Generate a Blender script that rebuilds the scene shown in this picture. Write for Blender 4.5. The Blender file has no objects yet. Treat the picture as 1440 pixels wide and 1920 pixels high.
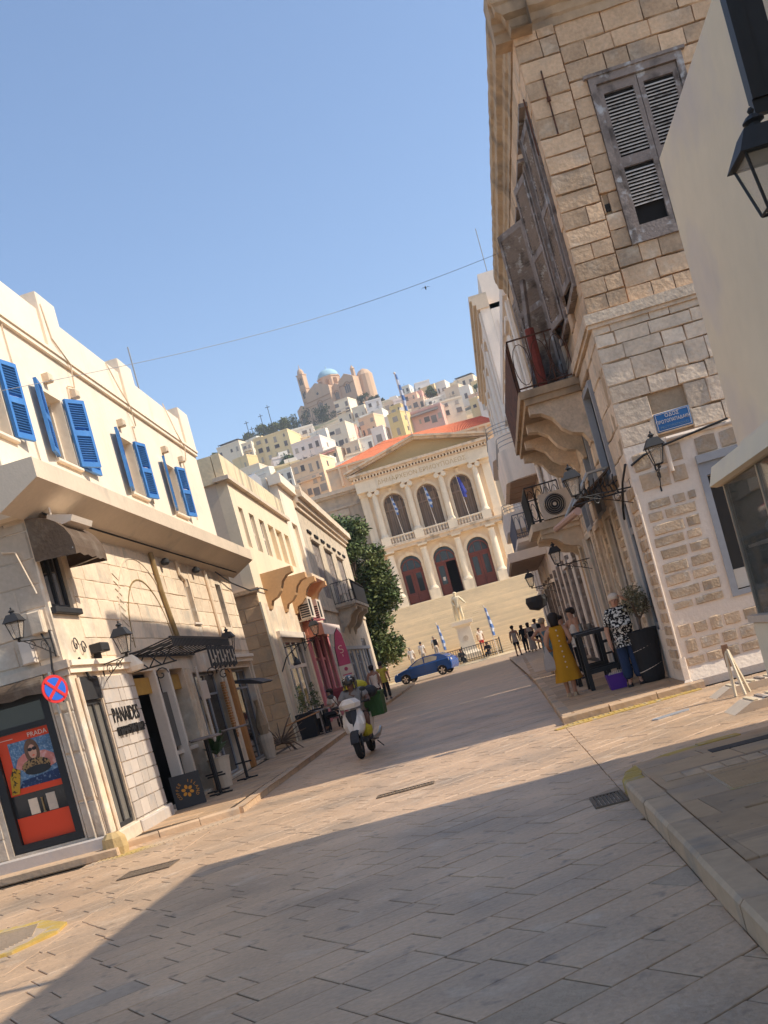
import bpy, bmesh, math, random
from mathutils import Vector, Matrix, Quaternion
R = math.radians
rnd = random.Random(7)
SC = bpy.context.scene
COL = SC.collection

# ------------------------------------------------------------------ camera
TH = R(15.3)                       # the picture is tilted, the camera itself is level
PS = math.atan(0.1)                # turned a little left of the street axis
fw = Vector((-math.sin(PS), math.cos(PS), 0)); rt = Vector((math.cos(PS), math.sin(PS), 0)); up = Vector((0, 0, 1))
xc = rt * math.cos(TH) - up * math.sin(TH)
yc = rt * math.sin(TH) + up * math.cos(TH)
cd = bpy.data.cameras.new('camera'); cam = bpy.data.objects.new('camera', cd); COL.objects.link(cam)
m = Matrix.Identity(4)
for i in range(3):
    m[i][0] = xc[i]; m[i][1] = yc[i]; m[i][2] = -fw[i]
m[2][3] = 1.6
cam.matrix_world = m
cd.sensor_fit = 'VERTICAL'; cd.sensor_height = 36; cd.sensor_width = 27
cd.lens = 2000 / 1920 * 36
cd.shift_x = (720 - 717) / 1920; cd.shift_y = (1248 - 960) / 1920
cd.clip_start = 0.1; cd.clip_end = 9000
SC.camera = cam

# ------------------------------------------------------------------ light
SUN_EL = R(41); SUN_S = 0.075       # towards the sun: right (+X), a little behind the camera (-Y)
sv = Vector((1, -SUN_S, 0)).normalized() * math.cos(SUN_EL); sv.z = math.sin(SUN_EL)
W = bpy.data.worlds.new('World'); SC.world = W; W.use_nodes = True
nt = W.node_tree; nt.nodes.clear()
sky = nt.nodes.new('ShaderNodeTexSky'); sky.sky_type = 'NISHITA'; sky.sun_disc = False
sky.sun_elevation = SUN_EL; sky.sun_rotation = math.atan2(sv.x, sv.y)
sky.air_density = 1.0; sky.dust_density = 0.9; sky.ozone_density = 2.6; sky.altitude = 0
bg = nt.nodes.new('ShaderNodeBackground'); bg.inputs['Strength'].default_value = 0.15
wo = nt.nodes.new('ShaderNodeOutputWorld')
nt.links.new(sky.outputs[0], bg.inputs[0]); nt.links.new(bg.outputs[0], wo.inputs[0])
sl = bpy.data.lights.new('sun', 'SUN'); sl.energy = 3.45; sl.angle = R(0.55); sl.color = (1.0, 0.91, 0.76)
so = bpy.data.objects.new('sun', sl); COL.objects.link(so)
so.rotation_euler = sv.to_track_quat('Z', 'Y').to_euler(); so.location = (30, -10, 60)
SC.view_settings.view_transform = 'Standard'; SC.view_settings.look = 'None'
SC.view_settings.exposure = 0.60;  SC.view_settings.gamma = 1
SC.cycles.max_bounces = 8; SC.cycles.diffuse_bounces = 6

# ------------------------------------------------------------------ helpers
def lin(*c):
    return tuple(((v / 255) / 12.92 if v / 255 < 0.04045 else ((v / 255 + 0.055) / 1.055) ** 2.4) for v in c)

def M(name, col, rough=.85, var=0., n1=(.6, .14), n2=(13., .10), bump=(28., .12), metal=0., spec=.3, mix=None, streak=None, alpha=1., trans=0., grain=None):
    """procedural material: base colour x (large blotches, fine grain, per-object variation), optional second colour, bump"""
    if col[0] >= col[1] >= col[2] > .03 and col[2] > .35 * col[0]:      # warm light balance put into warm and neutral base colours
        col = (min(.86, col[0] * 1.07), col[1] * .97, col[2] * .88)
    mt = bpy.data.materials.new(name); mt.use_nodes = True
    t = mt.node_tree; N = t.nodes; L = t.links
    b = N['Principled BSDF']
    b.inputs['Roughness'].default_value = rough; b.inputs['Metallic'].default_value = metal
    b.inputs['Specular IOR Level'].default_value = spec
    if alpha < 1: b.inputs['Alpha'].default_value = alpha
    if trans: b.inputs['Transmission Weight'].default_value = trans
    g = N.new('ShaderNodeNewGeometry')
    own = None
    if var >= .1:       # every stone gets its own stretch of the texture
        oi0 = N.new('ShaderNodeObjectInfo'); sc0 = N.new('ShaderNodeVectorMath'); sc0.operation = 'SCALE'; sc0.inputs[0].default_value = (37, 53, 71)
        L.new(oi0.outputs['Random'], sc0.inputs['Scale']); ad0 = N.new('ShaderNodeVectorMath'); ad0.operation = 'ADD'
        L.new(g.outputs['Position'], ad0.inputs[0]); L.new(sc0.outputs[0], ad0.inputs[1]); own = ad0.outputs[0]
    def noise(scale, detail=4, vec=None):
        n = N.new('ShaderNodeTexNoise'); n.inputs['Scale'].default_value = scale; n.inputs['Detail'].default_value = detail
        L.new(vec or own or g.outputs['Position'], n.inputs['Vector']); return n.outputs[0]
    def mth(op, a, b_=None):
        n = N.new('ShaderNodeMath'); n.operation = op
        for i, v in enumerate((a, b_)):
            if v is None: continue
            if isinstance(v, (int, float)): n.inputs[i].default_value = v
            else: L.new(v, n.inputs[i])
        return n.outputs[0]
    k = None
    for sc_, am, in ((n1[0], n1[1]), (n2[0], n2[1])):
        if not am: continue
        f = mth('MULTIPLY', mth('SUBTRACT', noise(sc_), .5), 2.6 * am)
        k = f if k is None else mth('ADD', k, f)
    if var:
        oi = N.new('ShaderNodeObjectInfo')
        f = mth('MULTIPLY', mth('SUBTRACT', oi.outputs['Random'], .5), 2 * var)
        k = f if k is None else mth('ADD', k, f)
    base = N.new('ShaderNodeRGB'); base.outputs[0].default_value = (*col, 1); c = base.outputs[0]
    def blend(fac, c0, col2):
        x = N.new('ShaderNodeMix'); x.data_type = 'RGBA'
        L.new(fac, x.inputs[0]); L.new(c0, x.inputs[6]); x.inputs[7].default_value = (*col2, 1)
        return x.outputs[2]
    def ramp(v, lo, hi):
        r_ = N.new('ShaderNodeMapRange'); L.new(v, r_.inputs[0]); r_.inputs[1].default_value = lo; r_.inputs[2].default_value = hi
        return r_.outputs[0]
    if mix:
        for col2, s2, lo, hi in (mix if isinstance(mix, list) else [mix]):
            c = blend(ramp(noise(s2, 6), lo, hi), c, col2)
    if streak:      # stains that run down a wall
        col2, s2, lo, hi = streak
        mp = N.new('ShaderNodeMapping'); mp.inputs['Scale'].default_value = (1, 1, .07)
        L.new(g.outputs['Position'], mp.inputs[0])
        c = blend(ramp(noise(s2, 5, mp.outputs[0]), lo, hi), c, col2)
    if grain:       # fine marks drawn out along one direction of the ground
        ang, col2, s2, lo, hi = grain
        mr = N.new('ShaderNodeMapping'); mr.vector_type = 'TEXTURE'; mr.inputs['Rotation'].default_value = (0, 0, ang); mr.inputs['Scale'].default_value = (9, 1, 1)
        L.new(g.outputs['Position'], mr.inputs[0])
        c = blend(ramp(noise(s2, 6, mr.outputs[0]), lo, hi), c, col2)
    if k is not None:
        v = N.new('ShaderNodeVectorMath'); v.operation = 'SCALE'
        L.new(c, v.inputs[0]); L.new(mth('ADD', k, 1.), v.inputs['Scale']); c = v.outputs[0]
    L.new(c, b.inputs['Base Color'])
    if bump and bump[1]:
        bp = N.new('ShaderNodeBump'); bp.inputs['Strength'].default_value = bump[1]; bp.inputs['Distance'].default_value = .02
        L.new(noise(bump[0], 5), bp.inputs['Height']); L.new(bp.outputs[0], b.inputs['Normal'])
    return mt

def ident(u, o, z): return (u, o, z)
class MB:
    """collects closed shapes in the frame P(u, o, z); build() links them as ONE mesh object"""
    def __init__(s, P=ident): s.v = []; s.f = []; s.P = P
    def add(s, vs, fs):
        n = len(s.v); s.v += [s.P(*p) for p in vs]; s.f += [tuple(i + n for i in f) for f in fs]; return s
    def raw(s, vs, fs):
        n = len(s.v); s.v += [tuple(p) for p in vs]; s.f += [tuple(i + n for i in f) for f in fs]; return s
    def box(s, u0, u1, o0, o1, z0, z1):
        return s.add([(u0, o0, z0), (u1, o0, z0), (u1, o1, z0), (u0, o1, z0), (u0, o0, z1), (u1, o0, z1), (u1, o1, z1), (u0, o1, z1)],
                     [(0, 3, 2, 1), (4, 5, 6, 7), (0, 1, 5, 4), (1, 2, 6, 5), (2, 3, 7, 6), (3, 0, 4, 7)])
    def cbox(s, u0, u1, o0, o1, z0, z1, b=.01):
        """box with chamfered front edges (o1 side)"""
        return s.add([(u0, o0, z0), (u1, o0, z0), (u1, o0, z1), (u0, o0, z1), (u0, o1 - b, z0), (u1, o1 - b, z0), (u1, o1 - b, z1), (u0, o1 - b, z1),
                      (u0 + b, o1, z0 + b), (u1 - b, o1, z0 + b), (u1 - b, o1, z1 - b), (u0 + b, o1, z1 - b)],
                     [(0, 3, 2, 1), (0, 1, 5, 4), (1, 2, 6, 5), (2, 3, 7, 6), (3, 0, 4, 7), (4, 5, 9, 8), (5, 6, 10, 9), (6, 7, 11, 10), (7, 4, 8, 11), (8, 9, 10, 11)])
    def prism(s, poly, axis, a, b):
        """poly: 2-D points in the two other axes (order u,o,z without axis), extruded from a to b"""
        def p3(p, t): return {'u': (t, p[0], p[1]), 'o': (p[0], t, p[1]), 'z': (p[0], p[1], t)}[axis]
        n = len(poly)
        return s.add([p3(p, a) for p in poly] + [p3(p, b) for p in poly],
                     [tuple(range(n))[::-1], tuple(range(n, 2 * n))] + [(i, (i + 1) % n, n + (i + 1) % n, n + i) for i in range(n)])
    def tube(s, pts, r, n=6, close=False, r1=None):
        pts = [Vector(s.P(*p)) for p in pts]; m_ = len(pts); vs = []; fs = []
        ref = None
        for i, p in enumerate(pts):
            d = (pts[(i + 1) % m_] - pts[i - 1]) if close else (pts[min(i + 1, m_ - 1)] - pts[max(i - 1, 0)])
            if d.length < 1e-9: d = Vector((0, 0, 1))
            d.normalize()
            if ref is None or abs(ref.dot(d)) > .95: ref = Vector((0, 0, 1)) if abs(d.z) < .9 else Vector((1, 0, 0))
            a = d.cross(ref).normalized(); b = a.cross(d).normalized(); ref = b
            rr = r if r1 is None else r + (r1 - r) * i / max(1, m_ - 1)
            vs += [p + (a * math.cos(2 * math.pi * j / n) + b * math.sin(2 * math.pi * j / n)) * rr for j in range(n)]
        for i in range(m_ if close else m_ - 1):
            q = (i + 1) % m_
            fs += [(i * n + j, i * n + (j + 1) % n, q * n + (j + 1) % n, q * n + j) for j in range(n)]
        if not close: fs += [tuple(range(n))[::-1], tuple(range((m_ - 1) * n, m_ * n))]
        return s.raw(vs, fs)
    def lathe(s, prof, c, n=16, sx=1, sy=1):
        """profile (radius, z) turned about a vertical axis through c"""
        vs = []; fs = []; m_ = len(prof)
        for r_, z in prof:
            vs += [(c[0] + sx * r_ * math.cos(2 * math.pi * j / n), c[1] + sy * r_ * math.sin(2 * math.pi * j / n), c[2] + z) for j in range(n)]
        for i in range(m_ - 1):
            fs += [(i * n + j, i * n + (j + 1) % n, (i + 1) * n + (j + 1) % n, (i + 1) * n + j) for j in range(n)]
        fs += [tuple(range(n))[::-1], tuple(range((m_ - 1) * n, m_ * n))]
        return s.add(vs, fs)
    def ball(s, c, r, sx=1, sy=1, sz=1, n=10, k=7):
        prof = [(max(.002, r * math.sin(math.pi * i / k)), -r * sz * math.cos(math.pi * i / k)) for i in range(k + 1)]
        return s.lathe(prof, c, n, sx, sy)
    def loft(s, rings, caps=True):
        n = len(rings[0]); vs = [p for q in rings for p in q]; fs = []
        for i in range(len(rings) - 1):
            fs += [(i * n + j, i * n + (j + 1) % n, (i + 1) * n + (j + 1) % n, (i + 1) * n + j) for j in range(n)]
        if caps: fs += [tuple(range(n))[::-1], tuple(range((len(rings) - 1) * n, len(rings) * n))]
        return s.add(vs, fs)
    def wall(s, u0, u1, z0, z1, t, holes=(), front=0.):
        """wall slab, front face at o=front, thickness t, rectangular holes (u0,u1,z0,z1) with reveals"""
        us = sorted({u0, u1, *[min(max(x, u0), u1) for h in holes for x in h[:2]]})
        zs = sorted({z0, z1, *[min(max(x, z0), z1) for h in holes for x in h[2:4]]})
        def solid(i, j):
            if not (0 <= i < len(us) - 1 and 0 <= j < len(zs) - 1): return False
            cu, cz = (us[i] + us[i + 1]) / 2, (zs[j] + zs[j + 1]) / 2
            return not any(h[0] < cu < h[1] and h[2] < cz < h[3] for h in holes)
        a, b = front, front - t
        for i in range(len(us) - 1):
            for j in range(len(zs) - 1):
                if not solid(i, j): continue
                A, B, Cc, D = us[i], us[i + 1], zs[j], zs[j + 1]
                s.add([(A, a, Cc), (B, a, Cc), (B, a, D), (A, a, D)], [(0, 1, 2, 3)])
                s.add([(A, b, Cc), (B, b, Cc), (B, b, D), (A, b, D)], [(3, 2, 1, 0)])
                for di, dj, q in ((-1, 0, [(A, Cc), (A, D)]), (1, 0, [(B, Cc), (B, D)]), (0, -1, [(A, Cc), (B, Cc)]), (0, 1, [(A, D), (B, D)])):
                    if not solid(i + di, j + dj):
                        (p, q_), (r_, w) = q
                        s.add([(p, a, q_), (r_, a, w), (r_, b, w), (p, b, q_)], [(0, 1, 2, 3)])
        return s
    def arch_fill(s, u0, u1, zs, o0, o1, n=10):
        """spandrels that turn the top of a rectangular hole (u0..u1, springing at zs) into a round arch"""
        r_ = (u1 - u0) / 2; c = (u0 + u1) / 2
        for sg in (-1, 1):
            arc = [(c + sg * r_ * math.cos(math.pi / 2 * i / n), zs + r_ * math.sin(math.pi / 2 * i / n)) for i in range(n + 1)]
            for i in range(n):
                p, q = arc[i], arc[i + 1]
                s.prism([p, q, (q[0], zs + r_ + .0), (p[0], zs + r_ + .0)] if i < n - 1 else [p, q, (p[0], zs + r_)], 'o', o0, o1)
        return s
    def arch_ring(s, c, zs, r0, r1, o0, o1, n=14):
        arc = [math.pi * i / n for i in range(n + 1)]
        poly = [(c + r1 * math.cos(a), zs + r1 * math.sin(a)) for a in arc] + [(c + r0 * math.cos(a), zs + r0 * math.sin(a)) for a in arc[::-1]]
        n2 = len(poly)
        for i in range(n):
            q = [poly[i], poly[i + 1], poly[n2 - 2 - i], poly[n2 - 1 - i]]
            s.prism(q, 'o', o0, o1)
        return s
    def build(s, name, mat, parent=None, origin=None, smooth=False, recalc=True):
        og = Vector(origin) if origin is not None else (wloc(parent) if parent else Vector((0, 0, 0)))
        me = bpy.data.meshes.new(name)
        me.from_pydata([(p[0] - og.x, p[1] - og.y, p[2] - og.z) for p in s.v], [], s.f)
        if recalc:
            bm = bmesh.new(); bm.from_mesh(me)
            bmesh.ops.recalc_face_normals(bm, faces=bm.faces); bm.to_mesh(me); bm.free()
        if smooth:
            me.polygons.foreach_set('use_smooth', [True] * len(me.polygons))
        for q in (mat if isinstance(mat, (list, tuple)) else [mat]): me.materials.append(q)
        o = bpy.data.objects.new(name, me); COL.objects.link(o)
        if parent:
            o.parent = parent
            if origin is not None: o.location = og - wloc(parent)
        else: o.location = og
        return o
def wloc(o):
    v = Vector((0, 0, 0))
    while o is not None:
        v = v + o.location; o = o.parent
    return v
def tag(o, label=None, cat=None, group=None, kind=None):
    if label: o['label'] = label
    if cat: o['category'] = cat
    if group: o['group'] = group
    if kind: o['kind'] = kind
    return o
def thing(name, label, cat, loc, group=None):
    o = bpy.data.objects.new(name, None); COL.objects.link(o); o.location = loc; o.empty_display_size = .2
    return tag(o, label, cat, group)
def inst(src, name, parent, loc, rot=(0, 0, 0), scale=(1, 1, 1), mat=None):
    """a part that shares src's mesh data; loc in world space"""
    o = bpy.data.objects.new(name, src); COL.objects.link(o); o.parent = parent
    o.location = Vector(loc) - (wloc(parent) if parent else Vector()); o.rotation_euler = rot; o.scale = scale
    return o
def text(name, string, size, mat, parent, origin, xdir, ydir, ext=.004, align='CENTER', sx=1.):
    cu = bpy.data.curves.new(name, 'FONT'); cu.body = string; cu.size = size; cu.extrude = ext
    cu.align_x = align; cu.align_y = 'CENTER'; cu.resolution_u = 2
    t = bpy.data.objects.new(name, cu); COL.objects.link(t)
    bpy.context.view_layer.update()
    me = bpy.data.meshes.new_from_object(t.evaluated_get(bpy.context.evaluated_depsgraph_get()))
    bpy.data.objects.remove(t); bpy.data.curves.remove(cu)
    x = Vector(xdir).normalized(); y = Vector(ydir).normalized(); z = x.cross(y)
    og = Vector(origin); pl = wloc(parent) if parent else Vector()
    for v in me.vertices:
        p = og - pl + x * v.co.x * sx + y * v.co.y + z * v.co.z; v.co = p
    me.materials.clear(); me.materials.append(mat)
    o = bpy.data.objects.new(name, me); COL.objects.link(o); o.parent = parent
    return o

# ------------------------------------------------------------------ frames of the walls: u along, o outward, z up
def LF(u, o, z): return (-5.9 - .018 * u + o, 14.8 + u, z)      # left side of the street, u = Y - 14.8
def RF(u, o, z): return (2.82 + .018 * u - o, 16.8 + u, z)      # right side, u = Y - 16.8
def FF(Y):                                                       # a wall that faces the camera, u = X
    return lambda u, o, z: (u, Y - o, z)

# block with a chiselled, chamfered front (front = -Y), unit size
def block_mesh(name, mat, rough=0., b=.06, seed=0, bz=None):
    r_ = random.Random(seed); bz = bz or b
    j = lambda a: r_.uniform(-a, a) * rough
    vs = [(-.5, .5, -.5), (.5, .5, -.5), (.5, .5, .5), (-.5, .5, .5)]
    e = [(-.5, -.3, -.5), (0, -.3, -.5), (.5, -.3, -.5), (.5, -.3, .5), (0, -.3, .5), (-.5, -.3, .5)]
    vs += [(x + j(.035), y, z + j(.07)) for x, y, z in e]
    f_ = [(-.5 + b, -.5, -.5 + bz), (0, -.5, -.5 + bz), (.5 - b, -.5, -.5 + bz), (.5 - b, -.5, .5 - bz), (0, -.5, .5 - bz), (-.5 + b, -.5, .5 - bz)]
    vs += [(x + j(.03), y + j(.16), z + j(.05)) for x, y, z in f_]
    fs = [(0, 1, 6, 5, 4), (1, 2, 7, 6), (2, 3, 9, 8, 7), (3, 0, 4, 9)]
    fs += [(4 + i, 4 + (i + 1) % 6, 10 + (i + 1) % 6, 10 + i) for i in range(6)]
    fs += [(10, 11, 14, 15), (11, 12, 13, 14)]
    me = bpy.data.meshes.new(name); me.from_pydata(vs, [], fs); me.materials.append(mat)
    return me
FROT = {'F': 0, 'L': math.pi / 2 + .018, 'R': -math.pi / 2 - .018}
def masonry(parent, P, kind, u0, u1, z0, z1, hh, ll, holes, meshes, name='stone', gap=.012, depth=.1, proud=.02, seed=1, zjit=0.):
    """lays courses of single stones between u0..u1 and z0..z1 round the holes"""
    r_ = random.Random(seed); z = z0; n = 0
    while z < z1 - .05:
        h = min(r_.uniform(*hh), z1 - z)
        if z1 - z - h < .09: h = z1 - z
        cuts = sorted([(max(a, u0), min(b, u1)) for a, b, c, d in holes if c < z + h - .02 and d > z + .02 and b > u0 and a < u1])
        spans = []; x = u0
        for a, b in cuts:
            if a > x: spans.append((x, a))
            x = max(x, b)
        if x < u1: spans.append((x, u1))
        for a, b in spans:
            x = a
            while x < b - .02:
                l = r_.uniform(*ll)
                if b - x - l < ll[0] * .6: l = b - x
                hz = h - gap; c = P(x + l / 2, proud - depth / 2 + r_.uniform(-.004, .004), z + h / 2)
                inst(r_.choice(meshes), name, parent, c, (0, r_.uniform(-.012, .012) if kind == 'F' else 0, FROT[kind]), (max(.02, l - gap), depth, hz * r_.uniform(.955, 1.01))); n += 1
                x += l
        z += h
    return n

# ------------------------------------------------------------------ materials
m_white = M('white_plaster', (.80, .74, .63), .9, n1=(.6, .08), n2=(9, .05), bump=(9, .3), mix=((.70, .63, .51), 1.3, .54, .75), streak=((.60, .52, .40), 2.6, .60, .88))
m_cream = M('cream_lime_wash', (.70, .60, .47), .92, n1=(.9, .15), n2=(7, .14), bump=(7, .8), mix=[((.56, .47, .36), 1.4, .46, .72), ((.76, .68, .56), 3.2, .56, .72)], streak=((.42, .35, .27), 2.4, .57, .86))
m_slab = M('concrete_slab', (.62, .55, .45), .9, n1=(.8, .12), n2=(12, .06), bump=(30, .12), mix=((.40, .34, .27), 1.1, .58, .8))
m_front = M('grey_stone_wall', (.52, .46, .38), .92, n1=(1.2, .14), n2=(16, .12), bump=(12, .45), mix=((.60, .53, .43), 2, .5, .7))
m_marble = M('grey_marble', (.47, .44, .41), .7, var=.14, n1=(3, .10), n2=(22, .06), bump=(40, .10), mix=((.42, .39, .37), 5, .52, .75))
m_joint = M('pale_mortar', (.66, .60, .53), .95, n2=(25, .08), bump=(30, .2))
m_dkmort = M('brown_mortar', (.42, .33, .23), .95, n1=(2, .2), n2=(20, .15), bump=(25, .4))
m_tan = M('tan_sandstone', (.56, .415, .28), .93, var=.21, n1=(2.2, .26), n2=(20, .22), bump=(16, 1.0), mix=[((.44, .335, .24), 1.7, .55, .75), ((.68, .54, .39), 3.1, .58, .8)])
m_tanlow = M('pale_sandstone', (.66, .56, .44), .93, var=.17, n1=(2.4, .26), n2=(20, .2), bump=(13, 1.0), mix=[((.50, .41, .31), 1.9, .52, .75)])
m_mortarw = M('white_painted_mortar', (.80, .73, .64), .9, n1=(1.2, .08), n2=(14, .06), bump=(16, .5), mix=((.52, .46, .40), 2.5, .6, .8))
m_brickst = M('brown_stone_inset', (.50, .40, .29), .93, var=.2, n1=(5, .2), n2=(24, .16), bump=(26, .7), mix=((.5, .42, .33), 6, .5, .7))
m_corn = M('weathered_cornice', (.44, .345, .24), .95, n1=(1.4, .2), n2=(10, .16), bump=(8, .9), mix=[((.22, .17, .12), 1.6, .5, .72)])
m_wood = M('weathered_grey_wood', (.25, .22, .205), .9, n1=(2, .2), n2=(20, .15), bump=(30, .5), mix=[((.12, .095, .08), 3.5, .5, .66), ((.46, .44, .42), 6, .58, .7)])
m_slat = M('bleached_shutter_slat', (.56, .53, .50), .88, var=.12, n1=(4, .15), n2=(30, .12), bump=(40, .3), mix=((.24, .20, .17), 6, .56, .7))
m_blue = M('blue_paint', (.055, .20, .50), .55, var=.10, n1=(2, .18), n2=(18, .10), bump=(30, .15), mix=((.12, .27, .52), 2.5, .55, .75))
m_black = M('black_iron', (.018, .017, .017), .5, n1=(3, .2), n2=(30, .1), bump=(40, .08), spec=.4)
m_char = M('charcoal_paint', (.035, .034, .035), .6, n1=(2, .15), bump=(30, .06))
m_rust = M('rusty_iron', (.12, .05, .028), .9, n1=(4, .3), n2=(30, .25), bump=(40, .4), mix=((.05, .03, .022), 7, .5, .65))
m_glass = M('dark_window_glass', (.030, .032, .034), .06, n1=(.7, .3), n2=(0, 0), bump=(1.5, .03), spec=.6)
m_glassg = M('grey_window_glass', (.16, .16, .15), .08, n1=(.7, .25), n2=(0, 0), bump=(1.5, .03), spec=.6)
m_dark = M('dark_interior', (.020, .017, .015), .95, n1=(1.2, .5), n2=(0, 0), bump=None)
m_grey = M('grey_frame_paint', (.33, .33, .34), .6, n1=(2, .08), bump=(30, .06))
m_wframe = M('white_frame_paint', (.66, .62, .56), .6, n1=(2, .08), n2=(20, .05), bump=(30, .05))
m_canvas = M('brown_canvas', (.115, .085, .062), .95, n1=(2.2, .3), n2=(40, .10), bump=(18, .4), mix=((.20, .155, .115), 2.6, .5, .75))
m_brass = M('brass_pipe', (.30, .20, .085), .5, n1=(4, .25), bump=(30, .1))
m_lamp = M('lantern_pane', (.66, .60, .50), .25, n1=(3, .1), bump=None, alpha=.35)
m_orangew = M('orange_wood', (.42, .19, .06), .7, n1=(3, .2), n2=(25, .1), bump=(30, .2))
m_red = M('red_orange_card', (.72, .065, .018), .5, n1=(1, .04), n2=(0, 0), bump=None)
m_wtext = M('white_print', (.75, .68, .60), .6, n2=(0, 0), bump=None)
m_amber = M('amber_sign', (.46, .25, .05), .6, n1=(4, .2), bump=None)
m_steel = M('brushed_steel', (.45, .44, .42), .35, metal=.8, n1=(4, .1), bump=None)
m_green = M('leaf_green', (.045, .075, .025), .7, var=.2, n1=(.9, .35), n2=(8, .2), bump=None, mix=((.085, .105, .035), 1.1, .5, .7))
m_pot = M('black_planter', (.022, .022, .023), .75, n1=(3, .2), n2=(30, .1), bump=(30, .15))
# ================================================================== GROUND
m_ground = M('dusty_ground', (.34, .30, .25), .95, n1=(.05, .15), n2=(2, .1), bump=(6, .2))
m_joint_d = M('dark_paver_joint', (.06, .045, .032), .98, n1=(2, .3), n2=(40, .2), bump=(60, .3))
m_paver = M('worn_marble_paver', (.515, .375, .25), .48, var=.065, n1=(.9, .24), n2=(26, .20), bump=(22, .4), spec=.45,
            mix=[((.34, .245, .165), .7, .46, .70), ((.23, .165, .115), 6, .60, .74), ((.60, .455, .32), 2.7, .58, .8)])
m_slabs = M('brown_pavement_slab', (.47, .335, .21), .75, var=.13, grain=(R(3), (.22, .16, .11), 4, .58, .74), n1=(.8, .14), n2=(7, .12), bump=(22, .25), mix=[((.34, .25, .175), 1.2, .50, .75), ((.17, .125, .09), 12, .66, .75)])
m_kerb = M('kerb_stone', (.52, .39, .265), .8, var=.10, n1=(1.5, .15), n2=(10, .13), bump=(14, .5), mix=[((.30, .25, .20), 2.2, .52, .75)])
m_yel = M('yellow_road_paint', (.50, .33, .085), .85, n1=(2, .12), n2=(14, .15), bump=(30, .3), mix=((.42, .34, .24), 6, .52, .68))
m_tact = M('tactile_slab', (.44, .36, .27), .85, n1=(2, .12), n2=(14, .12), bump=(30, .3), mix=((.48, .34, .12), 1.2, .5, .68))
m_far = M('far_paving', (.51, .37, .245), .42, n1=(.3, .12), n2=(2.5, .12), bump=(9, .25), mix=[((.40, .30, .21), .6, .5, .7), ((.28, .21, .15), 2.2, .60, .74)])
def add_paving_lines(mt, ang, sx, sy, strength=.45):
    """joints of paving too far away to build: a brick pattern in the ground plane that darkens the colour and dents it"""
    t = mt.node_tree; N = t.nodes; L = t.links; b = N['Principled BSDF']
    g = N.new('ShaderNodeNewGeometry'); mp = N.new('ShaderNodeMapping'); mp.inputs['Rotation'].default_value = (0, 0, ang)
    L.new(g.outputs['Position'], mp.inputs[0])
    br = N.new('ShaderNodeTexBrick'); L.new(mp.outputs[0], br.inputs['Vector'])
    br.inputs['Scale'].default_value = 1; br.inputs['Brick Width'].default_value = sx; br.inputs['Row Height'].default_value = sy
    br.inputs['Mortar Size'].default_value = .012; br.inputs['Color1'].default_value = (1, 1, 1, 1); br.inputs['Color2'].default_value = (.84, .84, .84, 1); br.inputs['Mortar'].default_value = (strength,) * 3 + (1,)
    src = b.inputs['Base Color'].links[0].from_socket
    x = N.new('ShaderNodeMix'); x.data_type = 'RGBA'; x.blend_type = 'MULTIPLY'; x.inputs[0].default_value = 1
    L.new(src, x.inputs[6]); L.new(br.outputs['Color'], x.inputs[7]); L.new(x.outputs[2], b.inputs['Base Color'])
add_paving_lines(m_far, R(-37), .6, .33)

tag(MB().box(-2500, 2500, -800, 5000, -.4, -.06).build('ground', m_ground), kind='structure')
tag(MB().box(-40, 40, 30, 78.4, -.3, -.002).build('square_paving', m_far), kind='structure')
road = tag(MB().box(-40, 40, -6, 29.99, -.3, -.016).build('road', m_joint_d), kind='structure')

m_patch = M('grey_repair_paver', (.40, .32, .24), .8, var=.1, n1=(1, .2), n2=(14, .2), bump=(40, .5))
def clip(poly, x0, x1, y0, y1):
    def cut(pl, ins, inter):
        out = []
        for i, p in enumerate(pl):
            q = pl[i - 1]
            if ins(p):
                if not ins(q): out.append(inter(q, p))
                out.append(p)
            elif ins(q): out.append(inter(q, p))
        return out
    def ix(c): return lambda p, q: (c, p[1] + (q[1] - p[1]) * (c - p[0]) / (q[0] - p[0]))
    def iy(c): return lambda p, q: (p[0] + (q[0] - p[0]) * (c - p[1]) / (q[1] - p[1]), c)
    for f_, g_ in ((lambda p: p[0] >= x0, ix(x0)), (lambda p: p[0] <= x1, ix(x1)), (lambda p: p[1] >= y0, iy(y0)), (lambda p: p[1] <= y1, iy(y1))):
        if len(poly) < 3: return []
        poly = cut(poly, f_, g_)
    return poly
def in_view(x, y, z, mg=120):
    d = Vector((x, y, z - 1.6)); k = d.dot(fw)
    if k < .5: return False
    px = 717 + 2000 * d.dot(xc) / k; py = 1248 - 2000 * d.dot(yc) / k
    return -mg < px < 1440 + mg and -mg < py < 1920 + mg
def paver_mb(mb, poly, top, gap=.0065, ch=.006, jit=.0025):
    cx = sum(p[0] for p in poly) / len(poly); cy = sum(p[1] for p in poly) / len(poly)
    def inset(d):
        o = []
        for p in poly:
            v = Vector((p[0] - cx, p[1] - cy)); l = v.length
            v *= max(0, (l - d)) / l if l else 0; o.append((cx + v.x, cy + v.y))
        return o
    a, b = inset(gap), inset(gap + ch); n = len(poly)
    tz = [top + rnd.uniform(-jit, jit) for _ in poly]
    vs = [(x, y, top - .03) for x, y in a] + [(x, y, t - .004) for (x, y), t in zip(a, tz)] + [(x, y, t) for (x, y), t in zip(b, tz)]
    fs = [tuple(range(2 * n, 3 * n))]
    for i in range(n):
        k = (i + 1) % n
        fs += [(i, k, n + k, n + i), (n + i, n + k, 2 * n + k, 2 * n + i)]
    mb.add(vs, fs); return cx, cy
def area(pl): return abs(sum(pl[i - 1][0] * p[1] - p[0] * pl[i - 1][1] for i, p in enumerate(pl))) / 2
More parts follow.
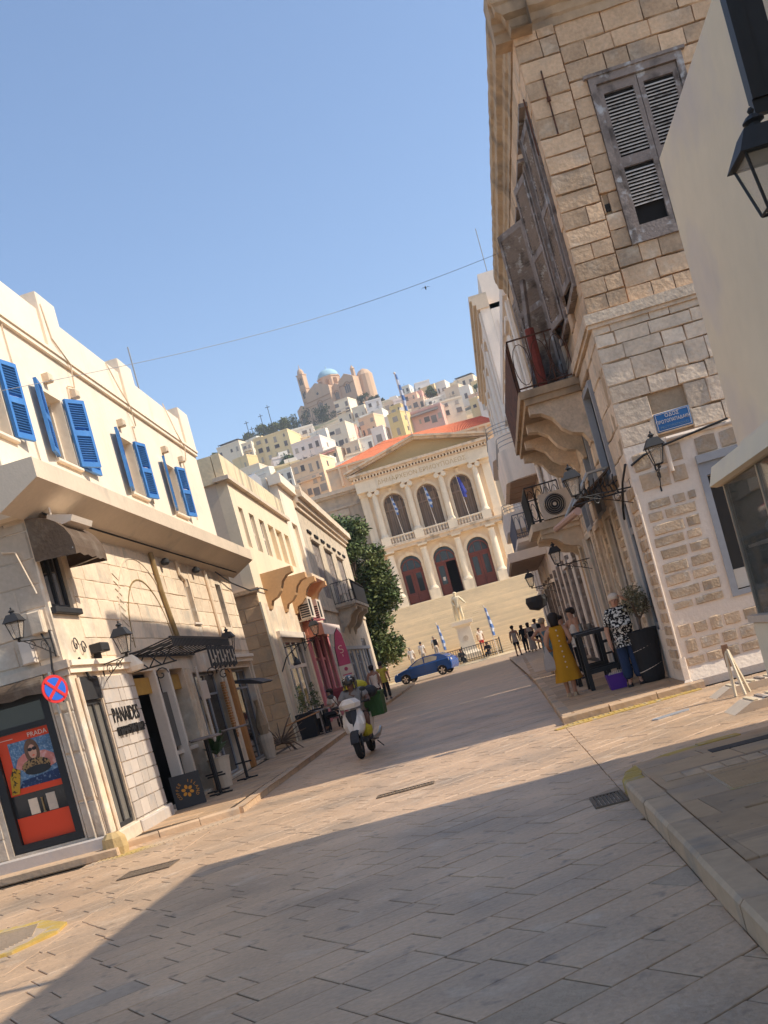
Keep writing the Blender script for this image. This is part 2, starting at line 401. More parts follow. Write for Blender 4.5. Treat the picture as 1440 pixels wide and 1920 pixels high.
def pave(regions, ang, row, ll, top, parent, name, mat, cap=300):
    ca, sa = math.cos(ang), math.sin(ang); out = []
    r_ = random.Random(11)
    for (x0, x1, y0, y1) in regions:
        cs = [(x * ca + y * sa, -x * sa + y * ca) for x in (x0, x1) for y in (y0, y1)]
        a0, a1 = min(c[0] for c in cs), max(c[0] for c in cs); b0, b1 = min(c[1] for c in cs), max(c[1] for c in cs)
        b = math.floor(b0 / row) * row
        while b < b1:
            a = a0 - r_.uniform(0, 1)
            while a < a1:
                l = r_.uniform(*ll)
                q = [(a, b), (a + l, b), (a + l, b + row), (a, b + row)]
                pl = clip([(p[0] * ca - p[1] * sa, p[0] * sa + p[1] * ca) for p in q], x0, x1, y0, y1)
                if len(pl) > 2 and area(pl) > .003:
                    cx = sum(p[0] for p in pl) / len(pl); cy = sum(p[1] for p in pl) / len(pl)
                    if in_view(cx, cy, top): out.append((cy, pl))
                a += l
            b += row
    out.sort(key=lambda t: t[0])
    for _, pl in out[:cap]:
        mb = MB(); c = paver_mb(mb, pl, top); mb.build(name, m_patch if name == 'paver' and r_.random() < .012 else mat, parent, origin=(c[0], c[1], top - .02))
    if out[cap:]:
        mb = MB()
        for _, pl in out[cap:]: paver_mb(mb, pl, top)
        tag(mb.build(name + '_field', mat, parent), kind='stuff')
pave([(-4.42, .79, 3.2, 16.5), (-4.55, 1.15, 16.5, 30), (.79, 7, 9.0, 16.5), (-14, -4.42, 10.4, 14.1), (-9, -4.42, 5, 10.4), (-6.2, -4.42, 14.1, 16)], R(37), .33, (.42, .74), 0., road, 'paver', m_paver, 299)
m_grt = M('dull_grate_iron', (.15, .12, .09), .8, n1=(4, .2), n2=(30, .2), bump=(40, .3))
# gutter channels and grates, set into the road
def grate(x0, x1, y0, y1, n, label, z=.006):
    g = thing('drain_grate', label, 'drain', ((x0 + x1) / 2, (y0 + y1) / 2, z), None)
    f = MB()
    for a, b, c, d in ((x0, x1, y0, y0 + .03), (x0, x1, y1 - .03, y1), (x0, x0 + .03, y0 + .03, y1 - .03), (x1 - .03, x1, y0 + .03, y1 - .03)): f.box(a, b, c, d, z - .03, z + .008)
    f.box(x0, x1, y0, y1, z - .04, z - .031)
    f.build('grate_frame', m_grt, g)
    w = (x1 - x0 - .06) / n
    for i in range(n): MB().box(x0 + .03 + i * w + w * .25, x0 + .03 + (i + 1) * w - w * .15, y0 + .03, y1 - .03, z - .03, z + .004).build('grate_bar', m_grt, g)
grate(.50, .78, 8.84, 9.40, 7, 'rusty drain grate set against the near kerb corner')
grate(-4.85, -4.2, 11.95, 12.4, 12, 'long drain grate in the sunlit road before the red poster door')
grate(-1.85, -1.1, 13.3, 13.55, 14, 'narrow drain grate in the middle of the sunlit road band')
mb = MB(); mb.box(-4.4, 1.9, 36.4, 36.75, -.002, .004); mb.build('sunlight_strip', M('painted_sunlight', (.6, .54, .46), .7), road)  # streak of sunlight across the road, painted as a pale strip

# ---------------- pavements
def kerb_run(parent, pts, w, h, l, mat=m_kerb, side=1):
    r_ = random.Random(3)
    for (x0, y0), (x1, y1) in zip(pts, pts[1:]):
        d = Vector((x1 - x0, y1 - y0)); n = max(1, round(d.length / l)); d.normalize(); q = Vector((d.y, -d.x)) * side
        L_ = math.hypot(x1 - x0, y1 - y0) / n
        for i in range(n):
            a = Vector((x0, y0)) + d * (L_ * i + .006); b = Vector((x0, y0)) + d * (L_ * (i + 1) - .006)
            j = r_.uniform(-.006, .006); k = r_.uniform(-.004, .004); c = .022
            def ring(p):
                return [(p.x + k, p.y, -.05), (p.x + q.x * w, p.y + q.y * w, -.05), (p.x + q.x * w, p.y + q.y * w, h + j),
                        (p.x + q.x * c + k, p.y + q.y * c, h + j), (p.x + k, p.y, h + j - c)]
            MB().loft([ring(a), ring(b)]).build('kerb_stone', mat, parent, origin=((a.x + b.x) / 2, (a.y + b.y) / 2, 0))
pn = tag(MB().box(.98, 12, -6, 9.9, -.05, .125).build('pavement_near', m_slabs), kind='structure')
pave([(.99, 2.9, 3.0, 9.75), (2.9, 7, 8.9, 9.75)], R(3), .62, (.7, 1.3), .14, pn, 'paving_slab', m_slabs, 120)
kerb_run(pn, [(.79, -2), (.79, 8.9)], .185, .145, .95)
gp = MB().box(1.35, 2.7, 7.5, 8.35, .12, .146).build('grooved_panel', m_tact, pn)
tb = MB()
for i in range(17): tb.box(1.37, 2.68, 7.53 + i * .048, 7.553 + i * .048, .146, .154)
tag(tb.build('groove_ribs', m_slabs, gp), kind='stuff')
for i in range(10): MB().cbox(1.06 + i * .16, 1.19 + i * .16, -8.75, -8.45, .12, .147, .004) if False else MB().box(1.06 + i * .16, 1.20 + i * .16, 8.45, 8.72, .12, .147).build('sett', m_kerb, pn)
# rounded yellow corner
cor = [(.80, 8.92), (.80, 9.25), (.86, 9.55), (1.0, 9.82), (1.25, 10.02), (1.6, 10.12), (2.0, 10.15)]
kerb_run(pn, cor, .17, .13, .3, m_yel)
ins = [(.975, 8.9), (.975, 9.2), (1.04, 9.5), (1.16, 9.72), (1.34, 9.86), (1.6, 9.95), (2.0, 9.98), (7, 9.98), (7, 9.75), (.99, 9.75 - .85)]
MB().prism(ins, 'z', .0, .128).build('corner_fill', m_slabs, pn)
tag(MB().prism([(2.0, 10.15), (7, 10.15), (7, 9.985), (2.0, 9.985)], 'z', -.05, .12).build('kerb_stone', m_kerb, pn))

pr = tag(MB().prism([(.88, 16.5), (1.0, 24), (1.13, 34), (1.83, 64), (3.75, 64), (2.85, 16.5)], 'z', -.05, .105).build('pavement_right', m_joint_d), kind='structure')
pave([(.98, 2.82, 16.5, 34)], R(1), .55, (.55, .9), .118, pr, 'paving_slab', m_slabs, 110)
kerb_run(pr, [(3.0, 16.47), (.80, 16.38)], .14, .121, .7, side=1)
kerb_run(pr, [(.80, 16.4), (.92, 24), (1.05, 34), (1.75, 64)], .17, .122, 1.1)
MB().box(1.0, 3.5, 34.02, 62, .106, .12).build('paving_far', m_far, pr)
tb = MB(); tb.prism([(.62, 15.95), (.66, 15.82), (2.9, 16.28), (2.9, 16.5), (.98, 16.35)], 'z', -.03, .012)
tb.build('tactile_strip', m_yel, pr)
tb = MB()
for i in range(26):
    for j in range(3):
        x = .85 + i * .08; tb.cbox(x, x + .045, -(.0), .0, 0, 0) if False else tb.lathe([(.022, 0), (.016, .008)], (x, 16.0 + (x - .66) * .2 + j * .085 - .02, .011), 6)
tag(tb.build('tactile_studs', m_yel, pr), kind='stuff')

pl_ = tag(MB().prism([(-6.1, 15.2), (-4.33, 15.95), (-4.36, 18), (-4.50, 28), (-4.80, 64), (-7, 64), (-6.2, 28)], 'z', -.05, .09).build('pavement_left', m_joint_d), kind='structure')
pave([(-5.95, -4.5, 15.9, 30)], R(-2), .5, (.5, .85), .102, pl_, 'paving_slab', m_slabs, 130)
MB().prism([(-6.2, 30.02), (-4.6, 30.02), (-4.9, 64), (-6.8, 64)], 'z', .09, .102).build('paving_far', m_far, pl_)
kerb_run(pl_, [(-6.0, 15.16), (-4.26, 15.86)], .16, .106, .6, side=-1)
kerb_run(pl_, [(-4.22, 15.9), (-4.28, 18), (-4.42, 28), (-4.72, 64)], -.16, .106, 1.1)
tb = MB(); tb.prism([(-6.1, 14.0), (-5.2, 14.42), (-4.15, 15.3), (-4.25, 15.75), (-5.3, 14.85), (-6.1, 14.4)], 'z', -.03, .01)
tb.build('tactile_strip', m_tact, pl_)
tb = MB()
for i in range(30):
    x = -6.0 + i * .06; y = 14.05 + (x + 6.1) * .47 if x < -5.2 else 14.42 + (x + 5.2) * .84
    tb.box(x, x + .025, y + .03, y + .36, .009, .017)
tag(tb.build('tactile_ribs', m_tact, pl_), kind='stuff')
# near left corner with yellow painted edge
pc = tag(MB().prism([(-12, 8.2), (-4.95, 8.85), (-4.72, 9.25), (-4.72, 9.7), (-5.2, 10.2), (-12, 10.3)], 'z', -.05, .03).build('pavement_corner', m_tact), kind='structure')
MB().prism([(-5.35, 8.75), (-4.75, 9.0), (-4.52, 9.45), (-4.58, 9.85), (-5.05, 10.34), (-6.2, 10.44), (-6.2, 10.3), (-5.2, 10.205), (-4.715, 9.705), (-4.715, 9.25), (-4.95, 8.845)], 'z', -.05, .026).build('painted_edge', m_yel, pc)
tb = MB()
for i in range(22):
    y = 8.95 + i * .055; tb.box(-7, -4.78 - abs(y - 9.5) * .35, y, y + .022, .029, .037)
tag(tb.build('tactile_ribs', m_tact, pc), kind='stuff')

# ================================================================== LEFT CORNER BUILDING
A = thing('corner_building', 'white plastered corner building with blue shutters over a cream stone ground floor', 'building', (-5.9, 14.8, 0))
P = LF
low_holes = [(.28, 1.16, .3, 2.62), (2.85, 6.15, .14, 2.62), (6.75, 9.25, .14, 2.5), (10.3, 12.6, .14, 2.5),
             (.12, 1.02, 3.66, 5.0), (8.12, 8.62, 3.6, 4.62), (11.2, 11.75, 3.55, 4.66)]
mb = MB(P); mb.wall(0, 13.1, 0, 5.0, .34, low_holes); mb.build('lower_wall', m_cream, A)
W_ = [(-.62, .42, 6.25, 7.46), (2.1, 3.06, 6.25, 7.46), (6.0, 6.95, 6.25, 7.46), (9.25, 10.15, 6.25, 7.46)]
mb = MB(P); mb.wall(-.3, 13.1, 5.0, 9.12, .36, [(max(w[0], -.2), *w[1:]) for w in W_]); mb.build('upper_wall', m_white, A)
mb = MB(P); mb.box(-.3, 13.1, -8, -.37, 9.0, 9.06); mb.box(-.3, 13.1, -.36, -.1, 9.12, 9.2); mb.build('roof', m_slab, A)
mb = MB(P); mb.wall(-.3, 13.1, 0, 9.1, .2, (), front=-6); mb.build('rear_wall', m_white, A)
mb = MB(FF(27.85)); mb.wall(-12, -6.55, 0, 9.1, .3, (), front=.0); mb.build('gable_wall', m_white, A)
mb = MB(P)
mb.box(-.3, 13.1, 0, .09, 8.34, 8.40); mb.box(-.3, 13.1, 0, .06, 8.26, 8.34); mb.build('string_course', m_white, A)
for a, b in ((3.1, 3.95), (7.45, 8.35), (12.2, 13.12)):
    mb = MB(P); mb.cbox(a, b, -.36, .07, 8.40, 9.42, .02); mb.build('parapet_pier', m_white, A)
# front wall facing the camera
PF = FF(14.8)
mb = MB(PF); mb.wall(-12, -6.25, 0, 5.0, .35, [(-7.38, -6.28, .34, 2.62)]); mb.build('front_wall', m_front, A)
mb = MB(FF(14.5)); mb.wall(-12, -6.27, 5.6, 9.12, .35); mb.build('upper_front_wall', m_white, A)
stone_f = [block_mesh('front_block', m_front, .5, .03, i) for i in range(4)]
masonry(A, PF, 'F', -8.6, -5.93, 2.95, 4.95, (.34, .42), (.5, .95), [], stone_f, gap=.006, proud=.014, depth=.08, seed=5)
masonry(A, PF, 'F', -8.6, -7.46, .3, 2.6, (.22, .34), (.25, .45), [], stone_f, gap=.012, proud=.018, depth=.08, seed=6)
masonry(A, PF, 'F', -6.24, -5.93, .3, 2.75, (.5, .7), (.3, .32), [], stone_f, gap=.012, proud=.03, depth=.08, seed=8)
mb = MB(PF); mb.box(-9, -5.82, 0, .09, 2.76, 2.88); mb.box(-9, -5.85, 0, .05, 2.66, 2.76); mb.build('front_cornice', m_front, A)
mb = MB(PF); mb.cbox(-9, -5.86, 0, .12, .0, .30, .02); mb.build('plinth', m_marble, A)
mb = MB(PF); mb.cbox(-9, -5.7, .121, .42, .0, .13, .02); mb.build('door_step', m_kerb, A)
# cantilevered slab that runs round the corner
mb = MB(P)
mb.prism([(0.002, 4.96), (.64, 5.30), (.64, 5.58), (0.002, 5.58)], 'u', -.84, 13.75)
mb.prism([(-4, .0), (-.0, .0), (-.0, .0)], 'z', 0, 0) if False else None
mb.build('balcony_slab', m_slab, A)
mb = MB(PF); mb.prism([(0.002, 4.98), (.80, 5.28), (.80, 5.57), (0.002, 5.57)], 'u', -12, -5.905); mb.build('front_slab', m_slab, A)
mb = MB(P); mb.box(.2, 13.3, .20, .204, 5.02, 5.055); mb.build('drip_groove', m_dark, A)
# blue shuttered windows
def leaf(parent, hinge, ang, w, z0, z1, name='shutter'):
    """one shutter leaf: frame plus louvres; hinge = (u, o), ang from the wall line outwards"""
    ca, sa = math.cos(ang), math.sin(ang)
    def Q(a, t, z): return P(hinge[0] + a * ca - t * sa, hinge[1] + a * sa + t * ca, z)
    f = MB(Q); t = .028
    f.box(0, .06, -t, t, z0, z1); f.box(w - .06, w, -t, t, z0, z1)
    for a, b in ((z0, z0 + .09), ((z0 + z1) / 2 - .05, (z0 + z1) / 2 + .05), (z1 - .07, z1)): f.box(.06, w - .06, -t, t, a, b)
    s_ = f.build(name, m_blue, parent)
    l = MB(Q); z = z0 + .1
    while z < z1 - .08:
        if abs(z - (z0 + z1) / 2) > .06:
            l.add([(.06, -.02, z), (w - .06, -.02, z), (w - .06, .02, z + .03), (.06, .02, z + .03), (.06, -.02, z + .008), (w - .06, -.02, z + .008), (w - .06, .02, z + .038), (.06, .02, z + .038)],
                  [(0, 1, 2, 3), (4, 7, 6, 5), (0, 4, 5, 1), (2, 6, 7, 3), (0, 3, 7, 4), (1, 5, 6, 2)])
        z += .042
    tag(l.build('louvres', m_blue, s_), kind='stuff')
    return s_
for i, w in enumerate(W_):
    u0, u1, z0, z1 = w; u0v = max(u0, -.2)
    f = MB(P)
    for a, b, c, d in ((u0v, u0v + .06, z0, z1), (u1 - .06, u1, z0, z1), (u0v + .06, u1 - .06, z0, z0 + .07), (u0v + .06, u1 - .06, z1 - .06, z1), ((u0v + u1) / 2 - .03, (u0v + u1) / 2 + .03, z0 + .07, z1 - .06)): f.box(a, b, -.24, -.18, c, d)
    wf = f.build('window', m_wframe, A); MB(P).box(u0v + .02, u1 - .02, -.225, -.21, z0 + .02, z1 - .02).build('pane', m_glassg, wf)
    MB(P).cbox(u0v - .08, u1 + .08, -.1, .07, z0 - .06, z0, .012).build('sill', m_white, A)
    if i: leaf(A, (u0 - .02, .05), R(170 - i), .44, z0 + .02, z1 + .02)
    leaf(A, (u1 + .02, .05), R(26 if i == 1 else 11), .46, z0 + .02, z1 + .02)
    if i == 1: leaf(A, (u1 + .12, .04), R(2), .84, z0 + .0, z1 + .02)
for u, z in ((2.5, 7.70), (3.75, 7.72), (6.35, 7.74), (9.5, 7.77), (11.0, 7.80)):
    MB(P).cbox(u - .09, u + .09, 0, .14, z - .07, z + .07, .02).build('junction_box', m_cream, A)
for pts in ([(3.15, .08, 9.2), (3.25, .09, 8.6), (3.9, .1, 8.3), (3.95, .04, 7.9), (3.6, .03, 7.85), (3.55, .02, 7.5)], [(6.6, .02, 9.1), (6.9, .08, 8.6), (7.3, .1, 8.3), (7.6, .03, 7.95), (7.35, .02, 7.9), (7.4, .02, 6.2)], [(10.8, .02, 9.2), (11.1, .1, 8.5), (11.6, .1, 8.2), (11.65, .03, 7.9), (11.35, .02, 7.88), (11.2, .02, 6.3)]):
    MB(P).tube(pts, .014, 5).build('cable', m_cream, A)
MB(P).tube([(1.25, .02, 5.6), (1.25, .02, 6.1), (1.15, .02, 8.3)], .012, 5).build('cable', m_cream, A)
# lower windows
def simple_window(parent, P, u0, u1, z0, z1, fm, gm, d=-.12, fw_=.05, mull=(), trans=(), name='window'):
    f = MB(P)
    f.box(u0, u0 + fw_, d - .05, d, z0, z1); f.box(u1 - fw_, u1, d - .05, d, z0, z1)
    f.box(u0 + fw_, u1 - fw_, d - .05, d, z0, z0 + fw_); f.box(u0 + fw_, u1 - fw_, d - .05, d, z1 - fw_, z1)
    for x in mull: f.box(x - fw_ / 2, x + fw_ / 2, d - .048, d + .002, z0 + fw_, z1 - fw_)
    for z in trans: f.box(u0 + fw_, u1 - fw_, d - .046, d - .002, z - fw_ / 2, z + fw_ / 2)
    w = f.build(name, fm, parent)
    MB(P).box(u0 + .01, u1 - .01, d - .035, d - .025, z0 + .01, z1 - .01).build('pane', gm, w)
    return w
simple_window(A, P, .13, 1.01, 3.68, 4.98, m_char, m_glass, -.05, .07, (.57,))
MB(P).cbox(.05, 1.1, 0, .09, 3.58, 3.67, .012).build('sill', m_char, A)
simple_window(A, P, 8.13, 8.61, 3.61, 4.61, m_wframe, m_glassg, -.10, .04)
MB(P).cbox(8.08, 8.66, 0, .05, 3.55, 3.60, .01).build('sill', m_wframe, A)
simple_window(A, P, 11.21, 11.74, 3.56, 4.65, m_wood, m_glass, -.14, .06, (11.47,))
limeb = [block_mesh('lime_block', M('limewashed_block', (.72, .62, .49), .92, var=.11, n1=(1.5, .12), n2=(12, .12), bump=(9, .8), mix=[((.56, .47, .36), 2.2, .52, .74)]), .35, .015, 80 + i, .03) for i in range(4)]
masonry(A, P, 'L', 1.12, 13.05, 2.92, 4.93, (.27, .37), (.45, .95), [(8.05, 8.70, 3.5, 4.7), (11.1, 11.85, 3.45, 4.75)], limeb, name='wall_block', gap=.005, proud=.012, depth=.06, seed=71)
# relief of an old blocked arch
mb = MB(P); mb.arch_ring(4.75, 3.05, 1.72, 1.75, 0, .026, 20); mb.build('arch_relief', m_slab, A)
mb = MB(P); mb.arch_ring(4.75, 3.05, 1.30, 1.325, 0, .024, 20); mb.build('arch_relief', m_brass, A)
mb = MB(P)
for i in range(9):
    z = 3.15 + i * .14; mb.tube([(3.08 + i * .02, .02, z + .12), (3.36 + i * .02, .02, z)], .006, 4)
mb.build('arch_scratches', m_brass, A)
mb = MB(P); mb.tube([(5.9, .06, 4.98), (5.95, .06, 4.2), (6.3, .06, 3.0)], .05, 8); mb.build('drain_pipe', m_brass, A)
mb = MB(P); mb.tube([(7.75, .05, 4.95), (7.78, .05, 4.66), (8.1, .05, 4.55), (8.12, .05, 4.4)], .035, 7); mb.build('drain_pipe', m_cream, A)
mb = MB(P); mb.tube([(10.2, .05, 4.9), (10.2, .05, 3.0)], .04, 7); mb.build('drain_pipe', m_cream, A)
for u in (6.6, 9.1):
    MB(P).lathe([(.05, -.1), (.09, -.06), (.09, .0), (.03, .05)], (u, .12, 4.86), 10).build('spotlight', m_char, A)
# cornice over the shops
mb = MB(P); mb.box(-.02, 2.8, 0, .12, 2.78, 2.86); mb.box(-.02, 2.8, 0, .07, 2.68, 2.78); mb.build('shop_cornice', m_white, A)
mb = MB(P); mb.box(9.2, 12.9, 0, .14, 2.74, 2.82); mb.box(9.2, 12.9, 0, .09, 2.64, 2.74); mb.build('shop_cornice', m_white, A)
mb = MB(P); mb.lathe([(.02, 0), (.16, .02), (.2, .1), (.12, .22), (.04, .3)], (2.75, .1, 2.6), 10, .6, 1); mb.build('scroll_bracket', m_white, A)
# plaque
pq = MB(P).cbox(8.45, 9.2, 0, .025, 3.08, 3.3, .01).build('plaque', m_cream, A)
mb = MB(P)
for i in range(6):      # worn letters that cannot be read any more
    a = 8.53 + i * .1; mb.box(a, a + .025, .025, .032, 3.13, 3.25); mb.box(a + .026, a + .065, .025, .032, 3.13 + .05 * (i % 3), 3.16 + .05 * (i % 3))
tag(mb.build('worn_lettering', m_dkmort, pq), kind='stuff')
MB(P).cbox(11.0, 12.1, 0, .03, 2.95, 3.28, .01).build('plaque', m_cream, A)
# corner pilaster
mb = MB(P); mb.cbox(-.02, .27, 0, .03, .3, 2.68, .012); mb.build('corner_pilaster', m_cream, A)
mb = MB(P); mb.cbox(-.03, 3.0, 0, .06, 0, .29, .02); mb.build('plinth', m_cream, A)
# shop window with black frame, marble pier, cafe
w = simple_window(A, P, .29, 1.15, .31, 2.25, m_char, m_glassg, -.03, .06, (.78,))
mb = MB(P); mb.box(.29, 1.15, -.30, .02, 2.26, 2.61); mb.build('shop_blind_box', m_char, A)
masonry(A, P, 'L', 1.18, 2.83, .1, 2.6, (.17, .27), (.22, .42), [], [block_mesh('marble_block', m_marble, .15, .015, i) for i in range(3)], name='marble_block', gap=.010, proud=.026, depth=.07, seed=9)
MB(P).cbox(1.16, 2.86, 0, .10, .0, .28, .02).build('marble_plinth', m_marble, A)
text('sign_lettering', 'PANAIDES', .34, m_black, A, P(1.96, .036, 1.94), (-.018, 1, 0), (0, 0, 1), .006, sx=.84)
mb = MB(P); r_ = random.Random(4); a = 1.34
while a < 2.62:      # second line of small raised letters, too worn to read
    w_ = r_.uniform(.05, .09); h_ = r_.choice((.12, .14, .15)); mb.box(a, a + .02, .03, .07, 1.62, 1.62 + h_); mb.box(a + .021, a + w_, .03, .07, 1.62 + r_.choice((0, .05, .1)), 1.66 + r_.choice((0.06, .1))); a += w_ + .014
tag(mb.build('small_lettering', m_black, A), kind='stuff')
# cafe interior: dark room with posts, transom, counter
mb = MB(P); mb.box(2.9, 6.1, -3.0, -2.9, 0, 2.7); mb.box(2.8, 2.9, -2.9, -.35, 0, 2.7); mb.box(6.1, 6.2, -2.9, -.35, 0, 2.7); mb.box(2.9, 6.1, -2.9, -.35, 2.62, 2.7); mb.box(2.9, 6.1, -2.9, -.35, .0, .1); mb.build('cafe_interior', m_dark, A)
for a in (4.12, 5.0): MB(P).cbox(a, a + .10, -.18, .03, .1, 2.62, .012).build('cafe_post', m_wframe, A)
for a, b in ((2.9, 4.1), (5.2, 6.1)):
    MB(P).box(a, b, -.16, -.10, 2.22, 2.52).build('cafe_sign_board', m_amber, A)
MB(P).box(4.3, 6.1, -.14, -.08, 1.0, 1.07).build('cafe_rail', m_wframe, A)
MB(P).box(4.35, 4.98, -.13, -.09, 1.15, 2.2).build('cafe_door_leaf', m_glass, A)
MB(P).box(5.2, 6.0, -.5, -.4, .15, 1.0).build('cafe_counter', m_char, A)
MB(P).cbox(3.2, 3.5, -.9, -.8, .9, 1.3, .03).build('cafe_cushion', m_orangew, A)
# iron canopy with hanging letter boards
can = thing('iron_canopy', 'black wrought iron canopy over the cafe entrance', 'canopy', P(4.6, 0, 2.9))
mb = MB(P); mb.box(2.85, 7.2, .02, .06, 2.86, 2.9); mb.box(2.85, 7.2, .80, .84, 3.0, 3.04); mb.box(2.85, 2.89, .06, .8, 2.9, 2.94); mb.box(7.16, 7.2, .06, .8, 2.9, 2.94)
for i in range(15): mb.tube([(2.9 + i * .305, .04, 2.9), (2.9 + i * .305, .82, 3.02)], .012, 4)
mb.build('canopy_frame', m_black, can)
mb = MB(P)
for i in range(44): mb.box(2.9 + i * .098, 2.95 + i * .098, .825, .845, 2.86, 3.0)
mb.build('canopy_fringe', m_char, can)
mb = MB(P)
for k in range(3):
    a = 2.85 + .0 * k; z = 2.62 + .0
    mb.tube([(2.9, .1 + k * .24, 2.62), (2.9, .3 + k * .24, 2.85)], .012, 4); mb.tube([(2.9, .3 + k * .24, 2.62), (2.9, .1 + k * .24, 2.85)], .012, 4)
mb.tube([(2.9, .04, 2.61), (2.9, .82, 2.61)], .014, 4); mb.tube([(2.9, .04, 2.86), (2.9, .82, 2.86)], .014, 4)
for c in ((2.9, .5, 2.45), (7.0, .35, 2.4), (7.0, .6, 2.3)):
    mb.tube([(c[0], c[1] + .13 * math.cos(t * .6) * (1 - t / 14), c[2] + .13 * math.sin(t * .6) * (1 - t / 14)) for t in range(14)], .011, 4)
mb.build('canopy_scrollwork', m_black, can)
hs = thing('hanging_sign', 'dark slatted letter sign hanging under the iron canopy', 'sign', P(6.2, .85, 2.6))
mb = MB(P)
for i in range(17): mb.box(5.0 + i * .135, 5.085 + i * .135, .86, .89, 2.42 + .03 * math.sin(i * 2.1), 2.84)
mb.build('sign_slat_row', m_char, hs)
mb = MB(P)
for i in range(8):
    a = 5.05 + i * .28; mb.box(a, a + .05, .892, .9, 2.5, 2.76); mb.box(a + .051, a + .16, .892, .9, 2.52 + .08 * (i % 3), 2.57 + .08 * (i % 3))
tag(mb.build('worn_lettering', m_front, hs), kind='stuff')
# third and fourth shops
for u0, u1, cols in ((6.76, 9.24, (7.5, 8.3)), (10.31, 12.59, (11.0, 11.8))):
    simple_window(A, P, u0, u1, .16, 2.48, m_grey, m_glass, -.16, .05, cols, (2.0,))
mb = MB(P); mb.cbox(9.75, 10.02, 0, .10, .1, 2.5, .015); mb.build('orange_post', m_orangew, A)
mb = MB(P)
for i in range(22): mb.box(8.98, 9.2, .0, .05 + .012 * (i % 2), .9 + i * .06, .95 + i * .06)
mb.build('timber_cladding', m_orangew, A)
for u in (6.35, 6.55, 9.45, 10.15, 12.8): MB(P).cbox(u - .07, u + .07, 0, .05, .1, 2.6, .012).build('pilaster', m_cream, A)
MB(P).tube([(6.72, .12, .1), (6.72, .12, 2.6)], .03, 6).build('drain_pipe', m_wframe, A)
mb = MB(P); mb.prism([(0, 2.2), (.0, 2.12), (.62, 1.95), (.7, 1.98), (.4, 2.12)], 'u', 10.35, 11.7); mb.build('door_hood', m_char, A)
MB(P).cbox(7.0, 7.6, .0, .05, 1.9, 2.3, .01).build('shop_notice', m_wframe, A)
# pipes and cable runs at the corner
for a in (-5.96, -6.10): MB(PF).tube([(a, .05, .02), (a - .02, .05, 1.2), (a - .03, .06, 2.3)], .018, 6).build('cable_conduit', m_cream, A)
MB(P).tube([(.2, .06, .3), (.18, .06, 2.6)], .03, 6).build('drain_pipe', m_cream, A)
MB(PF).tube([(-6.35, .04, 4.6), (-6.15, .05, 4.55), (-6.02, .05, 4.0), (-6.0, .05, 3.9)], .015, 5).build('cable', m_cream, A)
MB(PF).tube([(-6.1, .08, 3.4), (-6.0, .1, 3.1), (-6.05, .1, 2.8), (-6.02, .08, 2.3)], .016, 5).build('cable', m_black, A)
MB(PF).cbox(-6.2, -6.0, 0, .14, 3.33, 3.66, .02).build('meter_box', m_cream, A)
MB(PF).cbox(-6.45, -6.25, 0, .12, 2.95, 3.3, .02).build('meter_box', m_wframe, A)
# red poster door
d = MB(PF)
for a, b, c, e in ((-7.36, -7.24, .35, 2.6), (-6.40, -6.29, .35, 2.6), (-7.24, -6.40, .35, .46), (-7.24, -6.40, 2.44, 2.6), (-7.24, -6.40, 2.07, 2.15)): d.box(a, b, -.12, -.01, c, e)
door = d.build('shop_door', m_black, A)
MB(PF).box(-7.25, -6.39, -.10, -.09, .45, 2.45).build('pane', m_glass, door)
ps_ = MB(PF).box(-7.23, -6.41, -.085, -.075, 1.17, 2.06).build('poster', m_red, A)
# flat print on the poster: a woman in sunglasses with a patterned scarf against blue sea
def flat(P, pts, o, name, mat, par):
    n = len(pts); return MB(P).prism(pts, 'o', o, o + .002).build(name, mat, par)
def ell(cx, cz, rx, rz, n=18, a0=0, a1=360): return [(cx + rx * math.cos(R(a0 + (a1 - a0) * i / n)), cz + rz * math.sin(R(a0 + (a1 - a0) * i / n))) for i in range(n + (a1 - a0 < 360))]
m_sea = M('print_sea', (.10, .19, .30), .6, n1=(10, .4), n2=(50, .4), bump=None, mix=((.25, .34, .42), 30, .5, .6))
m_skin_p = M('print_skin', (.62, .36, .26), .6, n1=(6, .15), bump=None)
m_hair_p = M('print_hair', (.16, .085, .05), .6, n1=(20, .3), bump=None)
m_coral = M('print_coral', (.62, .22, .17), .6, n1=(9, .25), bump=None, mix=((.66, .36, .30), 9, .5, .6))
m_leop = M('print_leopard', (.33, .20, .08), .6, bump=None, mix=((.02, .015, .012), 34, .5, .54))
m_yelp = M('print_yellow', (.50, .27, .02), .6, bump=None, mix=((.06, .04, .01), 24, .55, .6))
m_seadk = M('print_sea_dark', (.02, .04, .10), .6, bump=None, n1=(20, .4), mix=((.16, .22, .30), 26, .55, .66))
o0 = -.074
flat(PF, [(-7.08, 1.26), (-6.42, 1.26), (-6.42, 1.93), (-7.08, 1.93)], o0, 'print_picture', m_sea, ps_)
flat(PF, [(-7.06, 1.26), (-6.42, 1.26), (-6.42, 1.42), (-6.75, 1.38), (-7.0, 1.36)], o0 + .003, 'print_water', m_seadk, ps_)
flat(PF, [(-7.05, 1.55), (-6.98, 1.68), (-6.88, 1.74), (-6.55, 1.72), (-6.43, 1.64), (-6.43, 1.5), (-6.7, 1.42)], o0 + .004, 'print_jacket', m_coral, ps_)
flat(PF, ell(-6.74, 1.74, .115, .19), o0 + .006, 'print_hair', m_hair_p, ps_)
flat(PF, ell(-6.735, 1.74, .062, .105), o0 + .009, 'print_face', m_skin_p, ps_)
flat(PF, ell(-6.765, 1.775, .036, .026), o0 + .012, 'print_sunglass', m_black, ps_)
flat(PF, ell(-6.695, 1.78, .036, .026), o0 + .012, 'print_sunglass', m_black, ps_)
flat(PF, ell(-6.73, 1.685, .02, .008), o0 + .012, 'print_lips', m_red, ps_)
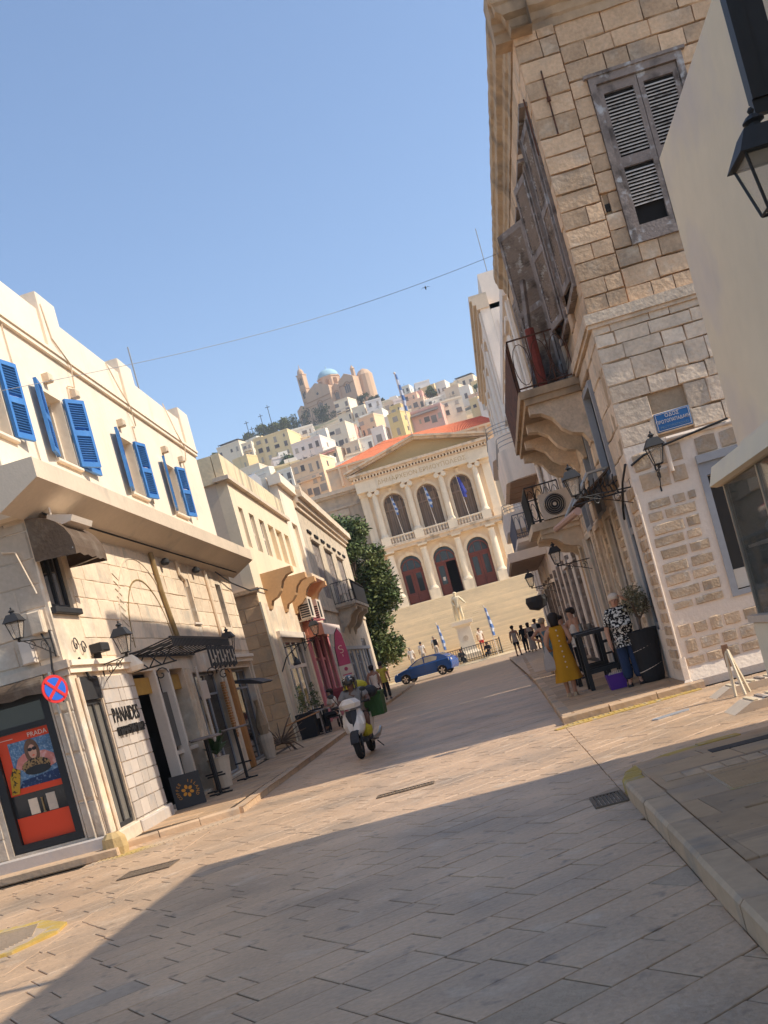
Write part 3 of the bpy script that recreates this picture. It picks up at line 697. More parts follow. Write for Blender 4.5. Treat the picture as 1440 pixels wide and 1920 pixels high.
flat(PF, ell(-6.73, 1.53, .22, .115), o0 + .010, 'print_scarf', m_leop, ps_)
flat(PF, ell(-6.72, 1.47, .20, .065), o0 + .012, 'print_glove', m_black, ps_)
flat(PF, [(-7.2, 1.19), (-7.08, 1.19), (-6.98, 1.52), (-7.08, 1.58), (-7.16, 1.45)], o0 + .014, 'print_sleeve', m_yelp, ps_)
text('poster_lettering', 'PRADA', .095, m_wtext, ps_, PF(-6.60, o0 + .006, 1.985), (1, 0, 0), (0, 0, 1), .001)
MB(PF).box(-7.2, -6.98, o0, o0 + .002, 1.985, 1.993).build('poster_rule', m_wtext, ps_)
rb = thing('display_plinth', 'red display plinth on the floor behind the poster door glass', 'plinth', (-6.82, 14.9, .45))
MB(PF).box(-7.23, -6.41, -.085, -.076, .46, .84).build('plinth_panel', m_red, rb)
ds = thing('sunglasses_display', 'small dark display of boxes on top of the red plinth', 'display', (-6.82, 14.9, .84))
MB(PF).box(-7.0, -6.86, -.086, -.08, .85, 1.08).build('display_card', m_cream, ds); MB(PF).box(-6.72, -6.58, -.086, -.08, .85, 1.10).build('display_card', m_front, ds)
MB(PF).lathe([(.03, 0), (.012, .02), (.012, .2), (.02, .22)], (-6.79, -.075, .845), 8).build('display_stand', m_brass, ds)
# awnings
def awning(name, label, P, u0, u1, z0, z1, out, mat, frame=True):
    t = thing(name, label, 'awning', P((u0 + u1) / 2, 0, z1))
    n = 6; top = [(0.01 + out * math.sin(math.pi / 2 * i / n), z1 - (z1 - z0) * (1 - math.cos(math.pi / 2 * i / n))) for i in range(n + 1)]
    mb = MB(P); k = 8; vs = []; fs = []
    for j in range(k + 1):
        u = u0 + (u1 - u0) * j / k
        for o, z in top: vs.append((u, o, z + (.012 * math.sin(j * 3.1) * (1 if 0 < j < k else 0))))
        vs.append((u, out + .005, z0 - (.10 if j % 2 else .13)))
    q = n + 2
    for j in range(k):
        for i in range(q - 1): fs.append((j * q + i, j * q + i + 1, (j + 1) * q + i + 1, (j + 1) * q + i))
    for j in (0, k):
        b = len(vs); u = u0 if j == 0 else u1
        vs.append((u, .01, z0 - .08)); fs.append(tuple([j * q + i for i in range(q)] + [b]))
    mb.add(vs, fs); mb.build('canvas', mat, t)
    if frame:
        f = MB(P)
        for u in (u0 + .03, u1 - .03): f.tube([(u, .03, z0 - .08), (u, out - .02, z0 - .03)], .012, 5)
        f.tube([(u0, out - .02, z0 - .03), (u1, out - .02, z0 - .03)], .014, 5); f.build('awning_frame', m_steel, t)
    return t
awning('window_awning', 'faded brown canvas awning with scalloped edge over the upper corner window', P, -.06, 1.25, 4.42, 4.97, .62, m_canvas)
awning('door_awning', 'grey brown canvas blind over the red poster door', PF, -8.2, -6.22, 2.62, 2.76, .22, m_canvas, False)

# wall lanterns
def lantern(loc, label, wall, s=1., arm_drop=.0, group='black wall lanterns along the street'):
    """four sided lantern on a scrolled bracket; wall = point where the bracket meets the wall, loc = lantern base"""
    t = thing('wall_lantern', label, 'lantern', loc, group)
    x, y, z = loc; h = .42 * s; a = .09 * s; b = .175 * s
    f = MB()
    for sx, sy in ((1, 1), (1, -1), (-1, 1), (-1, -1)):
        f.tube([(x + sx * a, y + sy * a, z), (x + sx * b, y + sy * b, z + h)], .013 * s, 4)
    for k, q in ((a, z), (b, z + h)):
        f.tube([(x - k, y - k, q), (x + k, y - k, q), (x + k, y + k, q), (x - k, y + k, q)], .014 * s, 4, True)
    f.lathe([(.02 * s, -.1 * s), (.05 * s, -.06 * s), (.03 * s, -.03 * s), (a * .9, 0)], (x, y, z), 8)
    f.build('lantern_cage', m_black, t)
    c = MB(); e = .225 * s; d = .12 * s
    c.loft([[(x + sx * e, y + sy * e, z + h) for sx, sy in ((-1, -1), (1, -1), (1, 1), (-1, 1))], [(x + sx * d, y + sy * d, z + h + .2 * s) for sx, sy in ((-1, -1), (1, -1), (1, 1), (-1, 1))]])
    c.lathe([(.05 * s, .2 * s), (.05 * s, .25 * s), (.085 * s, .27 * s), (.05 * s, .31 * s), (.015 * s, .33 * s), (.028 * s, .355 * s), (.01 * s, .38 * s)], (x, y, z + h), 10)
    c.build('lantern_roof', m_char, t)
    g = MB()
    for sx, sy in ((0, 1), (0, -1), (1, 0), (-1, 0)):
        ux, uy = sy, sx
        def pt(k, zz, o=.004): return (x + (sx * (k - o) + ux * (k - .012)), y + (sy * (k - o) + uy * (k - .012)), zz)
        def pm(k, zz, o=.004): return (x + (sx * (k - o) - ux * (k - .012)), y + (sy * (k - o) - uy * (k - .012)), zz)
        g.add([pt(a, z + .01), pm(a, z + .01), pm(b, z + h - .01), pt(b, z + h - .01)], [(0, 1, 2, 3)])
    g.build('lantern_glass', m_lamp, t)
    wv = Vector(wall); lv = Vector(loc) + Vector((0, 0, -.08 * s)); d = wv - lv; dh = Vector((d.x, d.y, 0)); L_ = dh.length; dh.normalize()
    k = MB(); base = lv + Vector((0, 0, arm_drop))
    k.tube([lv, base, base + dh * L_], .018 * s, 6)
    for st, rr, n in ((.35, .13, 16), (.72, .16, 16)):
        cc = base + dh * (L_ * st) + Vector((0, 0, -rr * 1.1 * s))
        k.tube([tuple(cc + dh * (rr * s * math.cos(i * .55) * (1 - i / n * .8)) + Vector((0, 0, rr * s * math.sin(i * .55) * (1 - i / n * .8)))) for i in range(n)], .011 * s, 4)
    k.tube([base + dh * (.1 * L_), base + dh * (.6 * L_) + Vector((0, 0, -.22 * s)), base + dh * L_ + Vector((0, 0, -.42 * s))], .013 * s, 5)
    k.tube([base + dh * L_ + Vector((0, 0, .12)), base + dh * L_ + Vector((0, 0, -.5 * s))], .022 * s, 5)
    k.build('bracket', m_black, t)
    return t
lantern((-6.16, 14.12, 3.28), 'black lantern on the shaded front beside the no stopping sign', (-5.98, 14.78, 3.2), .55)
lantern(P(.95, .62, 2.82), 'black lantern before the blocked arch above the black PANAIDES letters', P(1.5, .01, 2.80), .62)
lantern(P(8.2, .62, 2.80), 'black lantern at the far end of the iron canopy', P(8.9, .01, 2.7), .66)
# iron scroll bracket at the corner
mb = MB(P)
for c in ((.55, .04, 3.1), (.85, .04, 3.05)): mb.tube([(c[0] + .11 * math.cos(i * .6) * (1 - i / 15), c[1], c[2] + .13 * math.sin(i * .6) * (1 - i / 15)) for i in range(13)], .01, 4)
mb.tube([(.5, .05, 2.9), (.7, .05, 2.6), (.95, .06, 2.55)], .02, 5)
tag(mb.build('scroll_bracket', m_black, None, origin=P(.6, 0, 2.9)), 'thin black iron scrolls fixed to the wall left of the middle lantern', 'bracket')
mb = MB(P); mb.cbox(1.15, 1.5, .02, .22, 2.96, 3.1, .02); mb.box(1.28, 1.36, .0, .1, 2.86, 2.96)
tag(mb.build('floodlight', m_char, None, origin=P(1.3, 0, 2.96)), 'dark floodlight on the wall beside the lit corner', 'floodlight')
mb = MB(P); mb.tube([(.25, .3, 5.1), (.25, .3, 4.9), (.35, .5, 4.82)], .02, 5); mb.prism([(.2, 4.75), (.62, 4.80), (.66, 4.88), (.3, 4.98)], 'u', .1, .95)
tag(mb.build('soffit_lamp', m_wframe, None, origin=P(.5, .3, 5.0)), 'pale flat lamp hanging under the concrete slab', 'lamp')
# no stopping sign
ns = thing('no_stopping_sign', 'round blue no stopping sign with red cross on the corner', 'sign', (-6.02, 14.3, 2.0))
m_sred = M('sign_red', (.62, .03, .03), .4, n2=(0, 0), bump=None); m_sblue = M('sign_blue', (.02, .12, .55), .4, n2=(0, 0), bump=None)
def NSF(u, o, z): a_ = R(52); return (-5.95 + u * math.cos(a_) + o * math.sin(a_), 14.34 + u * math.sin(a_) - o * math.cos(a_), 2.49 + z)
def disc(r_, o0, o1, mat, name, n=28): return MB(NSF).prism([(r_ * math.cos(2 * math.pi * i / n), r_ * math.sin(2 * math.pi * i / n)) for i in range(n)], 'o', o0, o1).build(name, mat, ns)
disc(.20, 0, .018, m_sred, 'sign_rim'); disc(.16, .0185, .024, m_sblue, 'sign_face')
for a in (45, 135):
    ca, sa = math.cos(R(a)), math.sin(R(a)); w = .022; l = .178
    MB(NSF).prism([(ca * t * l - sa * q * w, sa * t * l + ca * q * w) for t, q in ((-1, -1), (1, -1), (1, 1), (-1, 1))], 'o', .0245, .029 + (a > 90) * .002).build('sign_bar', m_sred, ns)
MB(NSF).tube([(0, -.02, -.35), (0, -.02, .25)], .022, 6).build('post', m_steel, ns); MB().tube([(-5.95, 14.36, 2.45), (-5.97, 14.78, 2.45)], .02, 6).build('arm', m_steel, ns)
tag(MB(P).tube([(11.2, .1, 4.93), (12.6, .14, 4.72), (14.6, .2, 4.6), (16.8, .1, 4.82), (18.4, .1, 4.8)], .02, 5).build('sagging_cable', m_char, None, origin=P(11.2, .1, 4.93)), 'black cable sagging across the gap between the white building and the cream one', 'cable')
# yellow worn stone at the corner foot
mb = MB(); mb.lathe([(.17, 0), (.19, .12), (.17, .26), (.10, .33)], (-5.78, 14.56, 0), 9, 1.0, .8)
tag(mb.build('corner_stone', M('yellow_worn_stone', (.50, .38, .19), .9, n1=(4, .2), bump=(20, .5)), None, origin=(-5.78, 14.56, 0)), 'rounded yellowish guard stone at the foot of the corner', 'stone')

# ================================================================== SECOND LEFT BUILDING (cream) + STONE END WALL
m_bcream = M('cream_stucco', (.74, .67, .52), .9, n1=(.7, .08), n2=(9, .05), bump=(16, .15), streak=((.55, .47, .34), 2.5, .58, .9))
m_orst = M('orange_sandstone', (.52, .37, .23), .93, var=.14, n1=(1.5, .15), n2=(14, .12), bump=(12, .5), mix=((.42, .30, .19), 2, .5, .7))
B = thing('cream_building', 'cream stucco building with six narrow upper windows and a stone end wall', 'building', LF(16.6, 0, 0))
bw = [(17.35, 18.0, 6.2, 7.47), (18.95, 19.75, 6.2, 7.47), (20.6, 21.5, 6.2, 7.47), (22.2, 23.3, 6.2, 7.47), (23.7, 25.0, 6.2, 7.47), (25.6, 26.6, 6.2, 7.47)]
bs = [(18.15, 22.9, .5, 3.3), (24.4, 29.4, .1, 3.4)]
mb = MB(P); mb.wall(16.6, 27.4, 4.4, 8.15, .35, bw); mb.build('upper_wall', m_bcream, B)
mb = MB(P); mb.wall(16.6, 30.4, 0, 4.4, .35, bs); mb.build('lower_wall', m_cream, B)
mb = MB(FF(31.4)); mb.wall(-9.5, -6.55, 0, 8.15, .3, (), front=.0); mb.box(-6.55, -6.21, -.35, -.001, 0, 8.15); mb.build('end_wall', m_slab, B)
mb = MB(FF(31.4)); mb.box(-9.5, -6.1, 0, .14, 4.72, 4.84); mb.build('end_string_course', m_orst, B)
masonry(B, FF(31.4), 'F', -7.9, -6.2, 0, 4.7, (.38, .5), (.45, .8), [], [block_mesh('orange_block', m_orst, .4, .03, i) for i in range(3)], gap=.012, proud=.03, depth=.07, seed=21)
mb = MB(P); mb.box(16.3, 27.4, -.35, .14, 8.15, 8.27); mb.build('roof_ledge', m_slab, B)
m_stain = M('stained_parapet', (.68, .60, .42), .95, n1=(.8, .14), n2=(7, .12), bump=(12, .4), streak=((.32, .27, .2), 2.6, .48, .7))
mb = MB(P); mb.wall(16.5, 27.4, 8.27, 9.0, .25); mb.build('parapet', m_stain, B)
mb = MB(FF(31.3)); mb.wall(-9.5, -6.47, 8.15, 8.98, .25); mb.build('end_parapet', m_stain, B)
for i, w in enumerate(bw):
    if i < 3: simple_window(B, P, w[0], w[1], w[2], w[3], m_wframe, m_glassg, -.10, .07, (), ((w[2] + w[3]) / 2,))
    else: MB(P).box(w[0], w[1], -.30, -.16, w[2], w[3]).build('blind_window', m_bcream, B)
mb = MB(P); mb.box(16.5, 16.95, 0, .06, 0, 4.4); mb.build('corner_pilaster', m_bcream, B)
def scroll(P, u0, u1, z, name, mat, parent, d=1.0, h=1.0):
    pts = [(0, z), (d, z), (d, z - .16 * h), (d * .80, z - .20 * h), (d * .62, z - .34 * h), (d * .5, z - .58 * h), (d * .34, z - .72 * h), (d * .16, z - .78 * h), (.06, z - .98 * h), (0, z - h)]
    return MB(P).prism(pts, 'u', u0, u1).build(name, mat, parent)
m_scr = M('orange_bracket_plaster', (.60, .40, .22), .9, n1=(2, .1), bump=(20, .2))
for u in (17.9, 20.8, 23.0, 25.9): scroll(P, u, u + .45, 5.35, 'scroll_bracket', m_scr, B, 1.0, 1.15)
mb = MB(P); mb.box(23.0, 26.4, 0, .95, 5.352, 5.47); mb.build('bracket_slab', m_cream, B)
simple_window(B, P, 18.16, 22.89, .5, 3.3, m_wframe, m_glass, -.06, .13, (19.4, 20.6, 21.7), (2.35,))
MB(P).cbox(18.0, 23.1, 0, .08, .0, .5, .02).build('shop_plinth', m_marble, B)
mb = MB(P); mb.box(18.0, 23.2, 0, .12, 3.3, 3.5); mb.build('shop_lintel', m_wframe, B)
for u in (18.05, 23.05): MB(P).cbox(u - .1, u + .12, 0, .10, .5, 3.3, .02).build('shop_pilaster', m_bcream, B)
m_pink = M('pink_paint', (.62, .22, .23), .8, n1=(1.5, .10), n2=(12, .06), bump=(20, .15)); m_hot = M('magenta_fabric', (.50, .09, .17), .85, n1=(2, .15), bump=(30, .1))
m_salmon = M('salmon_paint', (.55, .23, .15), .8, n1=(1.5, .1), bump=(20, .15))
for u in (24.2, 26.3, 27.9, 29.5): MB(P).cbox(u - .2, u + .2, 0, .10, .1, 3.4, .02).build('pink_pilaster', m_pink, B)
simple_window(B, P, 24.42, 29.38, .1, 3.38, m_pink, m_glass, -.10, .10, (25.6, 27.1, 28.7), (2.5,))
mb = MB(P); mb.box(23.9, 29.8, 0, .13, 3.4, 3.75); mb.build('pink_lintel', m_salmon, B)
# pink awning
pa = thing('pink_awning', 'pink and white shop awning over the pink shopfront', 'awning', P(26.6, 0, 3.9))
mb = MB(P); mb.prism([(.02, 4.0), (.70, 3.72), (.70, 3.70), (.02, 3.96)], 'u', 24.0, 29.3); mb.build('awning_top', m_hot, pa)
m_awh = M('awning_white', (.75, .68, .66), .85, n1=(2, .08), bump=(30, .1))
mb = MB(P); mb.box(24.0, 29.3, .70, .72, 3.28, 3.71); mb.build('awning_valance', m_awh, pa)
mb = MB(P); mb.prism([(.02, 3.96), (.70, 3.69), (.70, 3.3), (.02, 3.3)], 'u', 23.97, 23.995); mb.build('awning_side', m_salmon, pa)
# air conditioners on the wall
def aircon(P, u, o, z, label, w=.85, h=.62, d=.32, face='end', group='air conditioners on the left wall'):
    t = thing('air_conditioner', label, 'air conditioner', P(u, o, z), group)
    MB(P).cbox(u, u + w, o, o + d, z, z + h, .02).build('casing', m_wframe, t)
    mb = MB(P)
    for i in range(6): mb.box(u - .012, u - .001, o + .03, o + d - .03, z + .06 + i * .085, z + .11 + i * .085)
    for i in range(4): mb.box(u + .08 + i * .12, u + .15 + i * .12, o + d, o + d + .012, z + .08, z + h - .1)
    mb.build('grille', m_char, t)
    MB(P).box(u + .05, u + .1, o - .2, o + d, z - .05, z - .001).build('support', m_steel, t)
    return t
aircon(P, 23.3, .12, 3.95, 'cream air conditioner above the pink awning nearest the camera', 1.1, .8, .4)
aircon(P, 25.7, .12, 3.95, 'cream air conditioner above the pink awning, the farther one in shade', 1.1, .8, .4)
lb = thing('wall_sign_bracket', 'thin black iron sign bracket between the stone end wall and the glazed shop', 'bracket', P(18.2, 0, 2.9))
MB(P).tube([(18.2, 0, 2.95), (18.2, 1.0, 2.95)], .02, 5).build('arm', m_black, lb); MB(P).tube([(18.2, 0, 2.6), (18.2, .6, 2.95)], .015, 5).build('brace', m_black, lb)
mb = MB(P); mb.tube([(16.9, .05, 2.2), (16.9, .3, 2.6), (16.95, .5, 2.75), (17.0, .55, 2.4)], .02, 5); mb.lathe([(.02, .2), (.12, 0), (.12, -.05)], (17.0, .55, 2.35), 10)
tag(mb.build('wall_lamp', m_char, None, origin=P(16.9, 0, 2.2)), 'gooseneck lamp on the corner of the orange stone wall', 'lamp')
lantern(P(22.9, .55, 3.3), 'far black lantern beside the pink awning', P(22.9, .01, 3.3), .8)

# ================================================================== WHITE HOUSE AND STONE MANSION
C_ = thing('white_building', 'narrow white building wedged between the cream building and the stone mansion', 'building', P(27.4, 0, 0))
mb = MB(P); mb.wall(27.4, 31.2, 4.4, 9.7, .35, [(28.7, 30.2, 5.6, 8.3)]); mb.build('wall', m_white, C_)
mb = MB(P); mb.box(27.2, 31.2, -.3, .22, 9.7, 10.1); mb.build('parapet', m_white, C_)
mb = MB(FF(42.2)); mb.wall(-9.5, -6.76, 8, 10.1, .3); mb.build('side_wall', m_white, C_)
MB(P).box(28.7, 30.2, -.3, -.14, 5.6, 8.3).build('blind_window', m_bcream, C_)
m_dst = M('pale_rubble_stone', (.56, .50, .40), .93, n1=(1.2, .12), n2=(6, .16), bump=(5, .9), mix=[((.42, .36, .28), 2.5, .52, .66)])
D = thing('stone_mansion', 'pale stone mansion with heavy cornice, grey shutters and an iron balcony', 'building', P(31.2, 0, 0))
dh = [(33.6, 36.2, 5.3, 8.0), (38.2, 41.0, 5.0, 8.0), (43.2, 46.0, 5.3, 8.0), (33.2, 35.0, .1, 2.6), (36.4, 38.6, .1, 2.6), (40.0, 42.2, .1, 2.6), (44.5, 46.8, .1, 3.4)]
mb = MB(P); mb.wall(31.2, 50.2, 0, 9.2, .4, dh); mb.build('wall', m_dst, D)
mb = MB(P)
for a, b, o in ((9.2, 9.4, .12), (9.4, 9.62, .25), (9.62, 9.95, .45)): mb.box(31.0, 50.2 + o, -.3, o, a, b)
mb.build('cornice', m_scr if False else m_cream, D)
mb = MB(P); mb.box(31.2, 50.25, 0, .09, 4.6, 4.75); mb.build('string_course', m_dst, D)
for i, w in enumerate(dh[:3]):
    for k in range(2):
        a = w[0] + k * (w[1] - w[0]) / 2; b = a + (w[1] - w[0]) / 2
        MB(P).box(a + .03, b - .03, -.12, -.06, w[2] + .02, w[3] - .02).build('plank_shutter', m_wood, D)
    MB(P).cbox(w[0] - .15, w[1] + .15, 0, .10, w[3], w[3] + .12, .02).build('window_hood', m_dst, D)
for i in range(7): MB(P).box(33.0 + i * 2.3, 34.2 + i * 2.3, 0, .07, 8.32, 8.44).build('vent_slot', m_dark, D)
for w in dh[3:]:
    simple_window(D, P, w[0], w[1], w[2], w[3], m_grey, m_wood, -.08, .12, ((w[0] + w[1]) / 2,), (w[3] - .5,), 'plank_door')
for i in range(9): MB(P).cbox(32.6 + i * 1.75, 32.95 + i * 1.75, 0, .06, .1, 2.75, .015).build('pilaster', m_grey, D)
mb = MB(P); mb.box(31.4, 48, 0, .10, 2.78, 2.95); mb.build('shop_cornice', m_grey, D)
mb = MB(FF(65.0)); mb.wall(-14, -6.82, 0, 9.4, .4); mb.build('far_wall', m_dst, D)
mb = MB(P); mb.box(31.2, 50.1, -8, -.4, 9.3, 9.4); mb.build('roof', m_slab, D)
# its balcony
bal = thing('iron_balcony', 'dark iron balcony on scroll consoles of the stone mansion', 'balcony', P(38.5, 0, 5.0))
mb = MB(P); mb.box(36.2, 43.0, 0, 1.05, 4.86, 5.0); mb.box(36.3, 42.9, 0, .95, 4.76, 4.86); mb.build('slab', m_dst, bal)
for u in (36.5, 39.4, 42.2): scroll(P, u, u + .4, 4.76, 'console', m_dst, bal, .95, 1.15)
def railing(P, pts, z0, z1, step, name, mat, parent, r_=.012, deco=False):
    mb = MB(P)
    for (u0, o0), (u1, o1) in zip(pts, pts[1:]):
        for z in (z0 + .06, z1): mb.tube([(u0, o0, z), (u1, o1, z)], r_ * 1.5, 5)
        L_ = math.hypot(u1 - u0, o1 - o0); n = max(2, int(L_ / step))
        for i in range(n + 1):
            t = i / n; u = u0 + (u1 - u0) * t; o = o0 + (o1 - o0) * t
            mb.tube([(u, o, z0), (u, o, z1)], r_, 4)
            if deco and i < n:
                du, do = (u1 - u0) / n, (o1 - o0) / n
                cz = (z0 + z1) / 2
                mb.tube([(u + du * (.5 + .45 * math.cos(k * math.pi / 7)), o + do * (.5 + .45 * math.cos(k * math.pi / 7)), cz + (z1 - z0) * .40 * math.sin(k * math.pi / 7)) for k in range(14)], r_ * .7, 4, True)
    return mb.build(name, mat, parent)
railing(P, [(36.25, .02), (36.25, 1.0), (42.95, 1.0), (42.95, .02)], 5.0, 6.05, .14, 'railing', m_black, bal)
mb = MB(P); mb.box(36.9, 42.9, 1.02, 1.03, 5.05, 5.9); mb.build('railing_screen', m_char, bal)
ch = thing('balcony_chair', 'white garden chair standing on the iron balcony', 'chair', P(36.8, .5, 5.0))
mb = MB(P)
for du, do in ((0, 0), (.4, 0), (0, .4), (.4, .4)): mb.tube([(36.6 + du, .3 + do, 5.0), (36.6 + du, .3 + do, 5.45)], .02, 5)
mb.build('leg_set', m_wframe, ch)
MB(P).cbox(36.58, 37.02, .28, .72, 5.45, 5.49, .01).build('seat', m_wframe, ch); MB(P).box(37.0, 37.03, .28, .72, 5.49, 5.95).build('backrest', m_wframe, ch)
# roof tank house behind
tk = thing('rooftop_shed', 'grey rooftop shed with a sloping sheet roof behind the parapet', 'shed', (-8.2, 38, 8.3))
mb = MB(); mb.box(-9.6, -6.9, 37.5, 41, 8.2, 9.1); mb.build('shed_wall', m_white, tk)
mb = MB(); mb.prism([(37.3, 9.1), (41.2, 9.1), (41.2, 9.95), (40.2, 9.95)], 'u', -9.7, -6.8); mb.build('shed_roof', m_grey, tk)
MB(P).tube([(10.6, -.4, 9.1), (10.6, -.4, 10.7)], .02, 5).build('antenna_mast', m_steel, A)
# ================================================================== RIGHT STONE BUILDING
P = RF
S = thing('stone_building', 'old tan stone corner building with weathered grey shutters and heavy cornice', 'building', (2.82, 16.8, 0))
PS_ = FF(16.8)
f_holes = [(3.80, 5.12, 6.86, 9.36), (3.80, 5.3, 1.2, 3.3)]
mb = MB(PS_); mb.wall(2.83, 9.5, 0, 10.42, .4, f_holes, front=-.06); mb.build('front_wall', m_dkmort, S)
s_holes = [(.42, 1.72, 6.65, 9.35), (2.4, 3.75, 6.65, 9.35), (4.5, 6.1, 5.98, 9.35), (6.9, 8.3, 6.65, 9.3), (9.1, 10.6, 6.65, 9.3),
           (1.7, 2.75, 3.75, 5.25), (4.3, 5.3, 3.4, 5.1), (7.2, 8.2, 3.4, 5.1), (10.2, 11.2, 3.4, 5.1),
           (.95, 2.2, .95, 3.3), (3.4, 4.6, .1, 3.2), (5.6, 6.9, .1, 3.2), (7.9, 9.2, .1, 3.2), (10.2, 11.6, .1, 3.2)]
mb = MB(P); mb.wall(.02, 12.5, 0, 10.42, .4, s_holes, front=-.06); mb.build('street_wall', m_dkmort, S)
tanb = [block_mesh('tan_block', m_tan, .42, .016, 20 + i, .035) for i in range(5)]
lowb = [block_mesh('pale_block', m_tanlow, .6, .018, 40 + i, .035) for i in range(5)]
inset = [block_mesh('inset_block', m_brickst, .8, .03, 60 + i, .06) for i in range(4)]
masonry(S, PS_, 'F', 2.82, 3.46, 5.97, 10.4, (.25, .34), (.3, .64), [], tanb, gap=.008, proud=.03, depth=.12, seed=31)
masonry(S, PS_, 'F', 3.47, 7.4, 5.97, 10.4, (.22, .34), (.3, .72), [(3.74, 5.18, 6.80, 9.42), (3.5, 3.58, 7.42, 7.52)], tanb, gap=.008, proud=.0, depth=.10, seed=32)
masonry(S, PS_, 'F', 2.82, 6.6, 3.84, 5.78, (.18, .40), (.22, .72), [(3.36, 3.92, 3.9, 4.22)], lowb, gap=.009, proud=.012, depth=.11, seed=33)
mb = MB(PS_); mb.cbox(3.3, 3.96, -.07, .0, 3.9, 4.22, .01); mb.build('sign_backing', m_tanlow, S)
# lower front: stones set in wide white painted mortar
mb = MB(PS_); mb.wall(2.80, 6.6, 0, 3.84, .1, [(3.80, 5.3, 1.2, 3.3)], front=.02); mb.build('mortar_skin', m_mortarw, S)
def insets(P, kind, u0, u1, z0, z1, holes, seed, hh=(.12, .165), ll=(.16, .50), name='inset_stone'):
    r_ = random.Random(seed); z = z0; row = 0
    while z < z1 - .08:
        h = r_.uniform(*hh); x = u0 + r_.uniform(0, .06)
        while x < u1 - .08:
            l = min(r_.uniform(*ll), u1 - x)
            for a, b, c, d in holes:        # a stone that would run into an opening is cut short
                if c < z + h + .03 and d > z - .03 and x < a < x + l + .05: l = a - x - .05
            hit = any(a < x + l + .03 and b > x - .03 and c < z + h + .03 and d > z - .03 for a, b, c, d in holes)
            if not hit and l > .09:
                inst(r_.choice(inset), name, S, P(x + l / 2, .002, z + h / 2), (r_.uniform(-.01, .01), 0, FROT[kind]), (l, .08, h * r_.uniform(.8, 1.05)))
            x += max(l, .05) + r_.uniform(.045, .07)
        z += h + r_.uniform(.045, .065); row += 1
wh = [(3.72, 5.4, 1.12, 3.4), (2.7, 3.0, 3.6, 4)]
insets(PS_, 'F', 2.88, 3.78, 1.22, 3.05, wh, 3); insets(PS_, 'F', 2.88, 4.6, .34, 1.1, [], 4, (.13, .2), (.16, .4))
insets(PS_, 'F', 2.88, 3.76, 3.12, 3.8, [], 5, (.2, .3), (.2, .5)); insets(PS_, 'F', 3.8, 5.0, 3.42, 3.8, [], 6, (.28, .3), (.24, .4))
mb = MB(PS_)
mb.loft([[(2.79, -.1, z), (6.6, -.1, z), (6.6, o, z), (2.79, o, z)] for z, o in ((0, .10), (.12, .11), (.24, .06), (.33, .024))]); mb.build('rough_plinth', m_mortarw, S)
mb = MB(PS_)
for i in range(7): mb.tube([(2.78 + i * .012, .05, .5), (2.77 + i * .012, .09, .15), (2.70 + i * .03, .2 + .02 * i, .02)], .012, 5)
mb.tube([(2.8, .03, .3), (2.8, .03, 3.3)], .018, 6); mb.build('cable_bundle', m_mortarw, S)
# string course and cornice
mb = MB(PS_); mb.box(2.74, 7, -.1, .09, 5.80, 5.96); mb.box(2.76, 7, -.1, .05, 5.74, 5.80); mb.build('string_course', m_tanlow, S)
mb = MB(P); mb.box(.104, 12.5, -.1, .085, 5.803, 5.957); mb.box(.102, 12.5, -.1, .05, 5.74, 5.80); mb.build('string_course', m_tanlow, S)
prof = [(-.3, 10.36), (.05, 10.36), (.08, 10.48), (.16, 10.52), (.20, 10.62), (.40, 10.68), (.44, 10.82), (.52, 10.86), (.55, 10.98), (.50, 11.06), (-.3, 11.10)]
prof = [(o * .48 if o > 0 else o, z) for o, z in prof]
rr = random.Random(5)
mb = MB(); rings = []
for i in range(60):
    u = -.55 + i * (12.5 + .8) / 59
    # mitred at the corner: the ring at the street front starts further out
    rings.append([RF(max(u, -o) if i == 0 else u, o + rr.uniform(-.010, .010), z + rr.uniform(-.010, .010)) for o, z in prof])
mb.loft(rings); mb.build('cornice', m_corn, S)
mb = MB(); rings = []
for i in range(36):
    x = 2.555 + i * .15
    rings.append([(x, 16.8 - o - rr.uniform(-.010, .010) - .003, z + rr.uniform(-.010, .010) + .004) for o, z in prof])
mb.loft(rings); mb.build('cornice', m_corn, S)
mb = MB(); mb.box(2.8, 9.5, 16.9, 29.5, 10.9, 11.0); mb.build('roof', m_corn, S)
mb = MB(FF(29.3)); mb.wall(3.05, 9.5, 0, 10.4, .3, front=-.3); mb.build('far_wall', m_tan, S)
# street side stones
masonry(S, P, 'R', 0.0, 12.5, 5.97, 10.36, (.28, .40), (.4, .95), [(a - .1, b + .1, c - .12, d + .1) for a, b, c, d in s_holes], tanb, name='side_stone', gap=.014, proud=.0, depth=.10, seed=34)
masonry(S, P, 'R', 0.0, 12.5, 3.4, 5.74, (.30, .5), (.45, 1.0), [(a - .1, b + .1, c - .1, d + .1) for a, b, c, d in s_holes], lowb, name='side_stone', gap=.014, proud=.0, depth=.10, seed=35)
mb = MB(P); mb.wall(.02, 12.5, 0, 3.4, .1, [(a, b, max(c, -.1), d) for a, b, c, d in s_holes], front=.005); mb.build('side_skin', m_mortarw, S)
def ins_side(u0, u1, z0, z1, seed): insets(P, 'R', u0, u1, z0, z1, [(a - .08, b + .08, c - .08, d + .08) for a, b, c, d in s_holes], seed, (.12, .17), (.16, .4), 'side_inset_stone')
ins_side(.06, .9, .3, 3.3, 7); ins_side(2.35, 3.3, .3, 3.3, 8); ins_side(4.75, 5.5, .3, 3.3, 9); ins_side(7.0, 7.8, .3, 3.3, 10)
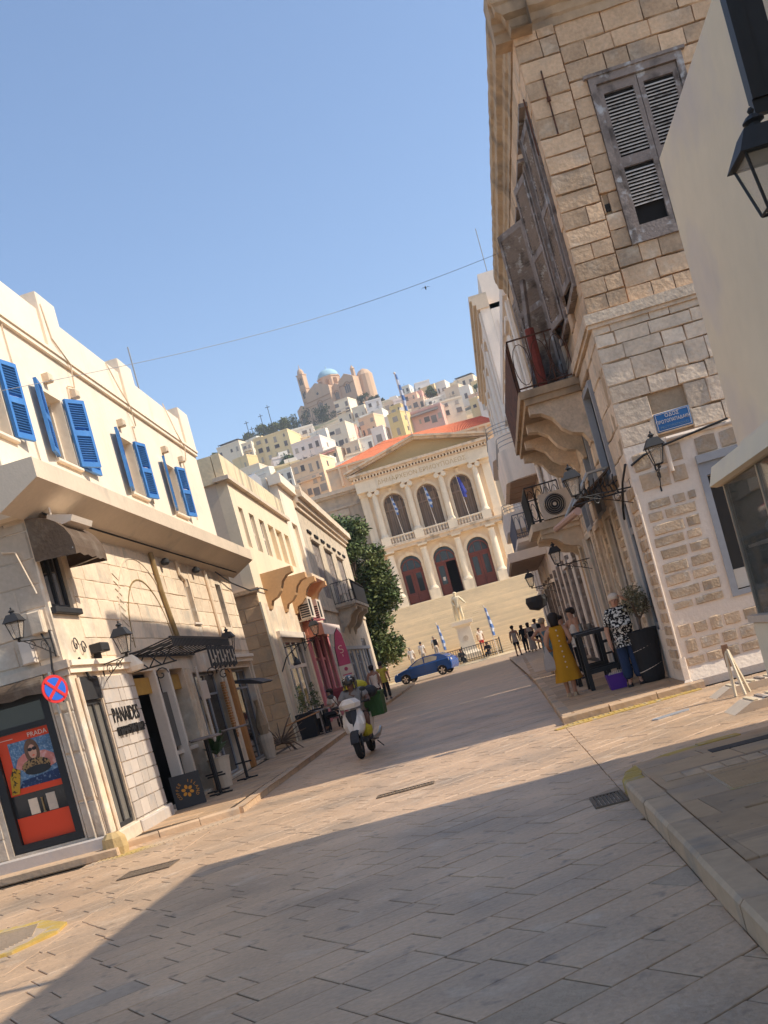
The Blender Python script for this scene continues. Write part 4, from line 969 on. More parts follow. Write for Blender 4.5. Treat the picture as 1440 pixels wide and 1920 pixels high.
# front window with louvred shutters, single slats
fw_ = MB(PS_)
for a, b, c, d in ((3.74, 3.84, 6.80, 9.42), (5.08, 5.18, 6.80, 9.42), (3.84, 5.08, 6.80, 6.92), (3.84, 5.08, 9.30, 9.42)): fw_.box(a, b, -.2, .045, c, d)
fw_.box(3.68, 5.24, -.1, .07, 9.42, 9.47)
fw_.build('window_frame', m_wood, S)
MB(PS_).box(3.84, 5.08, -.30, -.28, 6.9, 9.3).build('pane', m_glass, S)
sl_me = None
for k in range(2):
    a = 3.85 + k * .615; b = a + .605
    f = MB(PS_)
    for q in ((a, a + .075, 6.93, 9.29), (b - .075, b, 6.93, 9.29), (a + .075, b - .075, 6.93, 7.07), (a + .075, b - .075, 7.98, 8.14), (a + .075, b - .075, 9.15, 9.29)): f.box(q[0], q[1], -.06, -.005, q[2], q[3])
    sh = f.build('shutter', m_wood, S)
    if k == 0:
        MB(PS_).box(a + .12, b - .08, -.085, -.02, 7.07, 7.98).build('inner_flap', m_wood, sh) if False else None
    for z0, z1 in ((7.10, 7.97), (8.17, 9.14)):
        n = int((z1 - z0) / .052)
        for i in range(n):
            z = z0 + i * .052
            if k == 0 and z0 < 8 and i < 5: continue        # the lowest slats of the left leaf are missing
            c = PS_((a + b) / 2, -.035, z + .02)
            if sl_me is None:
                sl_me = bpy.data.meshes.new('slat'); w = (b - a - .15) / 2
                sl_me.from_pydata([(-w, -.024, -.017), (w, -.024, -.017), (w, .024, .017), (-w, .024, .017), (-w, -.024, -.007), (w, -.024, -.007), (w, .024, .027), (-w, .024, .027)], [], [(0, 3, 2, 1), (4, 5, 6, 7), (0, 1, 5, 4), (1, 2, 6, 5), (2, 3, 7, 6), (3, 0, 4, 7)])
                sl_me.materials.append(m_slat)
            inst(sl_me, 'slat', sh, c, (rnd.uniform(-.05, .05), rnd.uniform(-.012, .012), 0))
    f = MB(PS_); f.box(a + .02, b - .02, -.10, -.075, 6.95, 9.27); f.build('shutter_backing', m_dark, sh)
mb = MB(PS_); mb.tube([(3.10, .06, 8.75), (3.10, .06, 9.75)], .014, 5); mb.lathe([(.03, -.03), (.03, .03)], (3.10, .06, 9.3), 8); mb.build('tie_iron', m_rust, S)
mb = MB(P); mb.tube([(.12, .06, 8.6), (.12, .06, 9.5)], .014, 5); mb.build('tie_iron', m_rust, S)
MB(PS_).box(3.50, 3.58, -.12, -.02, 7.42, 7.53).build('beam_hole', m_dark, S)
# lower front shop window
f = MB(PS_)
for q in ((3.80, 3.90, 1.2, 3.3), (3.90, 5.3, 1.2, 1.28), (3.90, 5.3, 3.1, 3.3)): f.box(q[0], q[1], -.12, .05, q[2], q[3])
w = f.build('shop_window', m_grey, S); MB(PS_).box(3.9, 5.3, -.2, -.19, 1.28, 3.1).build('pane', m_glass, w)
MB(PS_).box(3.80, 5.35, -.1, .09, 3.3, 3.42).build('shop_lintel', m_grey, S)
MB(PS_).box(3.95, 4.2, -.18, -.15, 1.3, 1.6).build('window_card', m_wframe, w)
mb = MB(PS_); mb.tube([(3.42, .05, 3.3), (3.42, .05, 3.72), (3.45, .06, 3.80), (4.5, .06, 3.78), (5.5, .06, 3.8)], .035, 7); mb.build('conduit', m_mortarw, S)
MB(PS_).tube([(2.84, .07, 3.55), (3.05, .08, 3.65), (3.4, .08, 3.72), (4.4, .10, 3.84)], .018, 5).build('cable', m_black, S)
mb = MB(P); mb.tube([(0, .05, 3.6), (.6, .08, 3.4), (1.2, .10, 3.05), (1.5, .08, 2.9)], .02, 5); mb.build('cable', m_black, S)
# street side windows: open louvred shutters standing out from the wall
def big_leaf(parent, u, o, ang, w, z0, z1, n):
    ca, sa = math.cos(ang), math.sin(ang)
    def Q(a, t, z): return P(u + a * ca - t * sa, o + a * sa + t * ca, z)
    f = MB(Q)
    for q in ((0, .07, z0, z1), (w - .07, w, z0, z1), (.07, w - .07, z0, z0 + .12), (.07, w - .07, z1 - .12, z1), (.07, w - .07, (z0 + z1) / 2 - .06, (z0 + z1) / 2 + .06)): f.box(q[0], q[1], -.022, .022, q[2], q[3])
    s_ = f.build('shutter', m_wood, parent); l = MB(Q); z = z0 + .14
    while z < z1 - .15:
        l.add([(.07, -.016, z), (w - .07, -.016, z), (w - .07, .016, z + .035), (.07, .016, z + .035), (.07, -.016, z + .008), (w - .07, -.016, z + .008), (w - .07, .016, z + .043), (.07, .016, z + .043)],
              [(0, 3, 2, 1), (4, 5, 6, 7), (0, 1, 5, 4), (1, 2, 6, 5), (2, 3, 7, 6), (3, 0, 4, 7)]); z += .055
    tag(l.build('louvres', m_wood, s_), kind='stuff')
for i, (a, b, c, d) in enumerate(s_holes[:5]):
    f = MB(P)
    for q in ((a - .1, a, c - .1, d + .1), (b, b + .1, c - .1, d + .1), (a, b, c - .1, c), (a, b, d, d + .1)): f.box(q[0], q[1], -.2, .05, q[2], q[3])
    f.box(a - .18, b + .18, -.05, .14, d + .1, d + .16)
    w = f.build('window_frame', m_wood, S); MB(P).box(a, b, -.3, -.28, c, d).build('pane', m_glass, w)
    W2 = (b - a) / 2
    ang = ((5, 172), (14, 168), (38, 150), (6, 160), (12, 175))[i]
    big_leaf(S, a + .0, .06, R(ang[0]), W2 - .01, c + .02, d - .02, i); big_leaf(S, b, .06, R(ang[1]), W2 - .01, c + .02, d - .02, i)
for i, (a, b, c, d) in enumerate(s_holes[5:9]):
    f = MB(P)
    for q in ((a - .09, a, c - .09, d + .09), (b, b + .09, c - .09, d + .09), (a, b, c - .09, c), (a, b, d, d + .09)): f.box(q[0], q[1], -.14, .06, q[2], q[3])
    w = f.build('window_frame', m_grey, S); MB(P).box(a, b, -.12, -.10, c, d).build('pane', m_glassg, w)
for i, (a, b, c, d) in enumerate(s_holes[9:]):
    simple_window(S, P, a, b, c, d, (m_grey, m_wood, m_tanlow, m_wood, m_grey)[i], m_glass, -.04, .12, ((a + b) / 2,), (d - .6,), 'street_door')
    f = MB(P); f.cbox(a - .16, a, 0, .07, c, d + .12, .015); f.cbox(b, b + .16, 0, .07, c, d + .12, .015); f.box(a, b, .0, .06, d, d + .12); f.build('door_surround', (m_wframe, m_cream, m_tanlow, m_cream, m_wframe)[i], S)
# old iron balcony
b1 = thing('rusty_balcony', 'rusty old iron balcony on stone scroll consoles of the tan corner building', 'balcony', P(6, 0, 5.6))
mb = MB(P); mb.box(3.0, 9.2, 0.01, 1.12, 5.62, 5.76); mb.box(3.05, 9.15, .01, 1.05, 5.5, 5.62); mb.build('slab', m_corn, b1)
for u in (3.15, 4.95, 6.8, 8.65): scroll(P, u, u + .32, 5.50, 'console', m_tanlow, b1, 1.0, .95)
railing(P, [(3.05, .05), (3.05, 1.08), (9.15, 1.08), (9.15, .05)], 5.76, 6.72, .26, 'railing', m_rust, b1, .011, True)
MB(P).box(3.4, 9.1, 1.10, 1.112, 5.70, 6.68).build('rusty_screen', m_rust, b1)
m_rroll = M('rolled_red_cloth', (.22, .05, .035), .9, n1=(4, .25), n2=(30, .15), bump=(20, .4))
tag(MB(P).tube([(3.3, .62, 5.80), (3.3, .60, 6.9)], .085, 8).build('rolled_awning', m_rroll, None, origin=P(3.3, .6, 5.8)), 'rust red rolled awning standing upright on the old balcony', 'awning')
mb = MB(P); mb.tube([(4.3, .7, 5.78), (4.6, .35, 8.2)], .06, 4)
tag(mb.build('leaning_plank', m_wood, None, origin=P(4.3, .6, 5.78)), 'grey plank leaning against the shutters on the old balcony', 'plank')
# street name sign
sg = thing('street_sign', 'blue enamel street name sign with white Greek lettering', 'sign', PS_(3.64, .02, 4.06))
m_sgb = M('sign_enamel', (.035, .14, .33), .35, n1=(3, .1), n2=(20, .06), bump=None, mix=((.10, .16, .24), 5, .58, .75))
MB(PS_).cbox(3.37, 3.91, .002, .02, 3.92, 4.21, .008).build('plate', m_sgb, sg)
f = MB(PS_)
for q in ((3.385, 3.895, 3.935, 3.941), (3.385, 3.895, 4.189, 4.195), (3.385, 3.391, 3.941, 4.189), (3.889, 3.895, 3.941, 4.189)): f.box(q[0], q[1], .0205, .022, q[2], q[3])
f.build('border', m_wtext, sg)
text('lettering', 'ΟΔΟΣ', .075, m_wtext, sg, PS_(3.64, .0215, 4.15), (1, 0, 0), (0, 0, 1), .0012, sx=1.05)
text('lettering', 'ΠΡΩΤΟΠΑΠΑΔΑΚΗ', .072, m_wtext, sg, PS_(3.64, .0215, 4.065), (1, 0, 0), (0, 0, 1), .0012, sx=.80)
m_faded = M('faded_print', (.16, .24, .32), .6, bump=None)
text('lettering', 'PROTOPAPADAKI', .055, m_faded, sg, PS_(3.64, .0215, 3.98), (1, 0, 0), (0, 0, 1), .0012, sx=.98)
lantern((3.17, 16.36, 3.42), 'black lantern under the blue street name sign', (3.19, 16.78, 3.35), .64)
lantern((1.90, 16.6, 3.33), 'black lantern on a long scrolled arm beside the old air conditioner', P(.35, .0, 3.25), .62)
# iron letter sign above the arm
il = thing('iron_letter_sign', 'cut iron letters of a shop sign standing on the lantern arm', 'sign', P(.4, .5, 3.3))
mb = MB(P); r_ = random.Random(9)
for i in range(9):
    a = .22 + i * .075; mb.tube([(.30, a, 3.25 + .03 * math.sin(i)), (.30, a + .03, 3.42 + .03 * math.cos(i * 2))], .012, 4); mb.tube([(.30, a - .03, 3.42 + r_.uniform(0, .05)), (.30, a + .05, 3.38), (.30, a + .02, 3.56 + r_.uniform(-.03, .03))], .011, 4)
mb.tube([(.30, .1, 3.24), (.30, .95, 3.24)], .014, 5); tag(mb.build('worn_lettering', m_black, il), kind='stuff')
# rolled awning with its arms
ra = thing('folded_awning', 'folded pinkish shop awning with its metal arms above the doors', 'awning', P(3.6, .6, 3.6))
mb = MB(P); mb.tube([(1.9, .75, 3.28), (6.5, .85, 3.45)], .07, 8); mb.build('roller', M('pinkish_awning_roll', (.50, .36, .32), .8, n1=(3, .12), bump=(20, .2)), ra)
mb = MB(P)
for u in (2.2, 5.8): mb.tube([(u, .02, 3.9), (u, .4, 3.9), (u, .78, 3.4)], .03, 5)
mb.build('folding_arm', m_steel, ra)
mb = MB(P); mb.prism([(.02, 3.9), (.78, 3.42), (.78, 3.40), (.02, 3.86)], 'u', 2.0, 6.4); mb.build('awning_cloth', m_canvas, ra)
# small balcony with air conditioner at the end of the stone building
b2 = thing('small_balcony', 'small plastered balcony with ornate iron railing carrying the air conditioner', 'balcony', P(10.6, 0, 3.9))
mb = MB(P); mb.box(9.9, 13.0, .01, 1.18, 3.80, 3.98); mb.box(10.0, 12.9, .01, 1.0, 3.68, 3.80); mb.build('slab', m_cream, b2)
for u in (10.1, 12.4): scroll(P, u, u + .3, 3.68, 'console', m_cream, b2, 1.0, .6)
railing(P, [(9.95, .3), (9.95, 1.12), (12.95, 1.12), (12.95, .05)], 3.98, 4.9, .17, 'railing', m_black, b2, .013, True)
ac = thing('air_conditioner', 'pale air conditioner with round dark fan on the small balcony of the right side', 'air conditioner', P(10.0, .5, 4.0))
x0, y0, z0 = 2.16, 26.62, 4.0
MB().box(x0, x0 + .88, y0, y0 + .34, z0, z0 + .64).build('casing', m_wframe, ac)
def fdisc(c, r_, y0, y1, name, mat, n=26): return MB().prism([(c[0] + r_ * math.cos(2 * math.pi * i / n), c[1] + r_ * math.sin(2 * math.pi * i / n)) for i in range(n)], 'o', y0, y1).build(name, mat, ac)
fdisc((x0 + .34, z0 + .32), .265, y0 - .02, y0 - .002, 'fan_shroud', m_char)
mb = MB()
for q in (.10, .15, .20, .25): mb.tube([(x0 + .34 + q * math.cos(i * math.pi / 10), y0 - .03, z0 + .32 + q * math.sin(i * math.pi / 10)) for i in range(20)], .007, 4, True)
mb.build('fan_grille', m_steel, ac); fdisc((x0 + .34, z0 + .32), .045, y0 - .035, y0 - .021, 'fan_hub', m_wframe)
# ================================================================== WHITE BUILDING WITH ROUND BALCONIES
Wb = thing('white_apartments', 'tall white plaster building with rounded balconies behind the stone corner building', 'building', P(13.2, 0, 0))
m_wb = M('soft_white_plaster', (.80, .76, .70), .9, n1=(.6, .07), n2=(7, .05), bump=(14, .12), streak=((.5, .46, .42), 1.6, .56, .85))
wh = []
for z0, z1 in ((5.0, 6.6), (8.2, 10.2), (11.3, 13.6)):
    for u in (14.6, 17.6, 24.5, 29.0, 33.5, 38.5, 43): wh.append((u, u + 1.3, z0, z1))
for u in (14.2, 17.2, 27.5, 31, 35, 39, 43): wh.append((u, u + 1.7, .2, 3.0))
mb = MB(P); mb.wall(13.2, 27.2, 0, 10.6, .4, [w for w in wh if w[1] < 27.2 and w[3] < 10.6]); mb.wall(27.4, 46.0, 0, 14.6, .4, [w for w in wh if w[0] > 27.4]); mb.build('wall', m_wb, Wb)
for w in wh:
    if (w[3] > 10.6 and w[0] < 27.4): continue
    simple_window(Wb, P, w[0], w[1], w[2], w[3], m_wframe if w[2] > 4 else m_wood, m_wood if w[2] > 4 else m_glass, -.05, .08, ((w[0] + w[1]) / 2,), (w[3] - .5,))
    MB(P).box(w[0] - .15, w[1] + .15, 0.001, .12, w[3] + .06, w[3] + .2).build('window_hood', m_wb, Wb)
for u in (13.3, 18.8, 22.6, 27.5, 32.2, 37, 42, 45.4): MB(P).cbox(u, u + .45, 0, .09, 3.4, 10.5 if u < 27.4 else 14.5, .02).build('pilaster', m_wb, Wb)
mb = MB(P)
for z, o in ((14.6, .12), (14.8, .25), (15.0, .34)): mb.box(27.3, 46.0 + o, -.4, o, z, z + .2)
mb.build('cornice', m_slab, Wb)
mb = MB(P); mb.box(13.2, 27.25, -.4, .12, 10.6, 10.8); mb.wall(13.2, 27.25, 10.8, 11.4, .3); mb.box(13.2, 27.2, -6, -.4, 10.5, 10.6); mb.build('parapet', m_wb, Wb)
mb = MB(P); mb.box(28.0, 31.0, -2.6, -.3, 14.7, 16.2); mb.build('roof_block', m_wb, Wb)
mb = MB(P); mb.box(27.4, 46.0, -8, -.41, 14.5, 14.7); mb.build('roof', m_slab, Wb)
mb = MB(FF(44.2)); mb.wall(3.72, 9, 9, 14.7, .3, front=0); mb.box(3.9, 5.0, .001, .06, 12.2, 14.0); mb.box(3.75, 6, .001, .12, 11.6, 11.8); mb.build('end_wall', m_wb, Wb)
mb = MB(FF(30.0)); mb.wall(3.48, 9, 0, 10.6, .3, front=0); mb.build('end_wall', m_wb, Wb)
MB(P).tube([(29, -.8, 16.2), (29, -.8, 18.4)], .02, 5).build('antenna_mast', m_steel, Wb)
def round_balc(u0, u1, out, z0, z1, label, rail=True):
    t = thing('round_balcony', label, 'balcony', P((u0 + u1) / 2, 0, z0), 'rounded white balconies')
    def outline(o): 
        q = [(u0, 0.002)]; n = 7
        for i in range(n + 1): q.append((u0 + .8 - .8 * math.cos(math.pi / 2 * i / n), o * math.sin(math.pi / 2 * i / n)))
        for i in range(n + 1): q.append((u1 - .8 + .8 * math.sin(math.pi / 2 * i / n), o * math.cos(math.pi / 2 * i / n)))
        q.append((u1, 0.002)); return q
    MB(P).prism(outline(out), 'z', z0, z0 + .18).build('slab', m_wb, t)
    a, b = outline(out), outline(out - .12); n = len(a)
    mb = MB(P)
    for i in range(n - 1):
        mb.add([(*a[i], z0 + .18), (*a[i + 1], z0 + .18), (*b[i + 1], z0 + .18), (*b[i], z0 + .18), (*a[i], z1), (*a[i + 1], z1), (*b[i + 1], z1), (*b[i], z1)], [(0, 3, 2, 1), (4, 5, 6, 7), (0, 1, 5, 4), (2, 3, 7, 6)])
    mb.build('parapet', m_wb, t)
    if rail:
        mb = MB(P)
        for z in (z1 + .15, z1 + .3, z1 + .45): mb.tube([(*p, z) for p in outline(out - .06)], .014, 4)
        mb.build('handrail', m_grey, t)
    return t
m_brs = M('brown_soffit', (.30, .235, .19), .85, n1=(1, .1), bump=(20, .1))
t = round_balc(19.3, 26.5, 1.12, 6.45, 7.55, 'rounded white balcony with a brown soffit below it, nearest of the white building')
for i in range(4): MB(P).box(19.7 + i * 1.6, 21.1 + i * 1.6, .06, .98, 6.40, 6.448).build('soffit_panel', m_brs, t)
round_balc(27.5, 34.5, 1.1, 8.6, 9.5, 'rounded white balcony highest on the white building with thin handrails')
round_balc(36, 44, 1.05, 6.3, 7.2, 'far rounded white balcony near the end of the street')
cn = thing('white_canopy', 'white slab canopy over the far shopfronts on the right', 'canopy', P(32, 0, 4.4))
mb = MB(P); mb.box(27.0, 38.0, .01, 1.55, 4.25, 4.62); mb.build('slab', m_wb, cn)
mb = MB(P); mb.box(27.2, 37.8, .08, 1.45, 4.20, 4.248); mb.build('soffit', m_brs, cn)
m_bluer = M('blue_grey_iron', (.16, .17, .21), .6, n1=(3, .1), bump=(30, .1))
bb = thing('blue_grey_balcony', 'balcony with blue grey ornate railing above the white canopy', 'balcony', P(32, 0, 5.0))
MB(P).box(27.6, 37.0, .01, 1.0, 5.0, 5.15).build('slab', m_wb, bb); railing(P, [(27.6, .02), (27.6, .96), (37, .96), (37, .02)], 5.15, 6.15, .22, 'railing', m_bluer, bb, .016, True)
lantern(P(9.2, .85, 2.85), 'black lantern on a scrolled arm in front of the white canopy', P(9.6, 0, 2.8), .68)
lantern(P(27.0, .95, 3.1), 'farthest black lantern on the right, before the striped steps', P(27.5, 0, 3.0), .9)
hs = thing('hanging_basket', 'round dark hanging basket sign under the farthest lantern', 'basket', P(28, .9, 2.6))
mb = MB(P); mb.lathe([(.05, 0), (.36, .12), (.45, .4), (.4, .6)], (27.6, .9, 2.1), 12); mb.build('basket', m_char, hs)
for i in range(9): MB(P).box(14.0 + i * 2.7, 14.35 + i * 2.7, 0.001, .1, .1, 3.4).build('shop_pilaster', m_wood, Wb)

# ================================================================== NEAR RIGHT WHITE SHOP
m_nw = M('smooth_cream_plaster', (.86, .71, .53), .85, n1=(.7, .07), n2=(5, .04), bump=(16, .14), mix=((.74, .60, .47), .9, .52, .72), streak=((.62, .49, .37), 2.4, .62, .9))
NB = thing('near_shop', 'smooth cream plastered building with a projecting glass shopfront at the right edge', 'building', (2.7, 10.9, 0))
def PN(u, o, z): return (2.70 + .018 * u - o, u, z)       # u = Y
mb = MB(PN); mb.wall(-6, 10.9, 2.3, 5.71, .3); mb.build('upper_wall', m_nw, NB)
mb = MB(FF(10.9)); mb.wall(3.2, 9, 0, 5.70, .3, front=.3); mb.build('side_wall', m_nw, NB)
mb = MB(PN); mb.box(-6, 10.55, -6, -.3, 5.3, 5.45); mb.build('roof', m_nw, NB)
mb = MB(PN); mb.cbox(-6, 9.95, -.3, .52, 0, 1.10, .02); mb.build('shop_base', m_nw, NB)
mb = MB(PN); mb.box(-6, 9.97, -.3, .55, 1.10, 1.16); mb.build('shop_sill', M('pale_stone_sill', (.60, .50, .40), .7, n1=(2, .08), bump=(20, .1)), NB)
mb = MB(PN); mb.prism([(.001, 2.76), (.20, 2.70), (.22, 2.62), (.50, 2.55), (.54, 2.44), (.56, 2.38), (.50, 2.36), (.001, 2.36)], 'u', -6, 9.99); mb.build('shop_cornice', m_nw, NB)
m_shopgl = M('shop_glass', (.10, .11, .09), .03, n1=(.5, .25), n2=(0, 0), bump=(.9, .02), spec=1., alpha=.42)
mb = MB(PN); mb.box(-6, 9.92, .44, .455, 1.16, 2.36); mb.build('shop_glass', m_shopgl, NB)
mb = MB(PN); mb.box(9.905, 9.92, -.05, .44, 1.16, 2.36); mb.build('side_glass', m_shopgl, NB)
for u in (9.92, 8.7, 7.2): mb = MB(PN); mb.box(u - .03, u, .42, .462, 1.16, 2.36); mb.build('mullion', m_steel, NB)
mb = MB(PN); mb.box(-6, 9.85, -.29, -.05, .2, 2.36); mb.build('display_back', m_cream, NB)
MB(PN).box(-6, 9.85, -.04, .42, 1.162, 1.20).build('display_floor', m_wframe, NB); MB(PN).box(-6, 9.85, -.04, .40, 1.75, 1.775).build('display_shelf', m_wframe, NB)
for i, (u, z, h) in enumerate(((9.6, 1.2, .34), (9.3, 1.2, .22), (9.0, 1.2, .4), (8.5, 1.2, .28), (9.5, 1.776, .25), (9.15, 1.776, .36), (8.85, 1.776, .18), (8.4, 1.776, .3))):
    mb = MB(PN); mb.lathe([(.05, 0), (.09, h * .2), (.10, h * .5), (.04, h * .8), (.05, h)], (u, .2, z), 10); mb.build('display_vase', (m_wframe, m_grey, m_front)[i % 3], NB)
# near lantern and its iron post
vp = thing('iron_bracket_post', 'thick black upright iron post at the top right edge', 'post', (2.64, 7.0, 4.3))
MB().box(2.50, 2.60, 6.98, 7.08, 4.42, 6.4).build('post_face', m_black, vp); MB().box(2.602, 2.72, 7.0, 7.06, 4.42, 6.4).build('post_side', m_char, vp); MB().box(2.5, 2.83, 7.0, 7.06, 4.33, 4.419).build('arm', m_black, vp)
lantern((2.47, 6.99, 3.72), 'large black lantern close to the camera at the right edge', (2.81, 6.99, 3.7), .82)
# ================================================================== TOWN HALL
m_th = M('warm_marble', (.83, .725, .575), .85, n1=(.25, .08), n2=(2.2, .10), bump=(5, .3), streak=((.50, .40, .28), 1.1, .54, .85))
m_tho = M('ochre_plaster', (.62, .43, .20), .9, n1=(.4, .08), n2=(4, .05), bump=(8, .1))
m_thd = M('stained_cornice_marble', (.68, .57, .43), .9, n1=(.6, .12), n2=(3, .16), bump=(6, .5), mix=((.34, .26, .18), 1.6, .52, .72))
m_door = M('red_brown_door', (.20, .055, .035), .5, n1=(1.2, .15), n2=(8, .1), bump=(12, .1))
m_step = M('warm_marble_step', (.86, .72, .53), .8, var=.07, n1=(.25, .08), n2=(1.6, .10), bump=(5, .3))
m_tile = M('red_roof_tile', (.56, .165, .075), .85, n1=(1, .15), n2=(6, .2), bump=(6, .4), mix=((.44, .12, .05), 2.5, .5, .7))
m_wgl = M('brown_window_glass', (.13, .10, .08), .4, n1=(.5, .3), n2=(0, 0), bump=None)
m_curt = M('brown_curtain', (.26, .20, .15), .9, n1=(2, .15), n2=(0, 0), bump=None)
TH_ = thing('town_hall', 'neoclassical marble town hall with columns, pediment and red tiled roof above the steps', 'building', (-1.6, 100, 6.3))
P = FF(100.0)
BZ = 6.25
lc = (-4.95, -1.72, 1.52); cols = (-6.5, -3.33, -.1, 3.13)
lh = [(c - 1.02, c + 1.02, BZ, 10.9) for c in lc]; uh = [(c - .98, c + .98, 12.9, 16.95) for c in lc]
mb = MB(P); mb.wall(-7.9, 4.7, BZ - 1.5, 18.0, .8, lh + uh)
mb.build('front_wall', m_th, TH_)
mb = MB(P)
for c in lc: mb.arch_fill(c - 1.02, c + 1.02, 9.88, -.8, .0); mb.arch_fill(c - .98, c + .98, 15.97, -.8, 0.)
mb.build('arch_spandrels', m_th, TH_)
for c in lc:
    MB(P).arch_ring(c, 9.88, 1.03, 1.33, .001, .10).build('door_arch', m_th, TH_)
    MB(P).arch_ring(c, 15.97, 1.0, 1.25, .001, .09).build('window_arch', m_th, TH_)
    mb = MB(P)
    for s_ in (-1, 1): mb.box(c + s_ * 1.17 - .13, c + s_ * 1.17 + .13, .001, .09, BZ, 9.6); mb.box(c + s_ * 1.17 - .17, c + s_ * 1.17 + .17, .001, .13, 9.6, 9.86)
    mb.build('door_pier', m_th, TH_)
    mb = MB(P)
    for s_ in (-1, 1): mb.box(c + s_ * 1.12 - .11, c + s_ * 1.12 + .11, .001, .08, 13.0, 15.75); mb.box(c + s_ * 1.12 - .15, c + s_ * 1.12 + .15, .001, .12, 15.75, 15.95)
    mb.build('window_pier', m_th, TH_)
    MB(P).prism([(c - .14, 17.15), (c + .14, 17.15), (c + .2, 17.5), (c - .2, 17.5)], 'o', .001, .2).build('keystone', m_th, TH_)
    MB(P).prism([(c - .12, 10.86), (c + .12, 10.86), (c + .18, 11.3), (c - .18, 11.3)], 'o', .001, .2).build('keystone', m_th, TH_)
# doors: fanlight, two leaves, the middle one open
for i, c in enumerate(lc):
    f = MB(P); f.arch_ring(c, 9.6, .9, 1.02, -.55, -.42); f.box(c - 1.02, c + 1.02, -.55, -.40, 9.42, 9.6)
    for a in (-.35, .35): f.box(c + a - .03, c + a + .03, -.53, -.44, 9.6, 10.5)
    fl = f.build('fanlight', m_door, TH_); MB(P).box(c - 1.0, c + 1.0, -.52, -.49, 9.6, 10.9).build('pane', m_glass, fl)
    for k in (0, 1):
        a = c - 1.0 + k * 1.01
        if i == 1 and k == 1:
            mb = MB(P); mb.box(c + .93, c + 1.0, -1.4, -.45, BZ, 9.42); mb.build('open_door_leaf', m_door, TH_); continue
        l = MB(P); l.box(a, a + .98, -.52, -.46, BZ + .02, 9.42)
        for q in ((a + .1, a + .88, BZ + .2, BZ + .95),): l.cbox(q[0], q[1], -.461, -.42, q[2], q[3], .03)
        for q in ((a, a + .2, BZ + 1.05, 9.3), (a + .78, a + .98, BZ + 1.05, 9.3)): l.box(q[0], q[1], -.459, -.42, q[2], q[3])
        dl = l.build('door_leaf', m_door, TH_)
        MB(P).box(a + .24, a + .74, -.455, -.44, BZ + 1.15, 9.15).build('pane', m_glass, dl)
MB(P).box(lc[1] - .62, lc[1] - .38, -.438, -.435, BZ + 1.5, BZ + 1.85).build('door_notice', m_wframe, TH_)
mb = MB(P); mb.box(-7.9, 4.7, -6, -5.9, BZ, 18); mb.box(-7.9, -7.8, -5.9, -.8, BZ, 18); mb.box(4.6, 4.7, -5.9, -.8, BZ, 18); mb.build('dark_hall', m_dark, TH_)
for c in lc:
    f = MB(P)
    for a in (-.62, 0, .62): f.box(c + a - .05, c + a + .05, -.55, -.45, 12.9, 15.97 + (.9 if a == 0 else .68))
    f.box(c - .97, c + .97, -.54, -.44, 15.4, 15.55); f.arch_ring(c, 15.97, .86, .97, -.55, -.45)
    for k in range(6): q = MB(P); a = c - .92 + k * .31; q.prism([(a, -.575), (a + .12, -.555), (a + .25, -.575)], 'z', 12.95, 16.2).build('curtain', m_curt, TH_)
    w = f.build('arched_window', m_brs, TH_); MB(P).box(c - .97, c + .97, -.62, -.58, 12.9, 16.95).build('pane', m_wgl, w)
# columns
def column(c, z0, z1, r_, ionic, o=.55):
    mb = MB(); h = z1 - z0
    x, y = c, 100 - o
    mb.lathe([(r_ * 1.35, 0), (r_ * 1.35, .14), (r_ * 1.2, .2), (r_ * 1.05, .32), (r_, .36), (r_ * 1.0, h * .35), (r_ * .86, h - .5), (r_ * .92, h - .46), (r_ * 1.0, h - .36)], (x, y, z0), 20)
    mb.box(x - r_ * 1.3, x + r_ * 1.3, y - r_ * 1.3, y + r_ * 1.3, z1 - .16, z1)
    col = mb.build('column', m_th, TH_)
    if ionic:
        mb = MB()
        for s_ in (-1, 1):
            cx = x + s_ * r_ * 1.15
            n = 12; mb.prism([(cx + .24 * math.cos(2 * math.pi * i / n), z1 - .32 + .24 * math.sin(2 * math.pi * i / n)) for i in range(n)], 'o', y - r_ * 1.1, y + r_ * 1.1)
        mb.build('volute_capital', m_th, col)
for c in cols:
    column(c, 12.95, 17.6, .30, True); column(c, 7.2, 11.6, .34, False)
    MB(P).box(c - .48, c + .48, .08, 1.0, BZ - .6, 7.2).build('column_pedestal', m_th, TH_)
    MB(P).box(c - .44, c + .44, .1, 1.0, 12.15, 12.95).build('column_pedestal', m_th, TH_)
for c in (-7.45, 4.2):
    mb = MB(P); mb.box(c - .36, c + .36, .001, .28, 7.2, 11.6); mb.box(c - .45, c + .45, .001, .4, BZ - .6, 7.2); mb.box(c - .34, c + .34, .001, .25, 12.95, 17.25); mb.box(c - .46, c + .46, .001, .36, 17.25, 17.6); mb.box(c - .42, c + .42, .001, .4, 12.15, 12.95); mb.build('pilaster', m_th, TH_)
